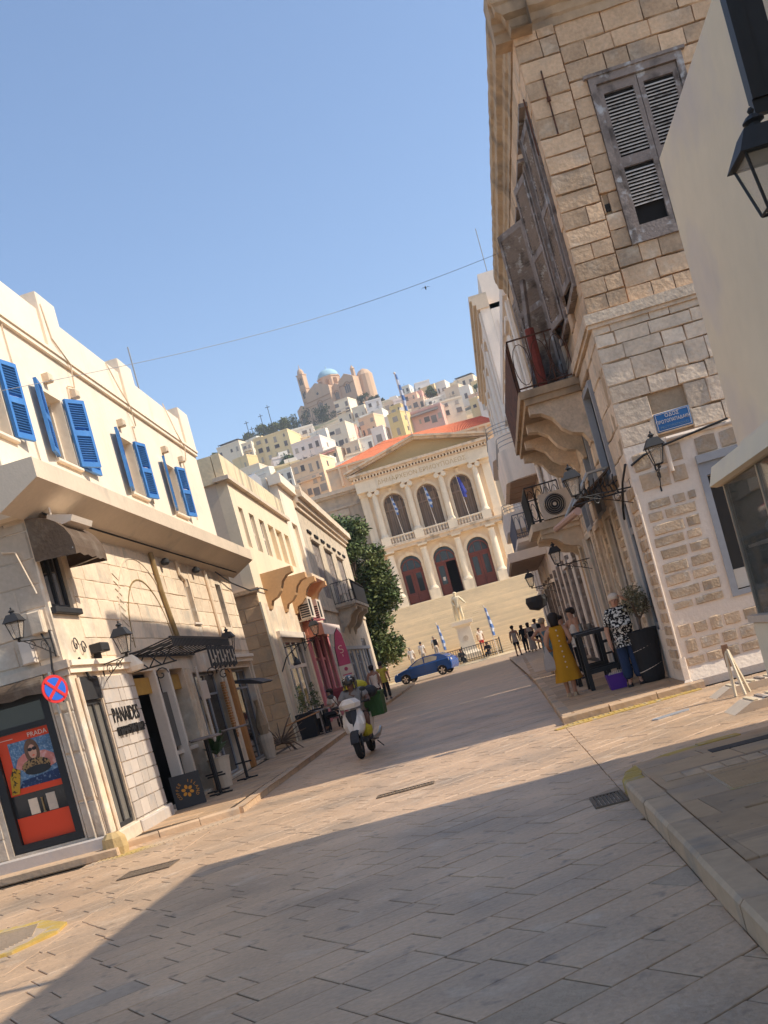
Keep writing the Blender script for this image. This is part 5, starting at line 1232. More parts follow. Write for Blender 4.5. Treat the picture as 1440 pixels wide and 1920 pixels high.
# entablature, balcony, cornice
mb = MB(P); mb.box(-8.0, 4.8, 0.002, 1.0, 11.6, 11.95); mb.box(-8.1, 4.9, .002, 1.15, 11.95, 12.15); mb.build('balcony_slab', m_thd, TH_)
mb = MB(P); mb.box(-7.95, 4.75, .002, .95, 17.6, 18.6); mb.build('entablature', m_th, TH_)
mb = MB(P); mb.box(-8.3, 5.1, .002, 1.3, 18.95, 19.12); mb.box(-8.45, 5.25, .002, 1.5, 19.12, 19.34); mb.box(-8.0, 4.8, .002, 1.0, 18.6, 18.74); mb.build('cornice', m_thd, TH_)
for i in range(42): MB(P).box(-7.95 + i * .305, -7.80 + i * .305, 1.0, 1.25, 18.745, 18.945).build('dentil', m_th, TH_)
text('inscription', 'ΔΗΜΑΡΧΕΙΟΝ ΕΡΜΟΥΠΟΛΕΩΣ', .55, m_tho, TH_, P(-1.6, .953, 18.1), (1, 0, 0), (0, 0, 1), .01, sx=1.05)
AP = 21.25
mb = MB(P); mb.prism([(-8.4, 19.342), (5.2, 19.342), (-1.6, AP - .05)], 'o', .3, .55); mb.build('pediment_field', m_tho, TH_)
mb = MB(P)
for s_ in (-1, 1):
    x0 = -1.6 + s_ * 7.05
    for a, b, o in ((.0, .2, 1.2), (.2, .38, 1.5)):
        mb.prism([(x0, 19.342 + a), (-1.6, AP - .2 + a), (-1.6, AP - .2 + b), (x0, 19.342 + b)] if a == 0 else [(x0, 19.343 + a), (-1.6, AP - .199 + a), (-1.6, AP - .2 + b), (x0, 19.342 + b)], 'o', .56, o)
mb.build('raking_cornice', m_thd, TH_)
mb = MB(P); mb.box(-10.6, 6.6, -4.5, -3.9, 17.5, 21.3); mb.box(-10.7, 6.7, -4.6, -3.75, 21.3, 21.5)
for x in (-9.4, -8.6, 4.6, 5.4): mb.box(x - .1, x + .1, -3.9, -3.7, 19.5, 21.3)
m_att = M('peach_plaster', (.74, .56, .38), .9, n1=(.4, .12), n2=(3, .06), bump=(6, .2), mix=((.62, .48, .34), .8, .5, .7))
mb.build('attic_wall', m_att, TH_)
# balustrades between the columns
for a, b in ((-6.05, -3.75), (-2.9, -.55), (.35, 2.7)):
    mb = MB(P); mb.box(a, b, .55, .85, 12.152, 12.25); mb.box(a, b, .52, .88, 12.78, 12.92); mb.build('balustrade_rail', m_th, TH_)
    n = 8
    for i in range(n):
        x = a + .15 + (b - a - .3) * i / (n - 1); MB().lathe([(.07, 0), (.05, .06), (.095, .22), (.045, .42), (.07, .53)], (x, 99.3, 12.25), 8).build('baluster', m_th, TH_)
# wings
m_thg = M('shaded_weathered_marble', (.56, .49, .40), .9, n1=(.5, .14), n2=(3, .12), bump=(6, .4), streak=((.36, .30, .23), 1.2, .5, .8))  # shade over the left wing is put into this greyer marble colour
PW = FF(102.2)
for a, b, nm in ((-15.5, -7.9, 'left'), (4.7, 12, 'right')):
    cs = (-9.9, -13.2) if a < 0 else (6.6, 9.6)
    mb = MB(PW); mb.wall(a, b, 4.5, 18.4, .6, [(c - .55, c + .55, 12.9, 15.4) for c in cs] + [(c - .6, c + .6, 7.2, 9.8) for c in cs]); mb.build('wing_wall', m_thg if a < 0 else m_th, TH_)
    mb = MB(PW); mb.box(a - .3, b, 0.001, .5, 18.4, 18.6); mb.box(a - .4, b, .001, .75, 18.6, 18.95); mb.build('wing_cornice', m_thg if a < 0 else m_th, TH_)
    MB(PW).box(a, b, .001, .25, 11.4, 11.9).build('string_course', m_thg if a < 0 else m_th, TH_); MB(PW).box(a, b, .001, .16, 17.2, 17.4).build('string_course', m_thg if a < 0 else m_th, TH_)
    for c in cs:
        MB(PW).box(c - .54, c + .54, -.4, -.3, 12.9, 15.4).build('window', m_wgl, TH_); MB(PW).box(c - .58, c + .58, -.4, -.3, 7.2, 9.8).build('window', m_wgl, TH_)
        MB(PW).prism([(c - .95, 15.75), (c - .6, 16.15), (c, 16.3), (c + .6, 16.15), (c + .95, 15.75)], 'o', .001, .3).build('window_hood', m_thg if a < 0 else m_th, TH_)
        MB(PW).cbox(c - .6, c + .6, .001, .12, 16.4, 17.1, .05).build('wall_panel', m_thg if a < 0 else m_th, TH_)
mb = MB(); mb.box(-15.5, -15.4, 102.3, 125, 4, 18.4); mb.box(-15.4, 11.9, 124, 125, 4, 18.4); mb.box(-15.4, 11.9, 102.9, 123.9, 18.3, 18.39); mb.build('rear_block', m_th, TH_)
P2 = FF(99.2); mb = MB(FF(101.5)); mb.box(4.9, 7.5, 0.001, 1.0, 11.9, 12.1); mb.box(4.9, 7.5, .5, .8, 12.8, 12.92); mb.build('side_balcony', m_th, TH_)
for i in range(6): MB().lathe([(.07, 0), (.05, .06), (.095, .22), (.045, .42), (.07, .7)], (5.2 + i * .35, 100.85, 12.1), 8).build('baluster', m_th, TH_)
# tiled roof
E0, E1, F0, F1, RZ = -10.6, 6.9, 104.8, 119, 21.52
rid = ((-4.8, 112, 24.25), (5.6, 112, 23.9))
def roof_pt(u, v):     # front slope: u along 0..1, v up 0..1
    a = Vector((E0 + (E1 - E0) * u, F0, RZ)); b = Vector(rid[0]).lerp(Vector(rid[1]), u); return a.lerp(b, v)
mb = MB(); rows = 14; colsn = 90
vs = []
for j in range(rows + 1):
    for i in range(colsn * 2 + 1):
        p = roof_pt(i / (colsn * 2), j / rows); p.z += .09 * (i % 2) - .03 * (j % 2); vs.append(tuple(p))
w_ = colsn * 2 + 1
mb.raw(vs, [(j * w_ + i, j * w_ + i + 1, (j + 1) * w_ + i + 1, (j + 1) * w_ + i) for j in range(rows) for i in range(w_ - 1)])
mb.raw([(E0, F0, RZ), rid[0], (E0, F1, RZ)], [(0, 1, 2)]); mb.raw([(E1, F0, RZ), (E1, F1, RZ), rid[1]], [(0, 1, 2)]); mb.raw([(E0, F1, RZ), rid[0], rid[1], (E1, F1, RZ)], [(0, 1, 2, 3)])
rf = mb.build('roof', m_tile, TH_, recalc=False)
# steps
ST = tag(MB().box(-20, 13.5, 79.0, 99.3, -.05, .02).build('steps_base', m_step), kind='structure')
ST.name = 'grand_steps'
NS = 35; Y0, Y1s = 79.0, 98.3; dz = BZ / NS
def step_y(i): return Y0 + i * (Y1s - Y0) / NS if i > 3 else Y0 + i * .6
for i in range(NS):
    y = Y0 + i * (Y1s - Y0) / NS; z = (i + 1) * dz
    MB().box(-13.6, 9.5, y + .11, 99.9 if i == NS - 1 else y + (Y1s - Y0) / NS + .12, z - dz - .05 if i else -.02, z - .105).box(-13.6 + .002 * (i % 3), 9.5, y, 99.9 if i == NS - 1 else y + (Y1s - Y0) / NS + .12, z - .104, z).build('step', m_step, ST)
tag(MB().box(-13.6, 9.5, 99.9, 100, 5.9, BZ).build('step', m_step, ST))
for a, b, lab in ((-15.2, -13.62, 'white marble side wall left of the grand steps behind the tree'), (9.52, 11, 'marble side wall at the right end of the grand steps')):
    mb = MB(); mb.prism([(78.6, 0), (99.3, 0), (99.3, 7.2), (97, 7.0), (78.6, 1.5)], 'u', a, b)
    tag(mb.build('stair_wall', m_th, None, origin=((a + b) / 2, 79, 0)), lab, 'wall')
for i, y in enumerate((77.8, 78.4)): MB().box(-13, 9, y, 79.0, -.02 if i == 0 else .06, .06 + i * .06 + .002).build('step', m_step, ST)
# statue
m_stat = M('cream_statue_marble', (.74, .66, .46), .8, n1=(2, .1), n2=(10, .08), bump=(14, .2))
PE = thing('statue_pedestal', 'tapered marble pedestal standing on the lower steps', 'pedestal', (-1.35, 80.6, .45))
mb = MB()
def sq(cx, cy, h, z, k=1.): return [(cx - h, cy - h * k, z), (cx + h, cy - h * k, z), (cx + h, cy + h * k, z), (cx - h, cy + h * k, z)]
mb.loft([sq(-1.4, 80.6, .85, .2), sq(-1.4, 80.6, .85, .75), sq(-1.4, 80.6, .7, .85), sq(-1.4, 80.6, .58, 1.0), sq(-1.4, 80.6, .52, 2.75), sq(-1.4, 80.6, .62, 2.9), sq(-1.4, 80.6, .80, 3.0), sq(-1.4, 80.6, .80, 3.25)]); mb.build('shaft', m_th, PE)
MB().prism([(-1.4 + .2 * math.cos(t * .6), 1.95 + .2 * math.sin(t * .6)) for t in range(10)], 'o', 80.03, 80.05).build('relief', m_thd, PE)
# railing round the statue
fe = thing('statue_fence', 'dark iron railing round the statue pedestal', 'fence', (-1.4, 79.2, .2))
mb = MB()
for a, b in (((-3.3, 79.2), (.95, 79.2)), ((-3.3, 79.2), (-3.3, 82)), ((.95, 79.2), (.95, 82))):
    n = int(math.hypot(b[0] - a[0], b[1] - a[1]) / .17)
    for z in (.35, 1.25): mb.tube([(*a, z), (*b, z)], .025, 5)
    for i in range(n + 1): mb.tube([(a[0] + (b[0] - a[0]) * i / n, a[1] + (b[1] - a[1]) * i / n, .1), (a[0] + (b[0] - a[0]) * i / n, a[1] + (b[1] - a[1]) * i / n, 1.28)], .017, 4)
mb.build('railing', m_char, fe)
for x in (-3.3, -1.9, -.45, .95): MB().tube([(x, 79.2, .0), (x, 79.2, 1.4)], .05, 6).build('post', m_char, fe)
# flags
m_fblue = M('flag_blue', (.10, .18, .38), .8, n2=(0, 0), bump=None); m_fwhite = M('flag_white', (.55, .57, .62), .8, n2=(0, 0), bump=None); m_eu = M('flag_navy', (.05, .06, .28), .8, n2=(0, 0), bump=None)
def flag(base, h, label, kind='gr', lean=0., fh=1.3, fl=.5, cat='flag', r_=.03):
    x, y, z = base
    t = thing('flag_on_pole', label, cat, base)
    MB().tube([(x, y, z), (x + lean, y, z + h)], r_, 6).build('pole', m_wframe, t)
    MB().ball((x + lean, y, z + h), r_ * 2).build('finial', m_wframe, t)
    # cloth hangs limp along the pole in stripes
    n = 7; rr = random.Random(hash(label) % 100)
    for i in range(n):
        mb = MB(); z1 = z + h - .12 - fh * i / n; z0 = z + h - .12 - fh * (i + 1) / n; xo = x + lean * (z1 - z) / h
        w0 = fl * (.35 + .5 * i / n) * (1 if i < n - 1 else .7); w1 = fl * (.35 + .5 * (i + 1) / n) * (1 if i < n - 2 else .6)
        def ring(zz, w, ph): return [(xo + .03, y - .03, zz), (xo + w * .5, y - .10 + .05 * math.sin(ph), zz - w * .25), (xo + w, y + .04 * math.cos(ph), zz - w * .4), (xo + w * .5, y + .08, zz - w * .2)]
        mb.loft([ring(z0, w1, i + 1.), ring(z1, w0, float(i))])
        mb.build('flag_stripe' if kind == 'gr' else 'flag_cloth', m_eu if kind == 'eu' else (m_fblue if i % 2 == 0 else m_fwhite), t)
    return t
flag((-3.12, 78.9, .05), 3.5, 'blue and white flag on a stand left of the statue', lean=-.12, fh=1.9, fl=.38)
flag((.62, 78.9, .05), 3.8, 'blue and white flag on a stand right of the statue', lean=-.15, fh=2.1, fl=.42)
flag((-4.7, 99.0, 12.2), 4.3, 'limp blue and white flag on the balcony before the left arched window', lean=-.35, fh=1.6, fl=.45)
flag((-1.55, 99.0, 12.2), 4.4, 'limp blue and white flag on the balcony before the middle arched window', lean=-.3, fh=1.9, fl=.5)
flag((1.6, 99.0, 12.2), 4.5, 'limp navy flag on the balcony before the right arched window', 'eu', lean=-.3, fh=1.9, fl=.75)
flag((-1.75, 110.5, 23.4), 7.0, 'large blue and white flag on the pole above the red roof', lean=-.1, fh=3.9, fl=.55, r_=.06)

# ================================================================== HILL
m_hill = M('dry_hillside', (.36, .30, .21), .95, n1=(.03, .2), n2=(.3, .25), bump=(.6, .6), mix=((.15, .15, .07), .08, .5, .62))
def hz(x, y):
    z = 8 + (y - 130) / 3.05
    z += 1.6 * math.sin(x * .05 + y * .02) * min(1, max(0, (y - 130) / 80)) + 1.2 * math.sin(x * .021 - 1)
    if y > 430: z = min(z, 106 + (y - 430) * .03)
    k = max(0, -x - 75 - .0 * y) * .35 + max(0, x - 60) * .12
    return z - k - 2.2
mb = MB(); nx, ny = 60, 60; vs = []
for j in range(ny):
    for i in range(nx):
        x = -260 + 460 * i / (nx - 1); y = 126 + 480 * j / (ny - 1); vs.append((x, y, hz(x, y) if j else 0))
mb.add(vs, [(j * nx + i, j * nx + i + 1, (j + 1) * nx + i + 1, (j + 1) * nx + i) for j in range(ny - 1) for i in range(nx - 1)])
tag(mb.build('hill', m_hill, smooth=True, recalc=False), kind='structure')
HC = {'cream': (.80, .73, .58), 'yellow': (.80, .66, .38), 'white': (.84, .80, .73), 'orange': (.78, .60, .40), 'pink': (.74, .47, .40), 'peach': (.80, .60, .45), 'gold': (.74, .55, .24), 'grey': (.74, .74, .74), 'lilac': (.78, .72, .68), 'beige': (.76, .65, .50)}
HM = {k: M('hill_' + k, v, .9, n1=(.15, .07), n2=(1.5, .06), bump=(3, .15), streak=(tuple(a * .72 for a in v), .6, .58, .9)) for k, v in HC.items()}
m_hwin = M('far_window', (.16, .14, .125), .4, var=.5, n1=(.2, .4), n2=(0, 0), bump=None); m_hsh = M('far_shutter', (.40, .36, .31), .8, var=.2, n2=(0, 0), bump=None)
wun = bpy.data.meshes.new('window'); wun.from_pydata([(-.5, -.5, -.5), (.5, -.5, -.5), (.5, .5, -.5), (-.5, .5, -.5), (-.5, -.5, .5), (.5, -.5, .5), (.5, .5, .5), (-.5, .5, .5)], [], [(0, 3, 2, 1), (4, 5, 6, 7), (0, 1, 5, 4), (1, 2, 6, 5), (2, 3, 7, 6), (3, 0, 4, 7)]); wun.materials.append(m_hwin)
wun2 = wun.copy(); wun2.materials.clear(); wun2.materials.append(m_hsh); wun2.name = 'shutter_window'
m_hw = HM['white']
def hill_house(x, y, z, w, h, colour, label, yaw, seed, flags=''):
    r_ = random.Random(seed); d = w * r_.uniform(.9, 1.3) + 2; zb = -6.5
    t = thing('hill_house', label, 'house', (x, y, z)); mt = HM[colour]
    ca, sa = math.cos(yaw), math.sin(yaw)
    def Q(u, o, zz): return (x + u * ca + o * sa, y + u * sa - o * ca, z + zz)
    b = MB(Q); b.box(-w / 2, w / 2, -d, 0, zb, h); b.build('walls', mt, t)
    p = MB(Q); ph = r_.uniform(.25, .5)
    for q in ((-w / 2 - .06, w / 2 + .06, -.12, .08, h, h + ph), (-w / 2 - .06, -w / 2 + .12, -d, -.12, h, h + ph), (w / 2 - .12, w / 2 + .06, -d, -.12, h, h + ph)): p.box(*q)
    p.box(-w / 2 - .1, w / 2 + .1, .001, .14, h - .12, h - .001); p.build('parapet', mt, t)
    fl = max(1, round(h / 2.9)); n = max(1, round(w / 2.0))
    if 'm' in flags: n = max(1, n - 1)
    for f_ in range(fl):
        for i in range(n):
            if r_.random() < .12: continue
            u = -w / 2 + w * (i + .5) / n + r_.uniform(-.15, .15); ww = r_.choice((.5, .75, .9, 1.0, 1.5)); wh_ = r_.uniform(.8, 1.6); door = r_.random() < .22
            zc = h - (f_ + 1) * (h / fl) + (1.0 if door else 1.45) * min(1, h / fl / 2.9)
            if door: wh_ = 1.9
            wh_ = min(wh_, h / fl * .62)
            c = Q(u, -.03, zc)
            o = inst(wun2 if r_.random() < .45 else wun, 'window', t, c, (0, 0, yaw), (ww, .14, wh_))
            inst(wun2, 'window_sill', t, Q(u, .05, zc - wh_ / 2 - .08), (0, 0, yaw), (ww + .25, .2, .1))
    for f_ in range(fl):       # side windows
        if r_.random() < .7: inst(wun, 'window', t, Q(w / 2 + .0, -d * .4, h - (f_ + 1) * (h / fl) + 1.4 * min(1, h / fl / 2.9)), (0, 0, yaw), (.14, .8, min(1.2, h / fl * .55)))
    if 'b' in flags:           # balcony with railing
        q = MB(Q); q.box(-w * .4, w * .4, .1, 1.0, h * .45, h * .45 + .15); q.build('balcony_slab', mt, t)
        q = MB(Q)
        for i in range(int(w * .8 / .3)): q.box(-w * .4 + i * .3, -w * .4 + i * .3 + .05, .93, .98, h * .45 + .15, h * .45 + .95)
        q.box(-w * .4, w * .4, .92, 1.0, h * .45 + .95, h * .45 + 1.02); q.build('balcony_railing', m_hsh, t)
    if 'a' in flags:           # dark awning strip
        q = MB(Q); q.prism([(.05, h * .92), (1.3, h * .72), (1.3, h * .68), (.05, h * .86)], 'u', -w * .42, w * .42); q.build('awning', m_hwin if 'd' in flags else m_salmon, t)
    if 'r' in flags:           # roof room
        q = MB(Q); q.box(-w * .1, w * .38, -d * .8, -d * .2, h, h + 1.9); q.build('roof_room', HM['white'], t)
    if 'p' in flags:           # pergola / solar panels
        q = MB(Q); q.prism([(-.3, h + 1.0), (-d * .6, h + 1.5), (-d * .6, h + 1.58), (-.3, h + 1.08)], 'u', -w * .45, w * .45)
        for uu in (-w * .42, w * .4): q.box(uu, uu + .1, -.5, -.4, h, h + 1.0); 
        q.build('roof_shade', m_char, t)
    for i in range(r_.randint(0, 2)):
        u = r_.uniform(-w * .4, w * .4); q = MB(Q); q.tube([(u, -d * .3, h), (u, -d * .3, h + r_.uniform(1.5, 2.6))], .035, 4); q.tube([(u - .5, -d * .3, h + 1.4), (u + .5, -d * .3, h + 1.4)], .03, 4); q.build('antenna', m_char, t)
    if r_.random() < .5:
        q = MB(Q); q.lathe([(.45, 0), (.45, .9), (.1, 1.0)], (r_.uniform(-w * .3, w * .3), -d * .5, h), 10); q.build('water_tank', m_wframe, t)
    return t
HOUSES = [(-69.9, 373.5, 87.8, 9.0, 3.8, 'cream', 'long low cream house under dark solar sheets at the far left of the hill', 'p'),
 (-58.8, 346.9, 79.1, 3.5, 4.9, 'cream', 'small cream house with a balcony left of the big yellow house', 'b'),
 (-50.9, 322.3, 71.0, 3.2, 7.5, 'yellow', 'narrow yellow house joined to the left of the big yellow house', 'm'),
 (-45.3, 319.9, 70.3, 8.8, 7.6, 'yellow', 'big plain yellow house with few windows below the green ridge', 'm'),
 (-38.5, 331.8, 74.2, 8.0, 5.8, 'white', 'white house with a dark balcony right of the big yellow house', 'b'),
 (-32.7, 285.8, 59.1, 8.5, 6.5, 'lilac', 'wide pale lilac house right of the dark trees', ''),
 (-59.0, 329.1, 71.8, 5.5, 4.0, 'yellow', 'low yellow house partly behind the grey rooftop shed', 'm'),
 (-28.6, 239.5, 42.5, 7.4, 8.4, 'orange', 'orange house nearest the town hall roof on its left', 'b'),
 (-36.6, 258.8, 49.5, 3.6, 4.5, 'white', 'low white house beside the orange house', ''),
 (-26.7, 371.1, 87.0, 5.4, 7.6, 'cream', 'tall cream house with two balconies right under the church', 'b'),
 (-21.3, 367.0, 85.7, 4.6, 4.0, 'cream', 'low cream house between the tall cream house and the grey white house', ''),
 (-15.4, 359.7, 83.3, 5.3, 5.4, 'grey', 'grey white house with a shaded left gable right of the church', 'm'),
 (-14.4, 332.6, 74.4, 4.4, 4.2, 'white', 'white house directly below the grey white house', ''),
 (-16.8, 314.5, 68.5, 5.2, 5.0, 'orange', 'orange beige house with three windows in the middle of the hill', ''),
 (-24.7, 301.1, 64.1, 5.4, 6.8, 'cream', 'cream house with shuttered windows left of the small pink house', ''),
 (-21.7, 311.7, 67.6, 2.6, 3.9, 'pink', 'small pink house with one dark window', 'm'),
 (-31.0, 307.5, 66.2, 5.2, 5.6, 'white', 'white house left of the shuttered cream house', ''),
 (-20.5, 279.7, 57.1, 4.0, 3.2, 'beige', 'beige house just above the left end of the red roof', ''),
 (-16.8, 281.2, 57.6, 4.0, 3.2, 'white', 'low white house above the red roof beside the lilac gable', ''),
 (-13.4, 290.0, 60.5, 3.5, 3.8, 'lilac', 'lilac grey blank gabled house left of the golden house', 'm'),
 (-8.0, 292.1, 61.2, 4.0, 6.0, 'gold', 'golden yellow house left of the big flagpole', 'm'),
 (-8.4, 344.6, 78.4, 3.9, 2.8, 'gold', 'small golden house above the golden yellow house', ''),
 (-3.1, 352.1, 80.8, 4.9, 4.4, 'peach', 'peach house right of the flagpole top', 'b'),
 (-26.8, 277.9, 56.5, 5.2, 3.2, 'beige', 'beige house with a dark red awning strip above the orange house', 'a'),
 (-26.1, 259.1, 50.3, 2.6, 3.9, 'white', 'white house with a wide glazed front beside the red roof tip', ''),
 (2.2, 393.4, 94.4, 5.6, 3.7, 'grey', 'grey white house on the skyline with a shaded left side', 'm'),
 (-4.6, 407.4, 98.9, 3.8, 2.8, 'white', 'low white house on the skyline behind the flagpole', ''),
 (3.3, 370.7, 86.9, 5.5, 3.4, 'yellow', 'yellow house with three dark windows below the skyline', ''),
 (7.9, 365.7, 85.3, 3.5, 4.2, 'white', 'tall white cube house beside the yellow house with dark windows', ''),
 (-2.0, 360.1, 83.4, 6.4, 3.6, 'pink', 'pink house with an arcade of white posts', ''),
 (-1.9, 343.8, 78.1, 6.2, 2.8, 'peach', 'low peach house under the pink arcade house', ''),
 (.3, 296.9, 62.7, 9.4, 4.3, 'pink', 'long pink house with a dark awning just above the red roof', 'ad'),
 (8.1, 300.9, 64.0, 6.5, 4.4, 'cream', 'big pale cream house with one dark window above the right end of the red roof', 'm'),
 (13.6, 326.5, 72.4, 3.2, 4.2, 'white', 'white house with a single small window right of the pale cream house', 'm'),
 (10.6, 346.2, 78.9, 5.0, 3.3, 'beige', 'beige house below the dark skyline canopy', 'm'),
 (16.0, 368.6, 86.2, 6.9, 2.9, 'cream', 'cream skyline house with a flat dark roof canopy', 'p'),
 (19.4, 338.7, 76.4, 5.5, 3.6, 'yellow', 'pale yellow house next to the white apartment building', 'm'),
 (14.0, 295.1, 62.1, 2.6, 3.4, 'yellow', 'small yellow house low at the right beside the lilac one', ''),
 (16.3, 292.3, 61.2, 2.8, 3.1, 'lilac', 'lilac white house touching the white apartment building', ''),
 (2.7, 335.9, 75.5, 2.7, 2.4, 'white', 'tiny greenish white house with posts above the long pink house', 'p')]
for i, (x, y, z, w, h, c, lab, fl) in enumerate(HOUSES):
    hill_house(x, y, z, w, h, c, lab, R((-14, -6, -18, -9, 4, -12, -22)[i % 7]), 100 + i, fl)
FILL = [(-63, 385, 4), (-54, 352, 3.6), (-47, 350, 3.4), (-42, 300, 4), (-34, 345, 3.6), (-30, 330, 4), (-24, 330, 3.8), (-20, 340, 3.6), (-29, 262, 4.2), (-18, 262, 4), (-12, 262, 4), (-22, 240, 4.5), (-16, 235, 4.5), (-6, 312, 3.6), (-11, 325, 3.8), (-6, 330, 3.4), (0, 322, 3.4), (6, 325, 3.4), (5, 348, 3), (17, 318, 3.6), (21, 310, 3.6), (22, 330, 3.5), (12, 372, 3.2), (-10, 378, 3.2), (-6, 376, 3.2), (-1, 383, 3.2), (22, 360, 3.2), (-38, 278, 4.2), (-46, 282, 4.2), (-52, 300, 4), (-33, 232, 4.6), (-36, 312, 4)]
def scr(x, y, z):
    d = Vector((x, y, z - 1.6)); return d.dot(rt) / d.dot(fw), d.z / d.dot(fw)
def fill_label(x, y, z, c):
    a, b = scr(x, y, z); best = min(HOUSES, key=lambda q: (scr(q[0], q[1], q[2])[0] - a) ** 2 + (scr(q[0], q[1], q[2])[1] - b) ** 2)
    p, q = scr(*best[:3]); short = ' '.join(best[6].split()[:5]); 
    if short.split()[-1] in ('with', 'the', 'a', 'of', 'under', 'on', 'in', 'dark', 'to', 'joined', 'beside', 'one', 'above', 'below', 'left', 'at', 'between'): short = ' '.join(short.split()[:4])
    rel = ('right of' if a > p else 'left of') if abs(a - p) > abs(b - q) else ('above' if b > q else 'below')
    return 'small %s flat roofed house just %s the %s' % (c, rel, short)
fc = ['white', 'cream', 'beige', 'lilac', 'white', 'peach', 'yellow']
for i, (x, y, h) in enumerate(FILL):
    t = hill_house(x, y, 8 + (y - 130) / 3.05 - 1.6, 5.0 + (i * 37 % 5) * .5, h, fc[i % 7], fill_label(x, y, 8 + (y - 130) / 3.05, fc[i % 7]), R(-25 + (i * 53 % 40)), 300 + i, ('b', '', 'm', 'r')[i % 4])
    t['group'] = 'small houses filling the hillside'
# ================================================================== CHURCH
m_ch = M('ochre_church_stone', (.58, .42, .29), .9, n1=(.12, .10), n2=(.9, .08), bump=(2, .2), streak=((.46, .33, .23), .35, .55, .85))
m_chd = M('church_trim', (.42, .26, .15), .9, n1=(.2, .1), n2=(1, .1), bump=None); m_dome = M('pale_blue_dome', (.35, .52, .60), .7, n1=(.2, .1), n2=(2, .06), bump=None)
CH = thing('hilltop_church', 'large ochre domed church with a slim bell tower on the hilltop', 'church', (-36, 450, 113))
yaw = R(-27); ox, oy = -37.0, 452
def CQ(u, o, z): return (ox + u * math.cos(yaw) + o * math.sin(yaw), oy + u * math.sin(yaw) - o * math.cos(yaw), z)
def gable(u0, u1, o0, o1, z0, ze, zr, name='gabled_wing', mt=m_ch, axis='o'):
    if axis == 'o': return MB(CQ).prism([(u0, z0), (u1, z0), (u1, ze), ((u0 + u1) / 2, zr), (u0, ze)], 'o', o0, o1).build(name, mt, CH)
    return MB(CQ).prism([(o0, z0), (o1, z0), (o1, ze), ((o0 + o1) / 2, zr), (o0, ze)], 'u', u0, u1).build(name, mt, CH)
gable(-6.2, 6.2, -14, 8, 100, 120.2, 123.2, 'nave'); gable(-14.5, -9.6, -9, 4.5, 100, 116.3, 118.0, 'aisle'); gable(-9.6, -6.2, -9, 5.5, 100, 119.0, 120.2, 'aisle')
gable(6.2, 9.0, -9, 5.5, 100, 119.5, 120.5, 'aisle'); gable(9.0, 16.5, -12, 4.5, 100, 120.5, 122.8, 'apse_block'); 
MB(CQ).lathe([(3.6, 0), (3.6, 20), (2.2, 22), (.3, 23)], (17.0, -4, 101), 14).build('apse', m_ch, CH)
MB(CQ).lathe([(.9, 0), (.9, 3.5), (1.1, 3.6), (.1, 5.2)], (15.5, 1.5, 120.4), 8).build('corner_turret', m_ch, CH)
MB(CQ).lathe([(.9, 0), (.9, 4.2), (1.1, 4.3), (.1, 6)], (-7.5, -6, 119.4), 8).build('corner_turret', m_ch, CH)
MB(CQ).lathe([(4.9, 0), (4.9, 4.6), (5.2, 4.7), (5.2, 5.1)], (.4, -3, 121), 8).build('drum', m_ch, CH)
MB(CQ).lathe([(4.7, 0)] + [(4.7 * math.cos(i * .19), 4.0 * math.sin(i * .19)) for i in range(1, 8)] + [(.3, 4.0), (.2, 5.0), (.05, 5.4)], (.4, -3, 126.05), 20).build('dome', m_dome, CH, smooth=True)
for s_ in range(8):
    a = s_ * math.pi / 4 + math.pi / 8; c = (.4 + 4.6 * math.cos(a), -3 + 4.6 * math.sin(a))
    mb = MB(CQ); q = Vector((-math.sin(a), math.cos(a))); n_ = Vector((math.cos(a), math.sin(a)))
    for k in (-.62, 0, .62): p = Vector(c) + q * k + n_ * .05; mb.lathe([(.22, 0), (.22, 2.4), (.05, 2.8)], (p.x, p.y, 122.2), 8)
    mb.build('drum_window', m_chd, CH)
mb = MB(CQ); mb.box(-9.3, -6.3, 3.0, 6.0, 118, 129.6); mb.box(-9.5, -6.1, 2.8, 6.2, 123.6, 123.9); mb.box(-9.5, -6.1, 2.8, 6.2, 129.6, 130.0); mb.build('bell_tower', m_ch, CH)
MB(CQ).lathe([(1.5, 0), (1.4, 1.2), (.9, 2.2), (.2, 2.8), (.06, 4.4)], (-7.8, 4.5, 130.0), 10).build('tower_cupola', m_ch, CH)
def arched(u, o, z, w, h, name='arched_window', n=3):
    mb = MB(CQ); mb.arch_ring(u, z + h, w * .98, w * 1.25, o, o + .22, 8); t = mb.build(name + '_trim', m_chd, CH)
    mb = MB(CQ); k = w * 2 / n
    for i in range(n): c = u - w + k * (i + .5); hh = h + (.55 if i == n // 2 else .15) * w; mb.box(c - k * .36, c + k * .36, o + .0, o + .09, z, z + hh)
    mb.build(name, m_hwin, CH)
arched(0, 8.02, 111.6, 1.3, 2.6); arched(-12, 4.52, 110.0, 1.2, 2.6); arched(-7.9, 5.52, 111.6, 1.2, 2.6); arched(7.6, 5.52, 113.6, 1.0, 2.6); arched(12.8, 4.52, 114.6, 1.4, 3.0); arched(12.8, 4.52, 109.0, 1.1, 2.2, n=2)
arched(-7.8, 6.02, 119.6, .85, 2.2, 'tower_opening', 2); arched(-7.8, 6.02, 125.4, .85, 2.2, 'tower_opening', 2)
mb = MB(CQ); mb.prism([(.9 * math.cos(i * .4), 107.6 + 1.2 * math.sin(i * .4)) for i in range(16)], 'o', 8.0, 8.1); mb.prism([(.55 * math.cos(i * .4), 118.6 + .55 * math.sin(i * .4)) for i in range(16)], 'o', 8.0, 8.1); mb.build('round_window', m_hwin, CH)
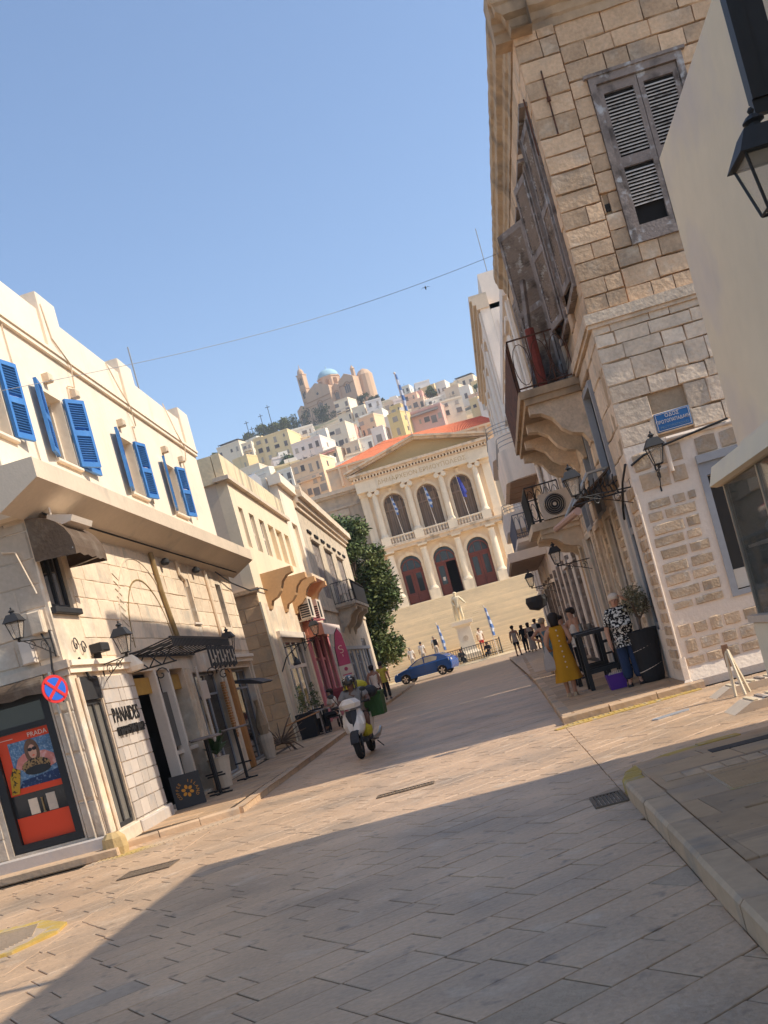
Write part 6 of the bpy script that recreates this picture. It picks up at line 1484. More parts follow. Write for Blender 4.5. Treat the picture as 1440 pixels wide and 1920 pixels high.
mb = MB(CQ); mb.box(-6.3, 6.3, 8.0, 8.25, 116.4, 116.7); mb.box(-6.3, 6.3, 8.0, 8.2, 114.6, 114.8); mb.box(-14.6, -6.3, 4.5, 4.72, 112.6, 112.8); mb.box(8.9, 16.6, 4.5, 4.72, 118.2, 118.4); mb.build('string_course', m_chd, CH)

# ================================================================== TREES
def leaf_cloud(name, blobs, n, size, mat, parent, seed, flat=.8):
    """many leaf shaped faces spread through the crown's volume, denser towards the outside of each clump"""
    r_ = random.Random(seed); vs = []; fs = []
    tot = sum(b[3] ** 2 for b in blobs)
    for (x, y, z, rad) in blobs:
        for _ in range(int(n * rad ** 2 / tot)):
            v = Vector((r_.gauss(0, 1), r_.gauss(0, 1), r_.gauss(0, 1))).normalized() * rad * (r_.random() ** .33)
            v *= r_.uniform(.75, 1.15); p = Vector((x, y, z)) + Vector((v.x, v.y, v.z * flat))
            a = Vector((r_.gauss(0, 1), r_.gauss(0, 1), r_.gauss(0, .7))).normalized(); b = a.cross(Vector((r_.gauss(0, 1), r_.gauss(0, 1), r_.gauss(0, 1)))).normalized()
            s_ = size * r_.uniform(.6, 1.3); k = len(vs)
            vs += [p - a * s_, p + b * s_ * .45, p + a * s_, p - b * s_ * .45]; fs.append((k, k + 1, k + 2, k + 3))
    mb = MB(); mb.raw(vs, fs); return mb.build(name, mat, parent, recalc=False)
def tree(label, base, h, rad, n, size, mat, seed, trunk_r=.25, cat='tree', name='broadleaf_tree', crown0=.3, blobs_n=16, sx=1.):
    r_ = random.Random(seed); x, y, z = base; t = thing(name, label, cat, base)
    mb = MB(); top = (x + .2, y, z + h * .75); mb.tube([(x, y, z - .2), (x + .08, y, z + h * .25), (x - .05, y, z + h * .5), top], trunk_r, 8, r1=trunk_r * .3)
    blobs = []
    for i in range(blobs_n):
        a = r_.uniform(0, 2 * math.pi); q = r_.random(); zz = z + h * (crown0 + (1 - crown0) * (i + .5) / blobs_n * .9); prof = math.sin(math.pi * min(1, max(.12, (zz - z - h * crown0) / (h * (1 - crown0)) * .85 + .12)))
        d = rad * prof * q ** .5 * .75; c = (x + d * math.cos(a) * sx, y + d * math.sin(a), zz, rad * r_.uniform(.34, .52)); blobs.append(c)
        mb.tube([(x, y, z + h * min(.6, crown0 + .02 * i)), (c[0], c[1], c[2])], trunk_r * .3, 5, r1=trunk_r * .06)
    mb.build('trunk', m_bark, t); leaf_cloud('crown', blobs, n, size, mat, t, seed); return t
m_bark = M('grey_bark', (.16, .12, .09), .95, n1=(3, .2), n2=(20, .2), bump=(20, .6))
m_green2 = M('dark_leaf_green', (.085, .12, .035), .6, n1=(.5, .35), n2=(4, .35), bump=None, mix=((.18, .20, .065), .8, .48, .68))
m_pine = M('pine_green', (.050, .062, .022), .8, n1=(.2, .35), n2=(2, .25), bump=None, mix=((.14, .13, .05), .25, .5, .7))
tree('large round leafy green tree before the town hall at the end of the left side', (-7.0, 67.5, 0), 11.9, 2.55, 20000, .15, m_green2, 5, .28, crown0=.16, blobs_n=26)
for i, (x, y, z, rr, lab) in enumerate(((-45, 324, 72.0, 3.2, 'dark green tree left in the clump before the yellow house'), (-40.5, 300, 61.5, 5.0, 'broad dark green tree in the clump before the yellow house'), (-36.5, 303, 64.0, 4.2, 'tallest dark green tree right in the clump before the yellow house'),
        (-52.0, 432, 101.5, 8.5, 'olive green pine left below the church'), (-44, 434, 102, 9.5, 'spreading light green pine in front of the church'), (-38, 425, 100, 8, 'small pine right of the spreading pine below the church'), (-56, 425, 100, 7, 'low dark pine at the edge of the ridge under the church'), (-21.5, 440, 106.5, 5.5, 'dark pine right of the church wall'), (-17, 438, 104.5, 4.5, 'lower dark pine farther right of the church'),
        (4.1, 366, 85.5, 3.4, 'bushy tree before the yellow house near the skyline'), (18.5, 333, 74.6, 3.2, 'bushy tree beside the white apartment building'), (-80, 398, 93, 3, 'lone bush on the skyline at the far left'))):
    tree(lab, (x, y, z), rr, rr * .55, 900, .42, m_pine if 'pine' in lab else m_green2, 50 + i, .25, name='hill_tree', crown0=.15, blobs_n=9, sx=1.3)
rb = [(-72 + i * 1.05, 418 + 6 * math.sin(i * 1.3), 101.2 + i * .15 + 1.2 * math.sin(i * .9), 2.2 + .6 * math.sin(i * 2.1)) for i in range(19)]
tag(leaf_cloud('ridge_scrub', rb, 5200, .5, M('dry_scrub_green', (.13, .14, .04), .85, n1=(.15, .35), n2=(1.5, .25), bump=None, mix=((.06, .075, .02), .3, .5, .65)), None, 77), 'green scrub along the ridge left of the church', 'scrub', kind='stuff')
for i, (x, y, z, h) in enumerate(((-66.5, 405, 99, 7), (-60.5, 405, 102, 5), (-57, 405, 101.5, 8), (-64.2, 400, 98, 4))):
    q = thing('utility_pole', ('thin utility pole on the ridge, third from the left', 'utility pole on the ridge, second from the right', 'tallest utility pole on the ridge below the church', 'short utility pole with crossbar at the left of the ridge')[i], 'pole', (x, y, z))
    MB().tube([(x, y, z - 3), (x, y, z + h)], .13, 5).build('post', m_char, q); MB().box(x - .9, x + .9, y - .06, y + .06, z + h - .9, z + h - .7).build('crossbar', m_char, q)
# ================================================================== PEOPLE
SK = lambda n, c: M(n, c, .6, n1=(6, .08), n2=(40, .05), bump=None)
m_skin = SK('skin_light', (.50, .29, .20)); m_skin2 = SK('skin_tan', (.36, .19, .12)); m_skin3 = SK('skin_dark', (.17, .085, .055))
def CLO(n, c, mix=None): return M(n, c, .9, n1=(5, .12), n2=(60, .08), bump=(25, .25), mix=mix)
J0 = dict(pel=(0, 0, .53), spi=(0, 0, .63), che=(0, -.004, .735), nec=(0, .004, .835), hea=(0, -.010, .885), top=(0, -.004, .95),
          shl=(-.10, 0, .80), ell=(-.132, .012, .63), wrl=(-.138, -.02, .485), hal=(-.138, -.03, .43), shr=(.10, 0, .80), elr=(.132, .012, .63), wrr=(.138, -.02, .485), har=(.138, -.03, .43),
          hil=(-.05, 0, .50), knl=(-.055, -.008, .285), anl=(-.055, .012, .05), tol=(-.062, -.075, .016), hir=(.05, 0, .50), knr=(.055, -.008, .285), anr=(.055, .012, .05), tor=(.062, -.075, .016))
RAD = dict(pel=.070, spi=.064, che=.074, nec=.031, hea=.050, top=.040, sh=.040, el=.027, wr=.019, ha=.021, hi=.054, kn=.036, an=.023, to=.019)
ED = [('pel', 'spi'), ('spi', 'che'), ('che', 'nec'), ('nec', 'hea'), ('hea', 'top')] + [(a + s, b + s) for s in 'lr' for a, b in (('sh', 'el'), ('el', 'wr'), ('wr', 'ha'), ('hi', 'kn'), ('kn', 'an'), ('an', 'to'))] + [('che', 'shl'), ('che', 'shr'), ('pel', 'hil'), ('pel', 'hir')]
SKINNED = []
def skin(name, J, rad, edges, root, mat, parent, sub=1):
    keys = list(dict.fromkeys([k for e in edges for k in e])); me = bpy.data.meshes.new(name)
    me.from_pydata([J[k] for k in keys], [(keys.index(a), keys.index(b)) for a, b in edges], [])
    o = bpy.data.objects.new(name, me); COL.objects.link(o); o.parent = parent
    md = o.modifiers.new('Skin', 'SKIN'); md.use_smooth_shade = True
    for i, k in enumerate(keys):
        d = me.skin_vertices[0].data[i]; r_ = rad[k]; d.radius = r_ if isinstance(r_, tuple) else (r_, r_); d.use_root = (k == root)
    s_ = o.modifiers.new('Sub', 'SUBSURF'); s_.levels = sub; s_.render_levels = sub
    SKINNED.append((o, mat)); return o
def bake_skins():
    bpy.context.view_layer.update(); dg = bpy.context.evaluated_depsgraph_get()
    for o, mat in SKINNED:
        me = bpy.data.meshes.new_from_object(o.evaluated_get(dg)); o.modifiers.clear(); old = o.data; o.data = me
        me.materials.clear(); me.materials.append(mat); me.polygons.foreach_set('use_smooth', [True] * len(me.polygons)); bpy.data.meshes.remove(old)
def person(label, loc, face=0., h=1.68, sk=None, top=None, bottom=None, dress=None, shoes=None, hair=None, hairlong=0., sleeve=.4, pose=None, detail=False, fat=1., cat='person', group=None, legs=1., beard=False, skirt=None, wide=1., name='person'):
    sk = sk or m_skin; t = thing(name, label, cat, loc, group); a = R(face); ca, sa = math.cos(a), math.sin(a)
    J = dict(J0); J.update(pose or {})
    W3 = {k: ((p[0] * ca - p[1] * sa) * h, (p[0] * sa + p[1] * ca) * h, p[2] * h) for k, p in J.items()}
    rad = {k: RAD[k if k in RAD else k[:2]] * h * (fat if k[:2] in ('pe', 'sp', 'ch', 'hi') else 1) for k in J}
    def loc2(x, y, z): return (loc[0] + (x * ca - y * sa) * h, loc[1] + (x * sa + y * ca) * h, loc[2] + z * h)
    ed = list(ED)
    if detail:      # five fingers on each hand
        for s_ in 'lr':
            w = Vector(J['wr' + s_]); q = Vector(J['ha' + s_]); d = (q - w).normalized(); sd = Vector((0, 1, 0)) if abs(d.y) < .8 else Vector((1, 0, 0)); sd = (sd - d * sd.dot(d)).normalized(); nn = d.cross(sd)
            for i, (off, ln) in enumerate(((-.016, .040), (-.0055, .046), (.0055, .043), (.016, .034))):
                k1, k2 = 'f%d%sa' % (i, s_), 'f%d%sb' % (i, s_); p1 = q + sd * off + d * .012; p2 = p1 + d * ln * .6 + nn * .004
                for k, p, rr in ((k1, p1, .0055), (k2, p2, .0042)): J[k] = tuple(p); W3[k] = ((p[0] * ca - p[1] * sa) * h, (p[0] * sa + p[1] * ca) * h, p[2] * h); rad[k] = rr * h
                ed += [('ha' + s_, k1), (k1, k2)]
            p1 = w.lerp(q, .4) - sd * .022; p2 = p1 - sd * .010 + d * .028
            for k, p, rr in (('th%sa' % s_, p1, .0068), ('th%sb' % s_, p2, .005)): W3[k] = ((p[0] * ca - p[1] * sa) * h, (p[0] * sa + p[1] * ca) * h, p[2] * h); rad[k] = rr * h
            ed += [('wr' + s_, 'th%sa' % s_), ('th%sa' % s_, 'th%sb' % s_)]
    skin('body', W3, rad, ed, 'pel', sk, t, 1)
    def lerp(p, q, f): return tuple(W3[p][i] + (W3[q][i] - W3[p][i]) * f for i in range(3))
    if top:
        G = dict(W3); r2 = {k: v * 1.16 + .006 for k, v in rad.items()}; e = [('pel', 'spi'), ('spi', 'che'), ('che', 'shl'), ('che', 'shr')]
        G['hem'] = (W3['pel'][0], W3['pel'][1], W3['pel'][2] - .045 * h); r2['hem'] = rad['pel'] * 1.22 + .006; e.append(('pel', 'hem'))
        G['nk'] = lerp('che', 'nec', .62); r2['nk'] = rad['che'] * .74; e.append(('che', 'nk'))
        if sleeve > .05:
            for s_ in 'lr':
                G['sl' + s_] = lerp('sh' + s_, 'el' + s_, min(1, sleeve * 1.6)); r2['sl' + s_] = rad['el' + s_] * 1.55; e.append(('sh' + s_, 'sl' + s_))
                if sleeve > .7: G['sm' + s_] = lerp('el' + s_, 'wr' + s_, .9); r2['sm' + s_] = rad['wr' + s_] * 1.6; e.append(('sl' + s_, 'sm' + s_))
        else:
            for s_ in 'lr': r2['sh' + s_] = rad['sh' + s_] * .95; G['sh' + s_] = lerp('che', 'sh' + s_, .82)
        skin('shirt', G, r2, e, 'pel', top, t, 1)
    if bottom:
        G = dict(W3); r2 = {k: v * 1.12 + .004 for k, v in rad.items()}; e = [('pel', 'hil'), ('pel', 'hir')]; G['wst'] = lerp('pel', 'spi', .5); r2['wst'] = rad['pel'] * 1.05; e.append(('pel', 'wst'))
        for s_ in 'lr':
            if legs >= 1: G['cu' + s_] = lerp('kn' + s_, 'an' + s_, .95); r2['cu' + s_] = rad['an' + s_] * 1.75 * wide; r2['kn' + s_] = rad['kn' + s_] * 1.25 * (wide * .5 + .5); e += [('hi' + s_, 'kn' + s_), ('kn' + s_, 'cu' + s_)]
            else: G['cu' + s_] = lerp('hi' + s_, 'kn' + s_, legs); r2['cu' + s_] = rad['kn' + s_] * 1.5; e += [('hi' + s_, 'cu' + s_)]
        skin('trousers' if legs >= 1 else 'shorts', G, r2, e, 'pel', bottom, t, 1)
    def rings(prof, n=24, fold=0., seed=0):
        out = []
        for z, rx, ry, y in prof:
            out.append([loc2(rx * math.cos(2 * math.pi * i / n) * (1 + fold * math.sin(i * 5 + seed) * max(0, (.62 - z) * 3)), y + ry * math.sin(2 * math.pi * i / n) * (1 + fold * math.sin(i * 5 + 1 + seed) * max(0, (.62 - z) * 3)), z) for i in range(n)])
        return out
    if dress:
        prof = dress[1]; MB().loft(rings(prof, fold=.06), False).build('dress', dress[0], t, smooth=True)
    if skirt: MB().loft(rings(skirt[1], fold=.05), False).build('skirt', skirt[0], t, smooth=True)
    hx, hy, hz_ = J['hea']; tx, ty, tz = J['top']
    if hair:
        cxh, cyh, czh = (hx + tx) / 2, (hy + ty) / 2, (hz_ + tz) / 2
        mb = MB(); mb.loft([[loc2(cxh + .062 * q * math.cos(2 * math.pi * i / 12), cyh + (.034 if zz < .015 else .016) + (.056 if zz < .015 else .066) * q * math.sin(2 * math.pi * i / 12), czh + zz) for i in range(12)] for zz, q in ((-.035 - hairlong, .55 if not hairlong else .80), (-.02 - hairlong * .5, .80), (-.005, .92), (.02, 1.0), (.045, .93), (.064, .62), (.072, .2))])
        mb.build('hair', hair, t, smooth=True)
    if detail:
        f = MB(); cx, cy, cz = J['hea']
        f.loft([[loc2(cx + dx, cy - .046 + dy, cz + dz) for dx, dy in ((-.008, 0), (0, -.014 * k), (.008, 0))] for dz, k in ((.028, .2), (.012, .6), (.002, 1.1), (-.004, .3))]); f.build('nose', sk, t, smooth=True)
        for s_ in (-1, 1):
            MB().ball(loc2(cx + s_ * .019, cy - .046, cz + .026), .0065 * h, 1, 1, .7).build('eye', m_black, t)
            MB().ball(loc2(cx + s_ * .050, cy + .002, cz + .016), .012 * h, .5, 1, 1.5).build('ear', sk, t)
        MB().box(*[v for p in zip(loc2(cx - .014, cy - .05, cz - .018), loc2(cx + .014, cy - .045, cz - .012)) for v in sorted(p)]).build('mouth', m_lip, t)
    if shoes:
        for s_ in 'lr':
            an, to = Vector(J['an' + s_]), Vector(J['to' + s_]); zb = to.z - .016
            b = an + (an - to) * .28; d = Vector((to.x - b.x, to.y - b.y, 0)).normalized(); q = Vector((-d.y, d.x, 0)); e = to + d * .02
            def sh(c, w, z0, z1): return [loc2(*(c + q * w)[:2], z0), loc2(*(c - q * w)[:2], z0), loc2(*(c - q * w * .8)[:2], z1), loc2(*(c + q * w * .8)[:2], z1)]
            MB().loft([sh(b, .018, zb, zb + .045), sh(b.lerp(e, .45), .026, zb, zb + .045), sh(b.lerp(e, .8), .028, zb, zb + .028), sh(e, .018, zb, zb + .018)]).build('shoe', shoes, t)
    return t
m_lip = M('lip', (.35, .10, .09), .6, bump=None)
m_hdk = M('dark_hair', (.022, .014, .011), .6, n1=(8, .3), n2=(60, .3), bump=(60, .4)); m_hwh = M('white_hair', (.66, .60, .52), .7, n1=(8, .15), n2=(60, .2), bump=(60, .4)); m_hgr = M('ash_hair', (.36, .29, .21), .7, n1=(8, .2), n2=(60, .2), bump=(60, .4))
c_must = CLO('mustard_cloth', (.50, .235, .012)); c_black = CLO('black_cloth', (.018, .018, .020)); c_jean = CLO('denim', (.025, .045, .10)); c_grey = CLO('grey_cloth', (.24, .235, .23)); c_white = CLO('white_cloth', (.70, .67, .62)); c_teal = CLO('teal_cloth', (.09, .17, .20)); c_lgrey = CLO('light_grey_cloth', (.42, .39, .37))
c_patt = CLO('black_white_pattern', (.015, .014, .013), mix=((.72, .68, .60), 26, .515, .545)); c_flor = CLO('floral_cloth', (.03, .022, .025), mix=[((.45, .20, .18), 16, .54, .58)]); c_red = CLO('red_cloth', (.50, .02, .02)); c_yel = CLO('yellow_cloth', (.52, .42, .06)); c_strip = CLO('striped_cloth', (.60, .56, .5), mix=((.03, .03, .03), 22, .5, .54))
m_sand = M('pale_sandal', (.50, .40, .28), .7, bump=None); m_shoe = M('dark_shoe', (.03, .028, .03), .6, bump=None)
ZR = .12
# woman in the mustard dress, seen from behind
w1 = person('woman in a long mustard dress seen from behind, grey bag at her side', (1.29, 20.0, ZR), 176, 1.62, m_skin, hair=m_hdk, hairlong=.055, shoes=m_sand, detail=True,
   dress=(c_must, [(.185, .155, .125, 0), (.30, .135, .108, .0), (.45, .115, .09, 0), (.55, .096, .076, 0), (.63, .085, .066, 0), (.72, .093, .072, 0), (.80, .10, .062, 0), (.835, .06, .045, 0)]),
   pose=dict(ell=(-.135, .02, .64), wrl=(-.10, -.10, .60), hal=(-.08, -.14, .61), elr=(.15, .0, .64), wrr=(.13, -.09, .57), har=(.12, -.13, .56), anl=(-.03, .012, .05), tol=(-.035, -.075, .016), anr=(.045, -.05, .05), tor=(.05, -.135, .016), knr=(.05, -.03, .285), knl=(-.045, -.008, .285)))
mb = MB()
for i in range(9): mb.ball((1.285 + .002 * i, 19.872 - .004 * i, ZR + 1.26 - i * .10), .016, 1, .6, 1, 6, 4)
mb.build('dress_buttons', m_hwh, w1)
bgm = MB(); bgm.loft([[(1.02 + dx * k, 20.02 + dy * k, ZR + z) for dx, dy in ((-.1, -.06), (.1, -.06), (.1, .06), (-.1, .06))] for z, k in ((.55, .8), (.60, 1.1), (.78, .9), (.92, .35), (1.02, .15))]); bgm.tube([(1.02, 20.02, ZR + 1.0), (1.1, 20.0, ZR + 1.28)], .012, 4)
tag(bgm.build('shoulder_bag', c_lgrey, None, origin=(1.02, 20.02, ZR + .55)), 'soft grey bag hanging beside the mustard dress', 'bag')
# white haired woman
person('white haired woman in a black and white patterned blouse and jeans, hand at her head', (2.30, 18.75, ZR), -8, 1.66, m_skin, c_patt, c_jean, shoes=m_shoe, hair=m_hwh, sleeve=.55, detail=True, fat=1.28, wide=1.5,
   pose=dict(elr=(.20, -.03, .83), wrr=(.105, -.055, .90), har=(.075, -.05, .93), ell=(-.155, .0, .62), wrl=(-.15, -.06, .48), hal=(-.145, -.08, .43), shr=(.11, 0, .805)))
# others on the right pavement
person('bare shouldered woman leaning close to a child behind the bar tables', (1.98, 24.5, ZR), -70, 1.66, m_skin, c_white, c_black, hair=m_hdk, sleeve=.0, shoes=m_shoe, pose=dict(ell=(-.12, -.12, .68), wrl=(-.03, -.2, .70), hal=(-.01, -.22, .72)))
person('dark haired child held by the bare shouldered woman', (1.72, 24.6, ZR + .0), 60, 1.55, m_skin, c_white, c_black, hair=m_hdk, sleeve=.5, shoes=m_shoe)
person('woman in a teal strapless dress with one hand on her hip', (1.62, 30.0, ZR), 165, 1.62, m_skin, hair=m_hgr, shoes=m_sand, dress=(c_teal, [(.10, .115, .09, 0), (.3, .105, .085, 0), (.5, .095, .076, 0), (.62, .08, .062, 0), (.72, .087, .066, 0), (.755, .085, .06, 0)]),
   pose=dict(elr=(.24, .02, .68), wrr=(.11, -.0, .60), har=(.09, -.02, .58)))
person('man in a grey vest and dark shorts standing at the kerb by the steps', (1.56, 60, ZR), 165, 1.76, m_skin2, c_lgrey, c_black, hair=m_hdk, sleeve=0, legs=.8, shoes=m_shoe, pose=dict(anl=(-.07, -.03, .05), tol=(-.075, -.11, .016)))
person('woman in black with long dark hair in the group near the steps', (2.15, 62.5, ZR), 150, 1.66, m_skin2, c_black, c_black, hair=m_hdk, hairlong=.06, sleeve=.6, shoes=m_shoe)
person('woman in a long pale grey dress with a black bag near the steps', (2.45, 60.5, ZR), 170, 1.7, m_skin2, hair=m_hdk, hairlong=.05, shoes=m_sand, dress=(c_lgrey, [(.06, .12, .10, 0), (.3, .105, .09, 0), (.5, .095, .076, 0), (.62, .08, .062, 0), (.75, .092, .066, 0), (.82, .07, .05, 0)]))
tag(MB().cbox(2.36, 2.66, 60.25, 60.42, ZR + .85, ZR + 1.15, .03).build('shoulder_bag', c_black, None, origin=(2.5, 60.3, ZR + .9)), 'black bag on the back of the woman in the long grey dress', 'bag')
person('man in a white shirt with a dark backpack in the group near the steps', (2.95, 62.0, ZR), 160, 1.80, m_skin2, c_white, c_black, hair=m_hdk, sleeve=.5, legs=.8, shoes=m_shoe)
tag(MB().cbox(2.98, 3.30, 61.6, 61.85, ZR + .95, ZR + 1.45, .05).build('backpack', c_black, None, origin=(3.1, 61.7, ZR + .95)), 'dark backpack worn by the man in the white shirt', 'backpack')
# left pavement
person('woman walking away in a white top and dark floral shorts at the left kerb', (-4.42, 39.8, .10), 175, 1.66, m_skin2, c_white, c_flor, hair=m_hdk, sleeve=.0, legs=.75, shoes=m_shoe, hairlong=.02, pose=dict(knl=(-.05, -.06, .29), anl=(-.05, -.05, .055), tol=(-.05, -.13, .02), anr=(.05, .08, .07), tor=(.055, .02, .02), knr=(.055, .01, .28), elr=(.15, .05, .63), wrr=(.14, -.03, .52), har=(.14, -.05, .48)))
person('person in a yellow shirt farther along the left kerb', (-4.75, 46.5, .10), 180, 1.72, m_skin2, c_yel, c_black, hair=m_hdk, sleeve=.4, shoes=m_shoe)
SEAT = dict(pel=(0, .05, .29), spi=(0, .06, .39), che=(0, .045, .50), nec=(0, .03, .60), hea=(0, .015, .65), top=(0, .02, .715), shl=(-.10, .04, .565), shr=(.10, .04, .565), ell=(-.14, -.02, .42), elr=(.14, -.02, .42), wrl=(-.07, -.15, .43), wrr=(.07, -.15, .43), hal=(-.05, -.19, .44), har=(.05, -.19, .44), hil=(-.05, .03, .28), hir=(.05, .03, .28), knl=(-.06, -.21, .29), knr=(.06, -.21, .29), anl=(-.06, -.20, .06), anr=(.06, -.20, .06), tol=(-.06, -.28, .02), tor=(.06, -.28, .02))
person('woman in a white t-shirt seated by the pink shopfront', (-5.05, 32.2, .12), -60, 1.65, m_skin2, c_white, c_black, hair=m_hdk, hairlong=.03, sleeve=.5, shoes=m_shoe, pose=SEAT)
# on the steps
Zs = lambda y: (int((y - 79.0) / (19.3 / 35)) + 1) * BZ / 35
for lab, x, y, top_, bot, lg, hr in (('man in a white shirt and dark shorts at the left foot of the steps', -7.85, 80.2, c_white, c_black, .8, m_hgr), ('man in a cream shirt climbing the steps behind the blue car', -5.75, 80.8, c_white, c_lgrey, 1, m_hgr),
        ('person with dark hair in a white shirt behind the blue car', -4.9, 81.4, c_white, c_lgrey, 1, m_hdk), ('man in white with a dark rucksack on the steps left of the flag', -3.85, 81.9, c_white, c_lgrey, 1, m_hgr)):
    person(lab, (x, y, Zs(y)), 178, 1.72, m_skin2, top_, bot, hair=hr, sleeve=.6, legs=lg, shoes=m_shoe)
tag(MB().cbox(-3.92, -3.62, 81.45, 81.7, Zs(81.9) + .95, Zs(81.9) + 1.4, .05).build('rucksack', c_black, None, origin=(-3.8, 81.6, Zs(81.9) + .95)), 'dark rucksack on the back of the man in white on the steps', 'rucksack')
person('person in black sitting left of the statue railing', (-2.0, 78.65, .2), 20, 1.7, m_skin3, c_black, c_black, hair=m_hdk, sleeve=.9, shoes=m_shoe, pose={k: (v[0], v[1], max(.02, v[2] - .12)) for k, v in SEAT.items()})
person('person in black sitting right of the statue before the railing', (-.05, 78.65, .2), -20, 1.7, m_skin3, c_black, c_black, hair=m_hdk, sleeve=.9, shoes=m_shoe, pose={k: (v[0], v[1], max(.02, v[2] - .12)) for k, v in SEAT.items()})
person('person in red trousers and a white shirt beside the statue pedestal', (-.35, 80.9, Zs(80.9)), 10, 1.75, m_skin2, c_white, c_red, hair=m_hdk, sleeve=.4, legs=.95, shoes=m_shoe)
# statue figure
stt = person('cream marble statue of a standing man in a long cloak', (-1.38, 80.6, 3.25), -10, 2.3, m_stat, m_stat, m_stat, hair=m_stat, sleeve=.95, cat='statue', name='statue', shoes=m_stat,
   pose=dict(elr=(.19, .0, .66), wrr=(.27, -.06, .56), har=(.30, -.08, .53), ell=(-.16, .02, .66), wrl=(-.10, -.07, .56), hal=(-.08, -.09, .54), knr=(.075, -.04, .285), anr=(.085, -.02, .05), tor=(.10, -.10, .016)))
mb = MB(); x, y, z = -1.38, 80.6, 3.25
mb.loft([[(x - .42, y + .18, z + .12), (x + .05, y + .30, z + .1), (x + .05, y + .36, z + .1), (x - .46, y + .26, z + .12)], [(x - .40, y + .10, z + 1.1), (x + .1, y + .20, z + 1.1), (x + .1, y + .25, z + 1.1), (x - .44, y + .16, z + 1.1)], [(x - .24, y + .02, z + 1.85), (x + .22, y + .10, z + 1.86), (x + .22, y + .15, z + 1.86), (x - .26, y + .07, z + 1.85)]])
mb.build('cloak', m_stat, stt)
MB().box(x - .4, x + .4, y - .35, y + .35, z - .002, z + .06).build('plinth', m_stat, stt)

# ================================================================== SCOOTER AND RIDER
m_swhite = M('scooter_white', (.74, .72, .68), .3, n1=(3, .06), n2=(20, .04), bump=None, spec=.5); m_lens = M('lamp_lens', (.75, .70, .60), .1, n1=(6, .15), bump=None, spec=.7); m_tyre = M('tyre_rubber', (.02, .02, .02), .9, n1=(8, .2), n2=(50, .2), bump=(40, .3))
m_crate = M('green_crate', (.055, .13, .035), .6, n1=(3, .12), n2=(20, .08), bump=(20, .1)); m_ybag = M('yellow_bag', (.58, .46, .03), .6, n1=(6, .15), n2=(30, .1), bump=(12, .8))
sx, sy = -2.84, 20.05; sa_ = R(-3)
def SCQ(u, o, z):      # u across (viewer's right), o forward towards the viewer
    return (sx + u * math.cos(sa_) + o * math.sin(sa_) , sy + u * math.sin(sa_) - o * math.cos(sa_), z)
P = SCQ
sc = thing('scooter', 'white motor scooter with a green crate coming down the street', 'scooter', (sx, sy, 0))
def wheel(P, par, u, o, r_, w, name, axis='u'):
    t = MB(P); n = 22
    prof = [(-w, r_ * .70), (-w * .9, r_ * .9), (-w * .4, r_), (w * .4, r_), (w * .9, r_ * .9), (w, r_ * .70)]
    vs = []; fs = []
    for a, q in prof: vs += [((u + a, o + q * math.cos(2 * math.pi * i / n), r_ + q * math.sin(2 * math.pi * i / n)) if axis == 'u' else (u + q * math.cos(2 * math.pi * i / n), o + a, r_ + q * math.sin(2 * math.pi * i / n))) for i in range(n)]
    for k in range(len(prof)):
        k2 = (k + 1) % len(prof); fs += [(k * n + i, k * n + (i + 1) % n, k2 * n + (i + 1) % n, k2 * n + i) for i in range(n)]
    t.add(vs, fs); wt = t.build(name, m_tyre, par, smooth=True)
    return wt
for o, nm in ((.0, 'front_wheel'), (-1.28, 'rear_wheel')):
    wt = wheel(P, sc, 0, o, .255, .062, nm)
    m_ = MB(P)
    for i in range(5):
        a = i * 1.257; m_.prism([(o + .04 * math.cos(a - .6), .255 + .04 * math.sin(a - .6)), (o + .175 * math.cos(a - .14), .255 + .175 * math.sin(a - .14)), (o + .175 * math.cos(a + .14), .255 + .175 * math.sin(a + .14)), (o + .04 * math.cos(a + .6), .255 + .04 * math.sin(a + .6))], 'u', -.03, .03)
    m_.build('rim', m_steel, wt)
# front mudguard and fork
mb = MB(P); n = 9
mb.loft([[(u, .0 + (.285 + (.02 if abs(u) < .06 else 0)) * math.cos(a), .255 + (.285 + (.02 if abs(u) < .06 else 0)) * math.sin(a)) for u in (-.085, -.05, .05, .085)] + [(u, .27 * math.cos(a), .255 + .27 * math.sin(a)) for u in (.075, -.075)] for a in [R(15 + 130 * i / n) for i in range(n + 1)]])
mb.build('front_mudguard', m_char, sc)
mb = MB(P)
for u in (-.085, .085): mb.tube([(u, .02, .26), (u, -.14, .72)], .024, 6)
mb.build('fork', m_char, sc)
# leg shield: white shell with a dark V insert
def sh_ring(z, hw, o, th, k=.55): return [(-hw, o - .10, z), (-hw * k, o, z), (0, o + .035, z), (hw * k, o, z), (hw, o - .10, z), (hw, o - .10 - th, z), (0, o - th, z), (-hw, o - .10 - th, z)]
mb = MB(P); mb.loft([sh_ring(.43, .10, -.02, .1), sh_ring(.52, .17, .02, .12), sh_ring(.66, .215, .0, .12), sh_ring(.82, .205, -.07, .11), sh_ring(.93, .15, -.15, .1)]); mb.build('leg_shield', m_swhite, sc)
mb = MB(P); mb.loft([[(-.10 * k, o + .012, z), (0, o + .052, z), (.10 * k, o + .012, z), (.09 * k, o - .02, z), (-.09 * k, o - .02, z)] for z, k, o in ((.63, .12, .01), (.74, .75, -.02), (.85, 1.12, -.075), (.93, 1.1, -.14))]); mb.build('shield_insert', m_char, sc)
for s_ in (-1, 1): MB(P).loft([[(s_ * .155, -.045, .62), (s_ * .205, -.07, .63), (s_ * .205, -.10, .63), (s_ * .155, -.09, .62)], [(s_ * .135, -.085, .78), (s_ * .19, -.115, .80), (s_ * .19, -.14, .80), (s_ * .135, -.12, .78)]]).build('indicator', m_lens, sc)
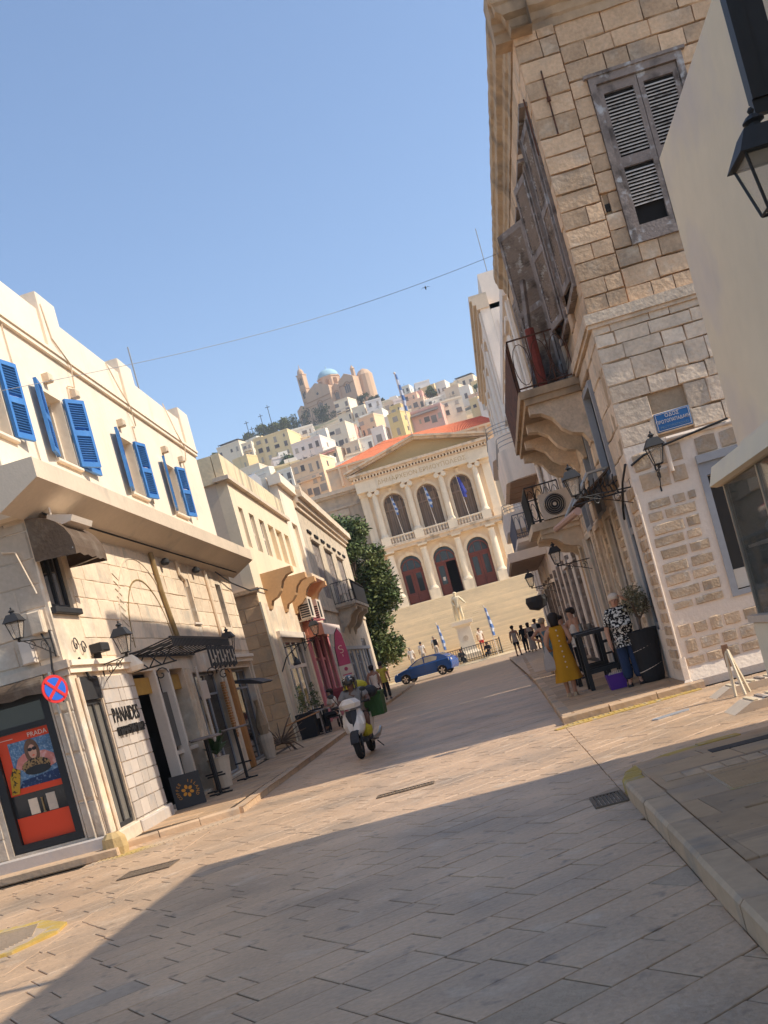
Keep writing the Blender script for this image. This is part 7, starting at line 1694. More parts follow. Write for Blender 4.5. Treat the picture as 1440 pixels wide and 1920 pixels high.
mb = MB(P); mb.loft([[(-.20, -.17, .98), (-.10, -.06, .97), (.10, -.06, .97), (.20, -.17, .98), (.14, -.30, .98), (-.14, -.30, .98)], [(-.22, -.18, 1.06), (-.11, -.04, 1.06), (.11, -.04, 1.06), (.22, -.18, 1.06), (.15, -.32, 1.07), (-.15, -.32, 1.07)], [(-.13, -.2, 1.15), (-.07, -.12, 1.16), (.07, -.12, 1.16), (.13, -.2, 1.15), (.1, -.3, 1.14), (-.1, -.3, 1.14)]]); mb.build('handlebar_cowl', m_swhite, sc)
MB(P).loft([[(-.12, -.045, 1.0), (.12, -.045, 1.0), (.12, -.09, 1.0), (-.12, -.09, 1.0)], [(-.14, -.028, 1.06), (.14, -.028, 1.06), (.14, -.09, 1.06), (-.14, -.09, 1.06)], [(-.07, -.10, 1.14), (.07, -.10, 1.14), (.07, -.13, 1.14), (-.07, -.13, 1.14)]]).build('headlight', m_lens, sc)
MB(P).tube([(-.36, -.27, 1.04), (-.2, -.22, 1.04), (.2, -.22, 1.04), (.36, -.27, 1.04)], .018, 6).build('handlebar', m_char, sc)
for s_ in (-1, 1):
    MB(P).tube([(s_ * .26, -.25, 1.04), (s_ * .38, -.28, 1.04)], .024, 7).build('grip', m_tyre, sc)
    q = MB(P); q.tube([(s_ * .22, -.22, 1.06), (s_ * .30, -.2, 1.25)], .009, 5); q.ball((s_ * .32, -.19, 1.28), .055, 1.2, .4, .8); q.build('mirror', m_char, sc)
MB(P).box(-.17, .17, -.78, -.16, .28, .36).build('floorboard', m_char, sc)
mb = MB(P); mb.loft([[(-.14, o, z0), (.14, o, z0), (.17, o, z1), (-.17, o, z1)] for o, z0, z1 in ((-.62, .36, .68), (-.85, .34, .74), (-1.3, .42, .78), (-1.62, .62, .80))]); mb.build('rear_body', m_swhite, sc)
mb = MB(P); mb.loft([[(-.13, o, z0), (.13, o, z0), (.15, o, z0 + .07), (-.15, o, z0 + .07)] for o, z0 in ((-.62, .69), (-.85, .74), (-1.3, .79), (-1.6, .82))]); mb.build('seat', m_black, sc)
mb = MB(P); mb.tube([(.15, -.9, .25), (.22, -1.2, .30), (.22, -1.6, .40)], .045, 8); mb.build('exhaust', m_steel, sc)
mb = MB(P); mb.tube([(.14, -.5, .3), (.27, -.55, .27), (.3, -.62, .26)], .012, 5); mb.tube([(.2, -1.0, .2), (.28, -1.1, .06)], .012, 5); mb.build('stand', m_char, sc)
mb = MB(P); mb.box(-.2, .2, -1.75, -1.3, .86, .875); mb.build('luggage_rack', m_char, sc)
cr = thing('green_crate', 'green plastic crate on the rear of the scooter', 'crate', P(.12, -1.5, .72))
mb = MB(P); mb.loft([[(u0, o0, z) for u0, o0 in ((.02 - k, -1.72 - k), (.42 + k, -1.72 - k), (.42 + k, -1.30 + k), (.02 - k, -1.30 + k))] for z, k in ((.66, 0), (.70, .01), (1.08, .03), (1.10, .045), (1.14, .045))]); mb.build('crate_body', m_crate, cr)
mb = MB(P)
for i in range(5): mb.box(.05 + i * .08, .065 + i * .08, -1.27, -1.262, .72, 1.06)
mb.build('crate_ribs', m_crate, cr)
tag(MB(P).ball(P(0, 0, 0) and (-.02, -1.35, 1.32), .2, 1.3, .9, .75, 12, 8).build('yellow_bag', m_ybag, None, origin=P(0, -1.35, 1.2)), 'bulging yellow bag behind the rider on the scooter', 'bag')
tag(MB(P).ball((.12, -.55, .50), .13, 1.0, 1.2, 1.3, 10, 7).build('yellow_bag', m_ybag, None, origin=P(.12, -.55, .36)), 'yellow bag between the rider\'s feet on the scooter', 'bag')
tag(MB(P).ball((.30, -1.05, 1.18), .14, 1.1, 1.0, .9, 10, 7).build('black_bag', m_char, None, origin=P(.3, -1.1, 1.05)), 'dark round bag on top of the green crate', 'bag')
RH = 1.75
rp = dict(pel=(0, .03, .30), spi=(0, .035, .40), che=(0, .01, .51), nec=(0, -.02, .60), hea=(0, -.04, .652), top=(0, -.038, .715), shl=(-.11, .0, .575), shr=(.11, .0, .575), ell=(-.175, -.09, .46), elr=(.175, -.09, .46), wrl=(-.185, -.22, .455), wrr=(.185, -.22, .455), hal=(-.185, -.265, .462), har=(.185, -.265, .462),
          hil=(-.05, .02, .29), hir=(.06, .02, .29), knl=(-.10, -.20, .30), knr=(.125, -.20, .30), anl=(-.07, -.14, .09), anr=(.095, -.13, .09), tol=(-.07, -.215, .045), tor=(.10, -.205, .045))
rpos = P(0, -.80, .24)
rd = person('rider in a grey t-shirt and dark helmet on the white scooter', rpos, -3, RH, m_skin3, c_grey, c_black, sleeve=.45, legs=.7, shoes=m_shoe, pose=rp, detail=True, fat=1.12)
hx, hy, hz2 = rp['hea']; ca, sa = math.cos(R(-3)), math.sin(R(-3))
def RL(x, y, z): return (rpos[0] + (x * ca - y * sa) * RH, rpos[1] + (x * sa + y * ca) * RH, rpos[2] + z * RH)
hel = MB(); hel.loft([[RL(hx + .078 * q * math.cos(2 * math.pi * i / 16), hy + .006 + .088 * q * math.sin(2 * math.pi * i / 16), hz2 + .03 + zz) for i in range(16)] for zz, q in ((.0, .98), (.03, 1.03), (.06, .95), (.082, .70), (.094, .3), (.097, .05))])
for s_ in (-1, 1): hel.loft([[RL(hx + s_ * .076, hy - .03, hz2 + .04), RL(hx + s_ * .080, hy + .06, hz2 + .04), RL(hx + s_ * .066, hy + .06, hz2 + .04), RL(hx + s_ * .062, hy - .03, hz2 + .04)], [RL(hx + s_ * .068, hy - .025, hz2 - .045), RL(hx + s_ * .070, hy + .05, hz2 - .045), RL(hx + s_ * .058, hy + .05, hz2 - .045), RL(hx + s_ * .054, hy - .025, hz2 - .045)]])
hl = hel.build('helmet', M('helmet_dark', (.035, .032, .03), .25, bump=None, spec=.6), rd, smooth=False)
for s_ in (-1, 1): MB().loft([[RL(hx + s_ * .03, hy - .078, hz2 + .075), RL(hx + s_ * .055, hy - .060, hz2 + .07), RL(hx + s_ * .05, hy - .03, hz2 + .085), RL(hx + s_ * .028, hy - .05, hz2 + .09)], [RL(hx + s_ * .02, hy - .07, hz2 + .105), RL(hx + s_ * .035, hy - .05, hz2 + .11), RL(hx + s_ * .03, hy - .02, hz2 + .118), RL(hx + s_ * .018, hy - .03, hz2 + .118)]]).build('helmet_stripe', c_white, hl)
MB().box(*[v for p in zip(RL(hx - .045, hy - .066, hz2 + .015), RL(hx + .045, hy - .05, hz2 + .034)) for v in sorted(p)]).build('sunglasses', m_black, rd)

# ================================================================== CAR
m_car = M('dark_blue_car_paint', (.014, .075, .27), .25, n1=(1, .05), n2=(0, 0), bump=None, spec=.6, metal=.2); m_cgl = M('car_glass', (.06, .065, .06), .05, n1=(.8, .3), n2=(0, 0), bump=None, spec=.8); m_lite = M('car_window_bright', (.40, .37, .31), .1, n1=(3, .4), n2=(0, 0), bump=None)
cx0, cy0 = -4.25, 69.7; cyw = R(-14)
def CP(u, o, z): return (cx0 + u * math.cos(cyw) + o * math.sin(cyw), cy0 + u * math.sin(cyw) - o * math.cos(cyw), z)
P = CP
car = thing('parked_car', 'dark blue hatchback parked across the end of the street', 'car', (cx0, cy0, 0))
def arcp(c, r_, a0, a1, n=9): return [(c + r_ * math.cos(R(a0 + (a1 - a0) * i / n)), .31 + r_ * math.sin(R(a0 + (a1 - a0) * i / n))) for i in range(n + 1)]
low = [(-1.98, .26)] + arcp(-1.27, .37, 187, -7) + arcp(1.30, .37, 187, -7) + [(1.96, .28), (2.03, .45), (2.05, .72), (1.98, .96), (1.80, 1.02), (-.85, .965), (-1.15, .93), (-1.7, .80), (-1.96, .70), (-2.04, .52), (-2.04, .36)]
def sec(o, k, dz=0): return [(u * k, o, .31 + (z - .31) * (1 - dz) if z > .6 else z) for u, z in low]
mb = MB(P); mb.loft([sec(-.86, .975, .06), sec(-.80, 1, 0), sec(.80, 1, 0), sec(.86, .975, .06)]); mb.build('body', m_car, car)
gh = [(-1.0, .95), (-.62, 1.16), (-.22, 1.37), (.2, 1.45), (.85, 1.45), (1.25, 1.40), (1.68, 1.18), (1.88, .99)]
def ghs(s_): return [(u, s_ * (.80 - .19 * (z - .95) / .5), z) for u, z in gh]
mb = MB(P); mb.loft([ghs(-1), ghs(1)]); mb.build('roof', m_car, car)
def side(pts, s_, e=.008): return [(u, s_ * (.80 - .19 * (z - .95) / .5 + e), z) for u, z in pts]
for s_ in (-1, 1):
    for pts in ([(-.78, 1.0), (-.52, 1.16), (-.20, 1.33), (.12, 1.385), (.16, 1.02)], [(.24, 1.02), (.22, 1.39), (.80, 1.38), (1.12, 1.25), (1.05, 1.05)]):
        mb = MB(P); mb.loft([side(pts, s_), side(pts, s_, -.02)]); mb.build('side_window', m_lite if s_ > 0 else m_cgl, car)
    mb = MB(P)
    for pl in ([(-.85, .45), (-.86, .93)], [(.19, .38), (.20, .98)], [(.95, .55), (1.06, 1.0)], [(-.84, .40), (.95, .42)]): mb.tube([(u, s_ * .864, z) for u, z in pl], .008, 4)
    mb.build('door_gap', m_black, car)
    MB(P).cbox(-.05, .12, .0, .018, .84, .875, .005) if False else MB(P).box(-.02, .14, s_ * .862 - .0, s_ * .885, .84, .87).build('door_handle', m_car, car)
    MB(P).ball((-.72, s_ * .95, 1.02), .09, 1, .9, .8).build('mirror', m_car, car)
    MB(P).loft([[(-1.95, s_ * .55, .66), (-1.98, s_ * .55, .76), (-1.72, s_ * .84, .82), (-1.72, s_ * .86, .72)], [(-1.99, s_ * .55, .65), (-2.02, s_ * .55, .74), (-1.74, s_ * .875, .80), (-1.74, s_ * .88, .71)]]).build('headlight', m_lens, car)
    MB(P).loft([[(2.0, s_ * .6, .83), (2.0, s_ * .6, .94), (1.86, s_ * .82, .97), (1.88, s_ * .85, .84)], [(2.05, s_ * .6, .83), (2.03, s_ * .6, .94), (1.88, s_ * .868, .98), (1.90, s_ * .875, .83)]]).build('tail_light', m_lens if s_ > 0 else m_sred, car)
MB(P).loft([[(-.99, -.68, .975), (-.99, .68, .975), (-.26, .58, 1.355), (-.26, -.58, 1.355)], [(-1.02, -.68, .985), (-1.02, .68, .985), (-.28, .58, 1.372), (-.28, -.58, 1.372)]]).build('windscreen', m_cgl, car)
MB(P).loft([[(1.30, -.55, 1.36), (1.30, .55, 1.36), (1.80, .64, 1.05), (1.80, -.64, 1.05)], [(1.32, -.55, 1.38), (1.32, .55, 1.38), (1.83, .64, 1.07), (1.83, -.64, 1.07)]]).build('rear_window', m_cgl, car)
MB(P).box(-2.06, -2.0, -.6, .6, .34, .5).build('grille', m_black, car)
for u in (-1.27, 1.30):
    for s_ in (-1, 1):
        wt = wheel(P, car, u, s_ * .78, .31, .10, 'wheel', 'o')
        mb = MB(P)
        for i in range(5):
            a = i * 1.257 + .3; mb.prism([(u + .05 * math.cos(a - .8), .31 + .05 * math.sin(a - .8)), (u + .205 * math.cos(a - .2), .31 + .205 * math.sin(a - .2)), (u + .205 * math.cos(a + .2), .31 + .205 * math.sin(a + .2)), (u + .05 * math.cos(a + .8), .31 + .05 * math.sin(a + .8))], 'o', s_ * .86, s_ * .885)
        mb.build('rim', m_lens, wt)
        MB(P).prism([(u + .2 * math.cos(i * .393), .31 + .2 * math.sin(i * .393)) for i in range(16)], 'o', s_ * .80, s_ * .83).build('wheel_disc', m_char, wt)
# green bin at the foot of the steps
bn = thing('litter_bin', 'dark green litter bin at the left foot of the steps', 'bin', (-8.6, 78.2, .06))
MB().loft([sq(-8.6, 78.2, .26, .06), sq(-8.6, 78.2, .30, .95)]).build('bin_body', M('bin_green', (.03, .075, .045), .6, bump=None), bn); MB().box(-8.92, -8.28, 77.88, 78.52, .951, 1.02).build('bin_lid', m_char, bn)
lp = thing('street_lamp', 'dark street lamp post under the big tree', 'lamp post', (-7.9, 76.5, 0))
MB().lathe([(.16, 0), (.1, .3), (.06, .6), (.045, 3.2), (.08, 3.3)], (-7.9, 76.5, 0), 8).build('post', m_black, lp); MB().lathe([(.08, 3.3), (.16, 3.75), (.2, 3.8), (.05, 4.0)], (-7.9, 76.5, 0), 6).build('lantern_head', m_char, lp)

# ================================================================== LEFT PAVEMENT OBJECTS
sb = thing('coffee_sign', 'black square coffee sign board with an orange flower standing on the pavement', 'sign', (-5.72, 18.3, .1))
def SB(u, o, z): a = R(16); return (-5.72 + u * math.cos(a) + o * math.sin(a), 18.25 + u * math.sin(a) - o * math.cos(a), .105 + z)
MB(SB).prism([(.06, 0), (-.02, .58), (-.06, .58), (.02, 0)], 'u', -.265, .265).build('front_board', m_char, sb)
MB(SB).prism([(-.24, 0), (-.08, .56), (-.065, .56), (-.20, 0)], 'u', -.265, .265).build('rear_board', m_char, sb)
m_or = M('orange_print', (.56, .24, .025), .6, n1=(8, .15), bump=None)
up_ = Vector((0, -.08, .58)).normalized(); tilt = Vector(SB(0, -.08, .58)) - Vector(SB(0, 0, 0)); tilt.normalize(); xd = Vector(SB(1, 0, 0)) - Vector(SB(0, 0, 0))
def sbp(u, z): return SB(u, .06 - .08 * z / .58 + .003, z)
for i in range(6):
    a = math.pi / 2 + i * math.pi / 3 + .2; pts = []
    for k in range(10):
        t = k / 9 * math.pi; r_ = .035 + .075 * (1 - math.cos(t)) / 2 if k < 9 else .11; w = .028 * math.sin(t)
        pts.append((r_, w))
    full = pts + [(r_, -w) for r_, w in pts[::-1][1:-1]]
    P2d = [(r_ * math.cos(a) - w * math.sin(a), .28 + r_ * math.sin(a) + w * math.cos(a)) for r_, w in full]
    n = len(P2d); MB().raw([sbp(*p) for p in P2d], [tuple(range(n))]).build('print_petal', m_or, sb, recalc=False)
for word, a0 in (('COFFEE', 215), ('ISLAND', 75)):
    for i, chx in enumerate(word):
        a = R(a0 - i * 17) if word == 'COFFEE' else R(a0 - i * 21)
        p = (.175 * math.cos(a), .28 + .175 * math.sin(a)); ydir = tilt * math.sin(a) + xd * math.cos(a); xdir2 = xd * math.sin(a) - tilt * math.cos(a)
        text('print_letter', chx, .075, m_or, sb, sbp(*p), xdir2, ydir, .001)
def tall_table(x, y, label, zt=1.05, z0=.102):
    t = thing('tall_table', label, 'table', (x, y, z0), 'tall tables on the left pavement')
    MB().lathe([(.29, 0), (.30, .01), (.30, .03), (.28, .035)], (x, y, z0 + zt), 20).build('tabletop', m_wframe if False else m_wood, t)
    MB().tube([(x, y, z0 + .02), (x, y, z0 + zt)], .032, 8).build('column', m_black, t)
    MB().box(x - .22, x + .22, y - .03, y + .03, z0, z0 + .03).box(x - .03, x + .03, y - .22, y + .22, z0 + .001, z0 + .028).build('base', m_black, t)
    MB().box(x - .17, x + .17, y - .025, y + .025, z0 + .33, z0 + .36).build('footrest', m_black, t)
    return t
tall_table(-5.42, 19.2, 'tall table nearest the camera beside the coffee sign')
tall_table(-5.68, 20.0, 'tall table close to the cafe wall behind the leafy pot')
tall_table(-5.40, 21.3, 'farthest tall table right of the leafy pot')
pp = thing('potted_plant', 'big leafy green plant in a pale pot between the tall tables', 'plant', (-5.72, 20.7, .1))
MB().lathe([(.15, 0), (.22, .55), (.24, .6), (.2, .61)], (-5.72, 20.7, .1), 14).build('pot', m_slab, pp)
m_lf = M('glossy_leaf', (.035, .085, .022), .35, var=.2, n1=(5, .2), bump=None)
for i in range(16):
    a = i * 2.4; el = R(25 + (i * 37 % 50)); L_ = .38 + .12 * (i % 3); x, y, z = -5.72, 20.7, .75; pts = []
    for k in range(6):
        f = k / 5; d = L_ * f; px_, py_, pz = x + d * math.cos(a) * math.cos(el), y + d * math.sin(a) * math.cos(el), z + d * math.sin(el) * 1.3 - .35 * f * f * L_; w = .065 * math.sin(math.pi * min(1, f * .92 + .06))
        pts.append(((px_ - w * math.sin(a), py_ + w * math.cos(a), pz + .01), (px_ + w * math.sin(a), py_ - w * math.cos(a), pz + .01)))
    mb = MB(); vs = [p for q in pts for p in q]; mb.raw(vs, [(2 * k, 2 * k + 1, 2 * k + 3, 2 * k + 2) for k in range(5)]); mb.build('leaf', m_lf, pp, recalc=False)
# driftwood bundle and pot
dw = thing('driftwood_bundle', 'bundle of bare driftwood branches fanning out by the shop corner', 'branches', (-5.75, 27.0, .1))
rr = random.Random(12)
for i in range(34):
    a = rr.uniform(0, 6.28); e = rr.uniform(.05, 1.0); L_ = rr.uniform(.45, .85); x, y, z = -5.75, 27.0, .35
    d = Vector((math.cos(a) * math.cos(e), math.sin(a) * math.cos(e), math.sin(e) * (1 if i % 4 else -.35))); 
    MB().tube([(x, y, z), tuple(Vector((x, y, z)) + d * L_ * .5 + Vector((0, 0, .04))), tuple(Vector((x, y, max(.12 - z, -.24) + z if d.z < 0 else z)) + d * L_)], .02, 5, r1=.008).build('branch', m_bark, dw)
pt = thing('dark_bottle_pot', 'tall narrow pot with a dark dried plant beside the driftwood', 'pot', (-5.95, 26.3, .1))
MB().lathe([(.14, 0), (.19, .5), (.17, .62)], (-5.95, 26.3, .1), 12).build('pot', m_slab, pt); MB().lathe([(.1, .6), (.16, .85), (.1, 1.1), (.04, 1.3), (.06, 1.5)], (-5.95, 26.3, .1), 8).build('dried_plant', m_dkmort, pt)
for i, (x, y, lab) in enumerate(((-5.72, 31.2, 'dark square planter at the foot of the glazed shop, nearer one'), (-5.62, 33.0, 'dark square planter with a clipped bush and white label'))):
    q = thing('square_planter', lab, 'planter', (x, y, .1))
    MB().loft([sq(x, y, .24, .1), sq(x, y, .27, .85)]).build('planter_box', m_pot, q)
    leaf_cloud('foliage', [(x, y, 1.05, .2), (x, y, 1.35, .16), (x, y, 1.6, .1)], 300, .04, m_green2, q, 60 + i, 1.)
MB().box(-5.80, -5.45, 32.71, 32.72, .55, .8).build('white_label', m_wframe, q)
# feather flag
ff = thing('feather_flag', 'tall magenta feather flag on the left pavement before the stone mansion', 'flag', (-5.25, 39.0, .1))
def FP(u, o, z): return (-5.25 + u * .72, 39.0 - o, .1 + (z - .1) * .74)
MB(FP).tube([(-.28, 0, .1), (-.30, 0, 2.6), (-.26, 0, 3.5), (-.08, 0, 4.3), (.12, 0, 4.55)], .018, 5).build('pole', m_black, ff)
fl = [(-.27, 1.0), (-.27, 2.6), (-.24, 3.5), (-.08, 4.25), (.10, 4.50), (.26, 4.2), (.34, 3.2), (.32, 2.4), (.0, 1.2)]
MB(FP).prism(fl, 'o', -.012, .012).build('flag_cloth', m_hot, ff)
mb = MB(FP); mb.tube([(.04 + .10 * math.cos(a) * (1 if a < 3.3 else 1), .016, 3.55 + .09 * math.sin(a)) for a in [R(40 + i * 22) for i in range(11)]] + [(.04 + .1 * math.cos(a), .016, 3.37 + .09 * math.sin(a)) for a in [R(90 - i * 25) for i in range(10)]], .014, 4); mb.tube([(.06, .016, 3.2), (.06, .016, 3.08)], .012, 4); mb.build('flag_emblem', m_wtext, ff)
wp = MB(FP).box(-.30, .38, .0, .03, 2.05, 2.65).build('white_panel', m_wframe, ff)
MB(FP).prism([(.04 + .1 * math.cos(i * .6), 2.45 + .1 * math.sin(i * .6)) for i in range(10)], 'o', .031, .033).build('panel_emblem', m_hot, wp); MB(FP).box(-.2, .28, .031, .033, 2.14, 2.2).build('panel_line', m_hot, wp)
# dark red push chair / cafe seating behind the rider
pc_ = thing('covered_pushchair', 'dark red covered pushchair on the left pavement behind the rider', 'pushchair', (-4.85, 33.6, .1))
x, y = -4.85, 33.6
mb = MB(); mb.loft([[(x - .28, y + .35 * math.cos(a) , .75 + .55 * math.sin(a)), (x + .28, y + .35 * math.cos(a), .75 + .55 * math.sin(a)), (x + .26, y + .3 * math.cos(a), .75 + .5 * math.sin(a)), (x - .26, y + .3 * math.cos(a), .75 + .5 * math.sin(a))] for a in [R(i * 18) for i in range(11)]]); mb.build('hood', M('wine_fabric', (.14, .015, .02), .8, n1=(4, .2), bump=(20, .3)), pc_)
MB().tube([(x + .3, y - .33, .78), (x + .3, y - .2, 1.15), (x + .3, y, 1.33), (x + .3, y + .25, 1.1)], .03, 6).build('hood_rim', m_wframe, pc_); MB().box(x - .26, x + .26, y - .3, y + .35, .55, .75).build('seat', m_char, pc_)
mb = MB()
for sx_ in (-.26, .26): mb.tube([(x + sx_, y - .35, .25), (x + sx_, y + .1, .7), (x + sx_, y + .45, 1.1)], .015, 5); mb.tube([(x + sx_, y + .35, .25), (x + sx_, y - .1, .65)], .015, 5)
mb.build('frame', m_steel, pc_)
for sx_ in (-.28, .28):
    for yy in (-.35, .35):
        MB().tube([(x + sx_ + .0, y + yy + .13 * math.cos(i * .63), .235 + .13 * math.sin(i * .63)) for i in range(10)], .02, 5, True).build('wheel', m_tyre, pc_)
ct = thing('cafe_table', 'small dark cafe table beside the seated woman', 'table', (-5.3, 31.4, .1))
MB().lathe([(.32, .7), (.32, .73)], (-5.3, 31.4, .1), 16).build('tabletop', m_wood, ct); MB().tube([(-5.3, 31.4, .1), (-5.3, 31.4, .8)], .03, 6).build('column', m_black, ct); MB().lathe([(.2, 0), (.18, .03)], (-5.3, 31.4, .1), 12).build('base', m_black, ct)
cs = thing('cafe_chair', 'dark cafe chair under the seated woman', 'chair', (-5.05, 32.2, .1))
MB().box(-5.3, -4.85, 32.0, 32.45, .48, .52).build('seat', m_black, cs); MB().box(-5.34, -5.3, 32.0, 32.45, .52, .95).build('backrest', m_black, cs)
for xx, yy in ((-5.28, 32.02), (-4.87, 32.02), (-5.28, 32.43), (-4.87, 32.43)): MB().tube([(xx, yy, .1), (xx, yy, .48)], .02, 5).build('leg', m_black, cs)
rp_ = thing('rope_barrier', 'low wooden rail between the driftwood and the planters', 'rail', (-5.4, 29, .1))
MB().tube([(-5.55, 27.2, .75), (-5.2, 30.6, .80)], .022, 5).build('rail', m_orangew, rp_); MB().tube([(-5.2, 30.6, .1), (-5.2, 30.6, .85)], .025, 5).build('post', m_wood, rp_)

# ================================================================== RIGHT PAVEMENT OBJECTS
def bar_table(x, y, label):
    t = thing('bar_table', label, 'table', (x, y, ZR), 'black bar tables on the right pavement'); zt = ZR + 1.08
    MB().box(x - .36, x + .36, y - .36, y + .36, zt - .06, zt).build('tabletop', m_black, t)
    for a, b in ((-.31, -.31), (.31, -.31), (-.31, .31), (.31, .31)): MB().box(x + a - .04, x + a + .04, y + b - .04, y + b + .04, ZR, zt - .061).build('leg', m_black, t)
    for b in (-.31, .31): MB().box(x - .27, x + .27, y + b - .03, y + b + .03, ZR + .3, ZR + .38).build('crossbar', m_black, t)
    return t
bar_table(1.98, 20.35, 'black bar table nearest the white haired woman'); bar_table(1.92, 22.3, 'black bar table farther along behind the mustard dress')
for x, y, lab in ((2.45, 20.4, 'black slatted bar stool against the wall beside the nearer bar table'), (2.4, 22.2, 'black bar stool beside the farther bar table')):
    t = thing('bar_stool', lab, 'stool', (x, y, ZR), 'black bar stools')
    MB().box(x - .17, x + .17, y - .17, y + .17, ZR + .74, ZR + .79).build('seat', m_black, t)
    for a, b in ((-1, -1), (1, -1), (-1, 1), (1, 1)): MB().tube([(x + a * .18, y + b * .18, ZR), (x + a * .13, y + b * .13, ZR + .74)], .024, 5).build('leg', m_black, t)
    for z in (.25, .5): MB().box(x - .15, x + .15, y - .18, y - .15, ZR + z, ZR + z + .04).build('rung', m_black, t)
mb = MB(); mb.lathe([(.05, 0), (.035, .1), (.04, .16)], (1.95, 22.4, ZR + 1.082), 8); mb.lathe([(.04, 0), (.05, .12)], (2.1, 22.2, ZR + 1.082), 8)
tag(mb.build('glass_jar', m_glassg, None, origin=(1.95, 22.4, ZR + 1.08)), 'clear glasses standing on the farther bar table', 'glass')
bk = thing('purple_basket', 'purple basket with a pale rim on the pavement under the bar table', 'basket', (2.02, 19.05, ZR))
m_pur = M('purple_plastic', (.10, .03, .26), .5, n1=(4, .1), bump=(20, .1)); MB().loft([sq(2.02, 19.05, .135, ZR), sq(2.02, 19.05, .17, ZR + .27), sq(2.02, 19.05, .15, ZR + .27), sq(2.02, 19.05, .12, ZR + .04)]).build('basket', m_pur, bk); mb = MB()
for i in range(14): mb.tube([(1.9 + .018 * i, 19.0 + .03 * math.sin(i * 2), ZR + .26), (1.93 + .016 * i, 19.03, ZR + .30 + .02 * math.sin(i * 3))], .008, 4)
tag(mb.build('straw_filling', m_hwh, bk), kind='stuff')
pot = thing('planter_pot', 'large black tapered pot with an olive tree against the painted stones', 'planter', (2.66, 18.6, ZR))
MB().lathe([(.17, 0), (.20, .1), (.255, .86), (.265, .90), (.24, .91), (.22, .86)], (2.60, 18.65, ZR), 22).build('pot', m_pot, pot)
mb = MB()
for z in (.25, .62): mb.tube([(2.60 + (.192 + .06 * z) * math.cos(a), 18.65 + (.192 + .06 * z) * math.sin(a), ZR + z + .06 * math.cos(a)) for a in [i * math.pi / 12 for i in range(24)]], .008, 4, True)
mb.build('rope', m_hwh, pot)
ol = thing('olive_tree', 'small round olive tree growing in the large black pot', 'tree', (2.60, 18.65, ZR + .85))
MB().tube([(2.60, 18.65, ZR + .8), (2.60, 18.6, ZR + 1.0), (2.62, 18.62, ZR + 1.15)], .022, 6).build('trunk', m_bark, ol); mb = MB()
for i in range(14): a = i * 2.1; mb.tube([(2.62, 18.62, ZR + 1.08), (2.62 + .2 * math.cos(a), 18.62 + .2 * math.sin(a), ZR + 1.32 + .03 * (i % 5))], .008, 4)
mb.build('branches', m_bark, ol)
leaf_cloud('crown', [(2.62, 18.66, ZR + 1.38, .24), (2.52, 18.70, ZR + 1.34, .19), (2.72, 18.7, ZR + 1.34, .18), (2.62, 18.66, ZR + 1.55, .18)], 1500, .028, M('olive_leaf', (.16, .15, .085), .7, var=.2, n1=(9, .3), bump=None, mix=((.30, .27, .18), 14, .5, .6)), ol, 91, 1.)
# side street objects
rk = thing('folding_barrier', 'cream metal A-shaped barrier standing in the sunlit side street', 'barrier', (3.05, 14.35, 0))
m_crm = M('cream_enamel', (.66, .60, .45), .5, n1=(4, .08), bump=(20, .08))
for a, b in (((2.92, 14.2), (2.98, 14.4)), ((3.02, 14.1), (3.0, 14.4)), ((3.14, 14.35), (3.0, 14.42))): MB().tube([(*a, 0), (*b, .66)], .022, 6).build('leg', m_crm, rk)
MB().box(2.95, 3.02, 14.36, 14.44, .38, .68).build('hinge_plate', M('rusty_plate', (.26, .15, .09), .8, bump=(30, .2)), rk)
for i, (x0, x1, y0, y1) in enumerate(((2.72, 4.2, 14.5, 14.95), (2.48, 4.0, 12.4, 12.95))):
    t = thing('timber_ramp', ('striped timber ramp behind the cream barrier', 'striped timber ramp nearer the camera on the sunlit paving')[i], 'ramp', (x0, y0, 0))
    MB().prism([(x0, .0), (x0 + .22, .10), (x1, .10), (x1, 0)], 'o', y0, y1).build('ramp_body', m_slab, t)
    n = 9
    for k in range(n): a = x0 + .25 + k * .13; MB().box(a, a + .05, y0 + .02, y1 - .02, .102, .118).build('slat', m_wood if k % 2 else m_crm, t)
shadow_patch = tag(MB().prism([(1.78 + .0, 13.95), (1.84, 13.88), (2.28, 14.06), (2.3, 14.16), (2.24, 14.2), (1.80, 14.04)], 'z', .0, .014).build('cover_or_shadow_patch', m_grey, None, origin=(2.0, 14.05, 0)), 'grey painted shadow of a lantern in the sunlit side street', 'cover')  # flat grey shape standing in for a lantern's cast shadow
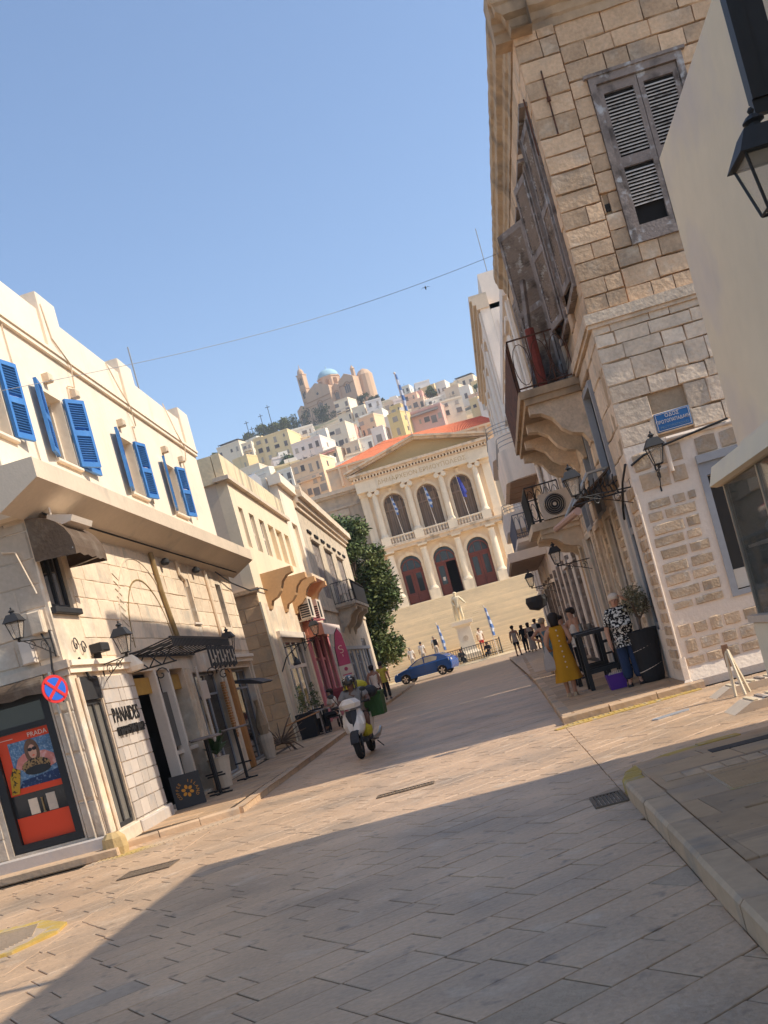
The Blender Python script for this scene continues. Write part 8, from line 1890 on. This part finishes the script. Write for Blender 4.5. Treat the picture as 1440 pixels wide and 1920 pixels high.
tag(MB().box(1.6, 2.3, 9.3, 9.5, .139, .146).build('cover_or_shadow_patch', m_char, None, origin=(1.9, 9.4, .14)), 'dark narrow cover plate set in the near pavement', 'cover')
# overhead cable and bird
n = 24; a, b = Vector((-5.86, 15.0, 6.92)), Vector((2.86, 22.3, 9.2)); mb = MB()
mb.tube([tuple(a.lerp(b, i / n) - Vector((0, 0, .28 * math.sin(math.pi * i / n)))) for i in range(n + 1)], .0045, 5)
tag(mb.build('overhead_cable', m_grey, None, origin=tuple(a)), 'thin black cable slung across the street against the sky', 'cable')
d = (fw * 2000 + xc * (798 - 717) - yc * (540 - 1248)); d = d / d.y * 34; bx, by, bz = d.x, d.y, 1.6 + d.z
bd = thing('bird', 'small dark bird gliding in the blue sky', 'bird', (bx, by, bz))
MB().loft([[(bx - .02 * k, by, bz + dz), (bx, by - .02 * k, bz + dz), (bx + .02 * k, by, bz + dz), (bx, by + .02 * k, bz + dz)] for dz, k in ((-.07, .2), (-.03, 1), (.03, 1.1), (.07, .4))]).build('body', m_char, bd)
for s_ in (-1, 1): MB().loft([[(bx, by - .03, bz + .01), (bx, by + .03, bz + .01), (bx, by + .03, bz + .02)], [(bx + s_ * .09, by - .02, bz + .03), (bx + s_ * .09, by + .02, bz + .03), (bx + s_ * .09, by + .02, bz + .036)], [(bx + s_ * .15, by, bz - .01), (bx + s_ * .15, by + .01, bz - .01), (bx + s_ * .15, by + .01, bz - .005)]]).build('wing', m_char, bd)
bake_skins()

# ================================================================== AIR
hz_m = bpy.data.materials.new('summer_haze'); hz_m.use_nodes = True
hn = hz_m.node_tree; hn.nodes.clear(); vo = hn.nodes.new('ShaderNodeVolumePrincipled'); ou = hn.nodes.new('ShaderNodeOutputMaterial')
vo.inputs['Color'].default_value = (.86, .90, .96, 1); vo.inputs['Density'].default_value = .00045; vo.inputs['Anisotropy'].default_value = .2
hn.links.new(vo.outputs[0], ou.inputs['Volume'])
tag(MB().box(-2600, 2600, -900, 5100, -3.5, 150).build('haze', hz_m), kind='stuff')
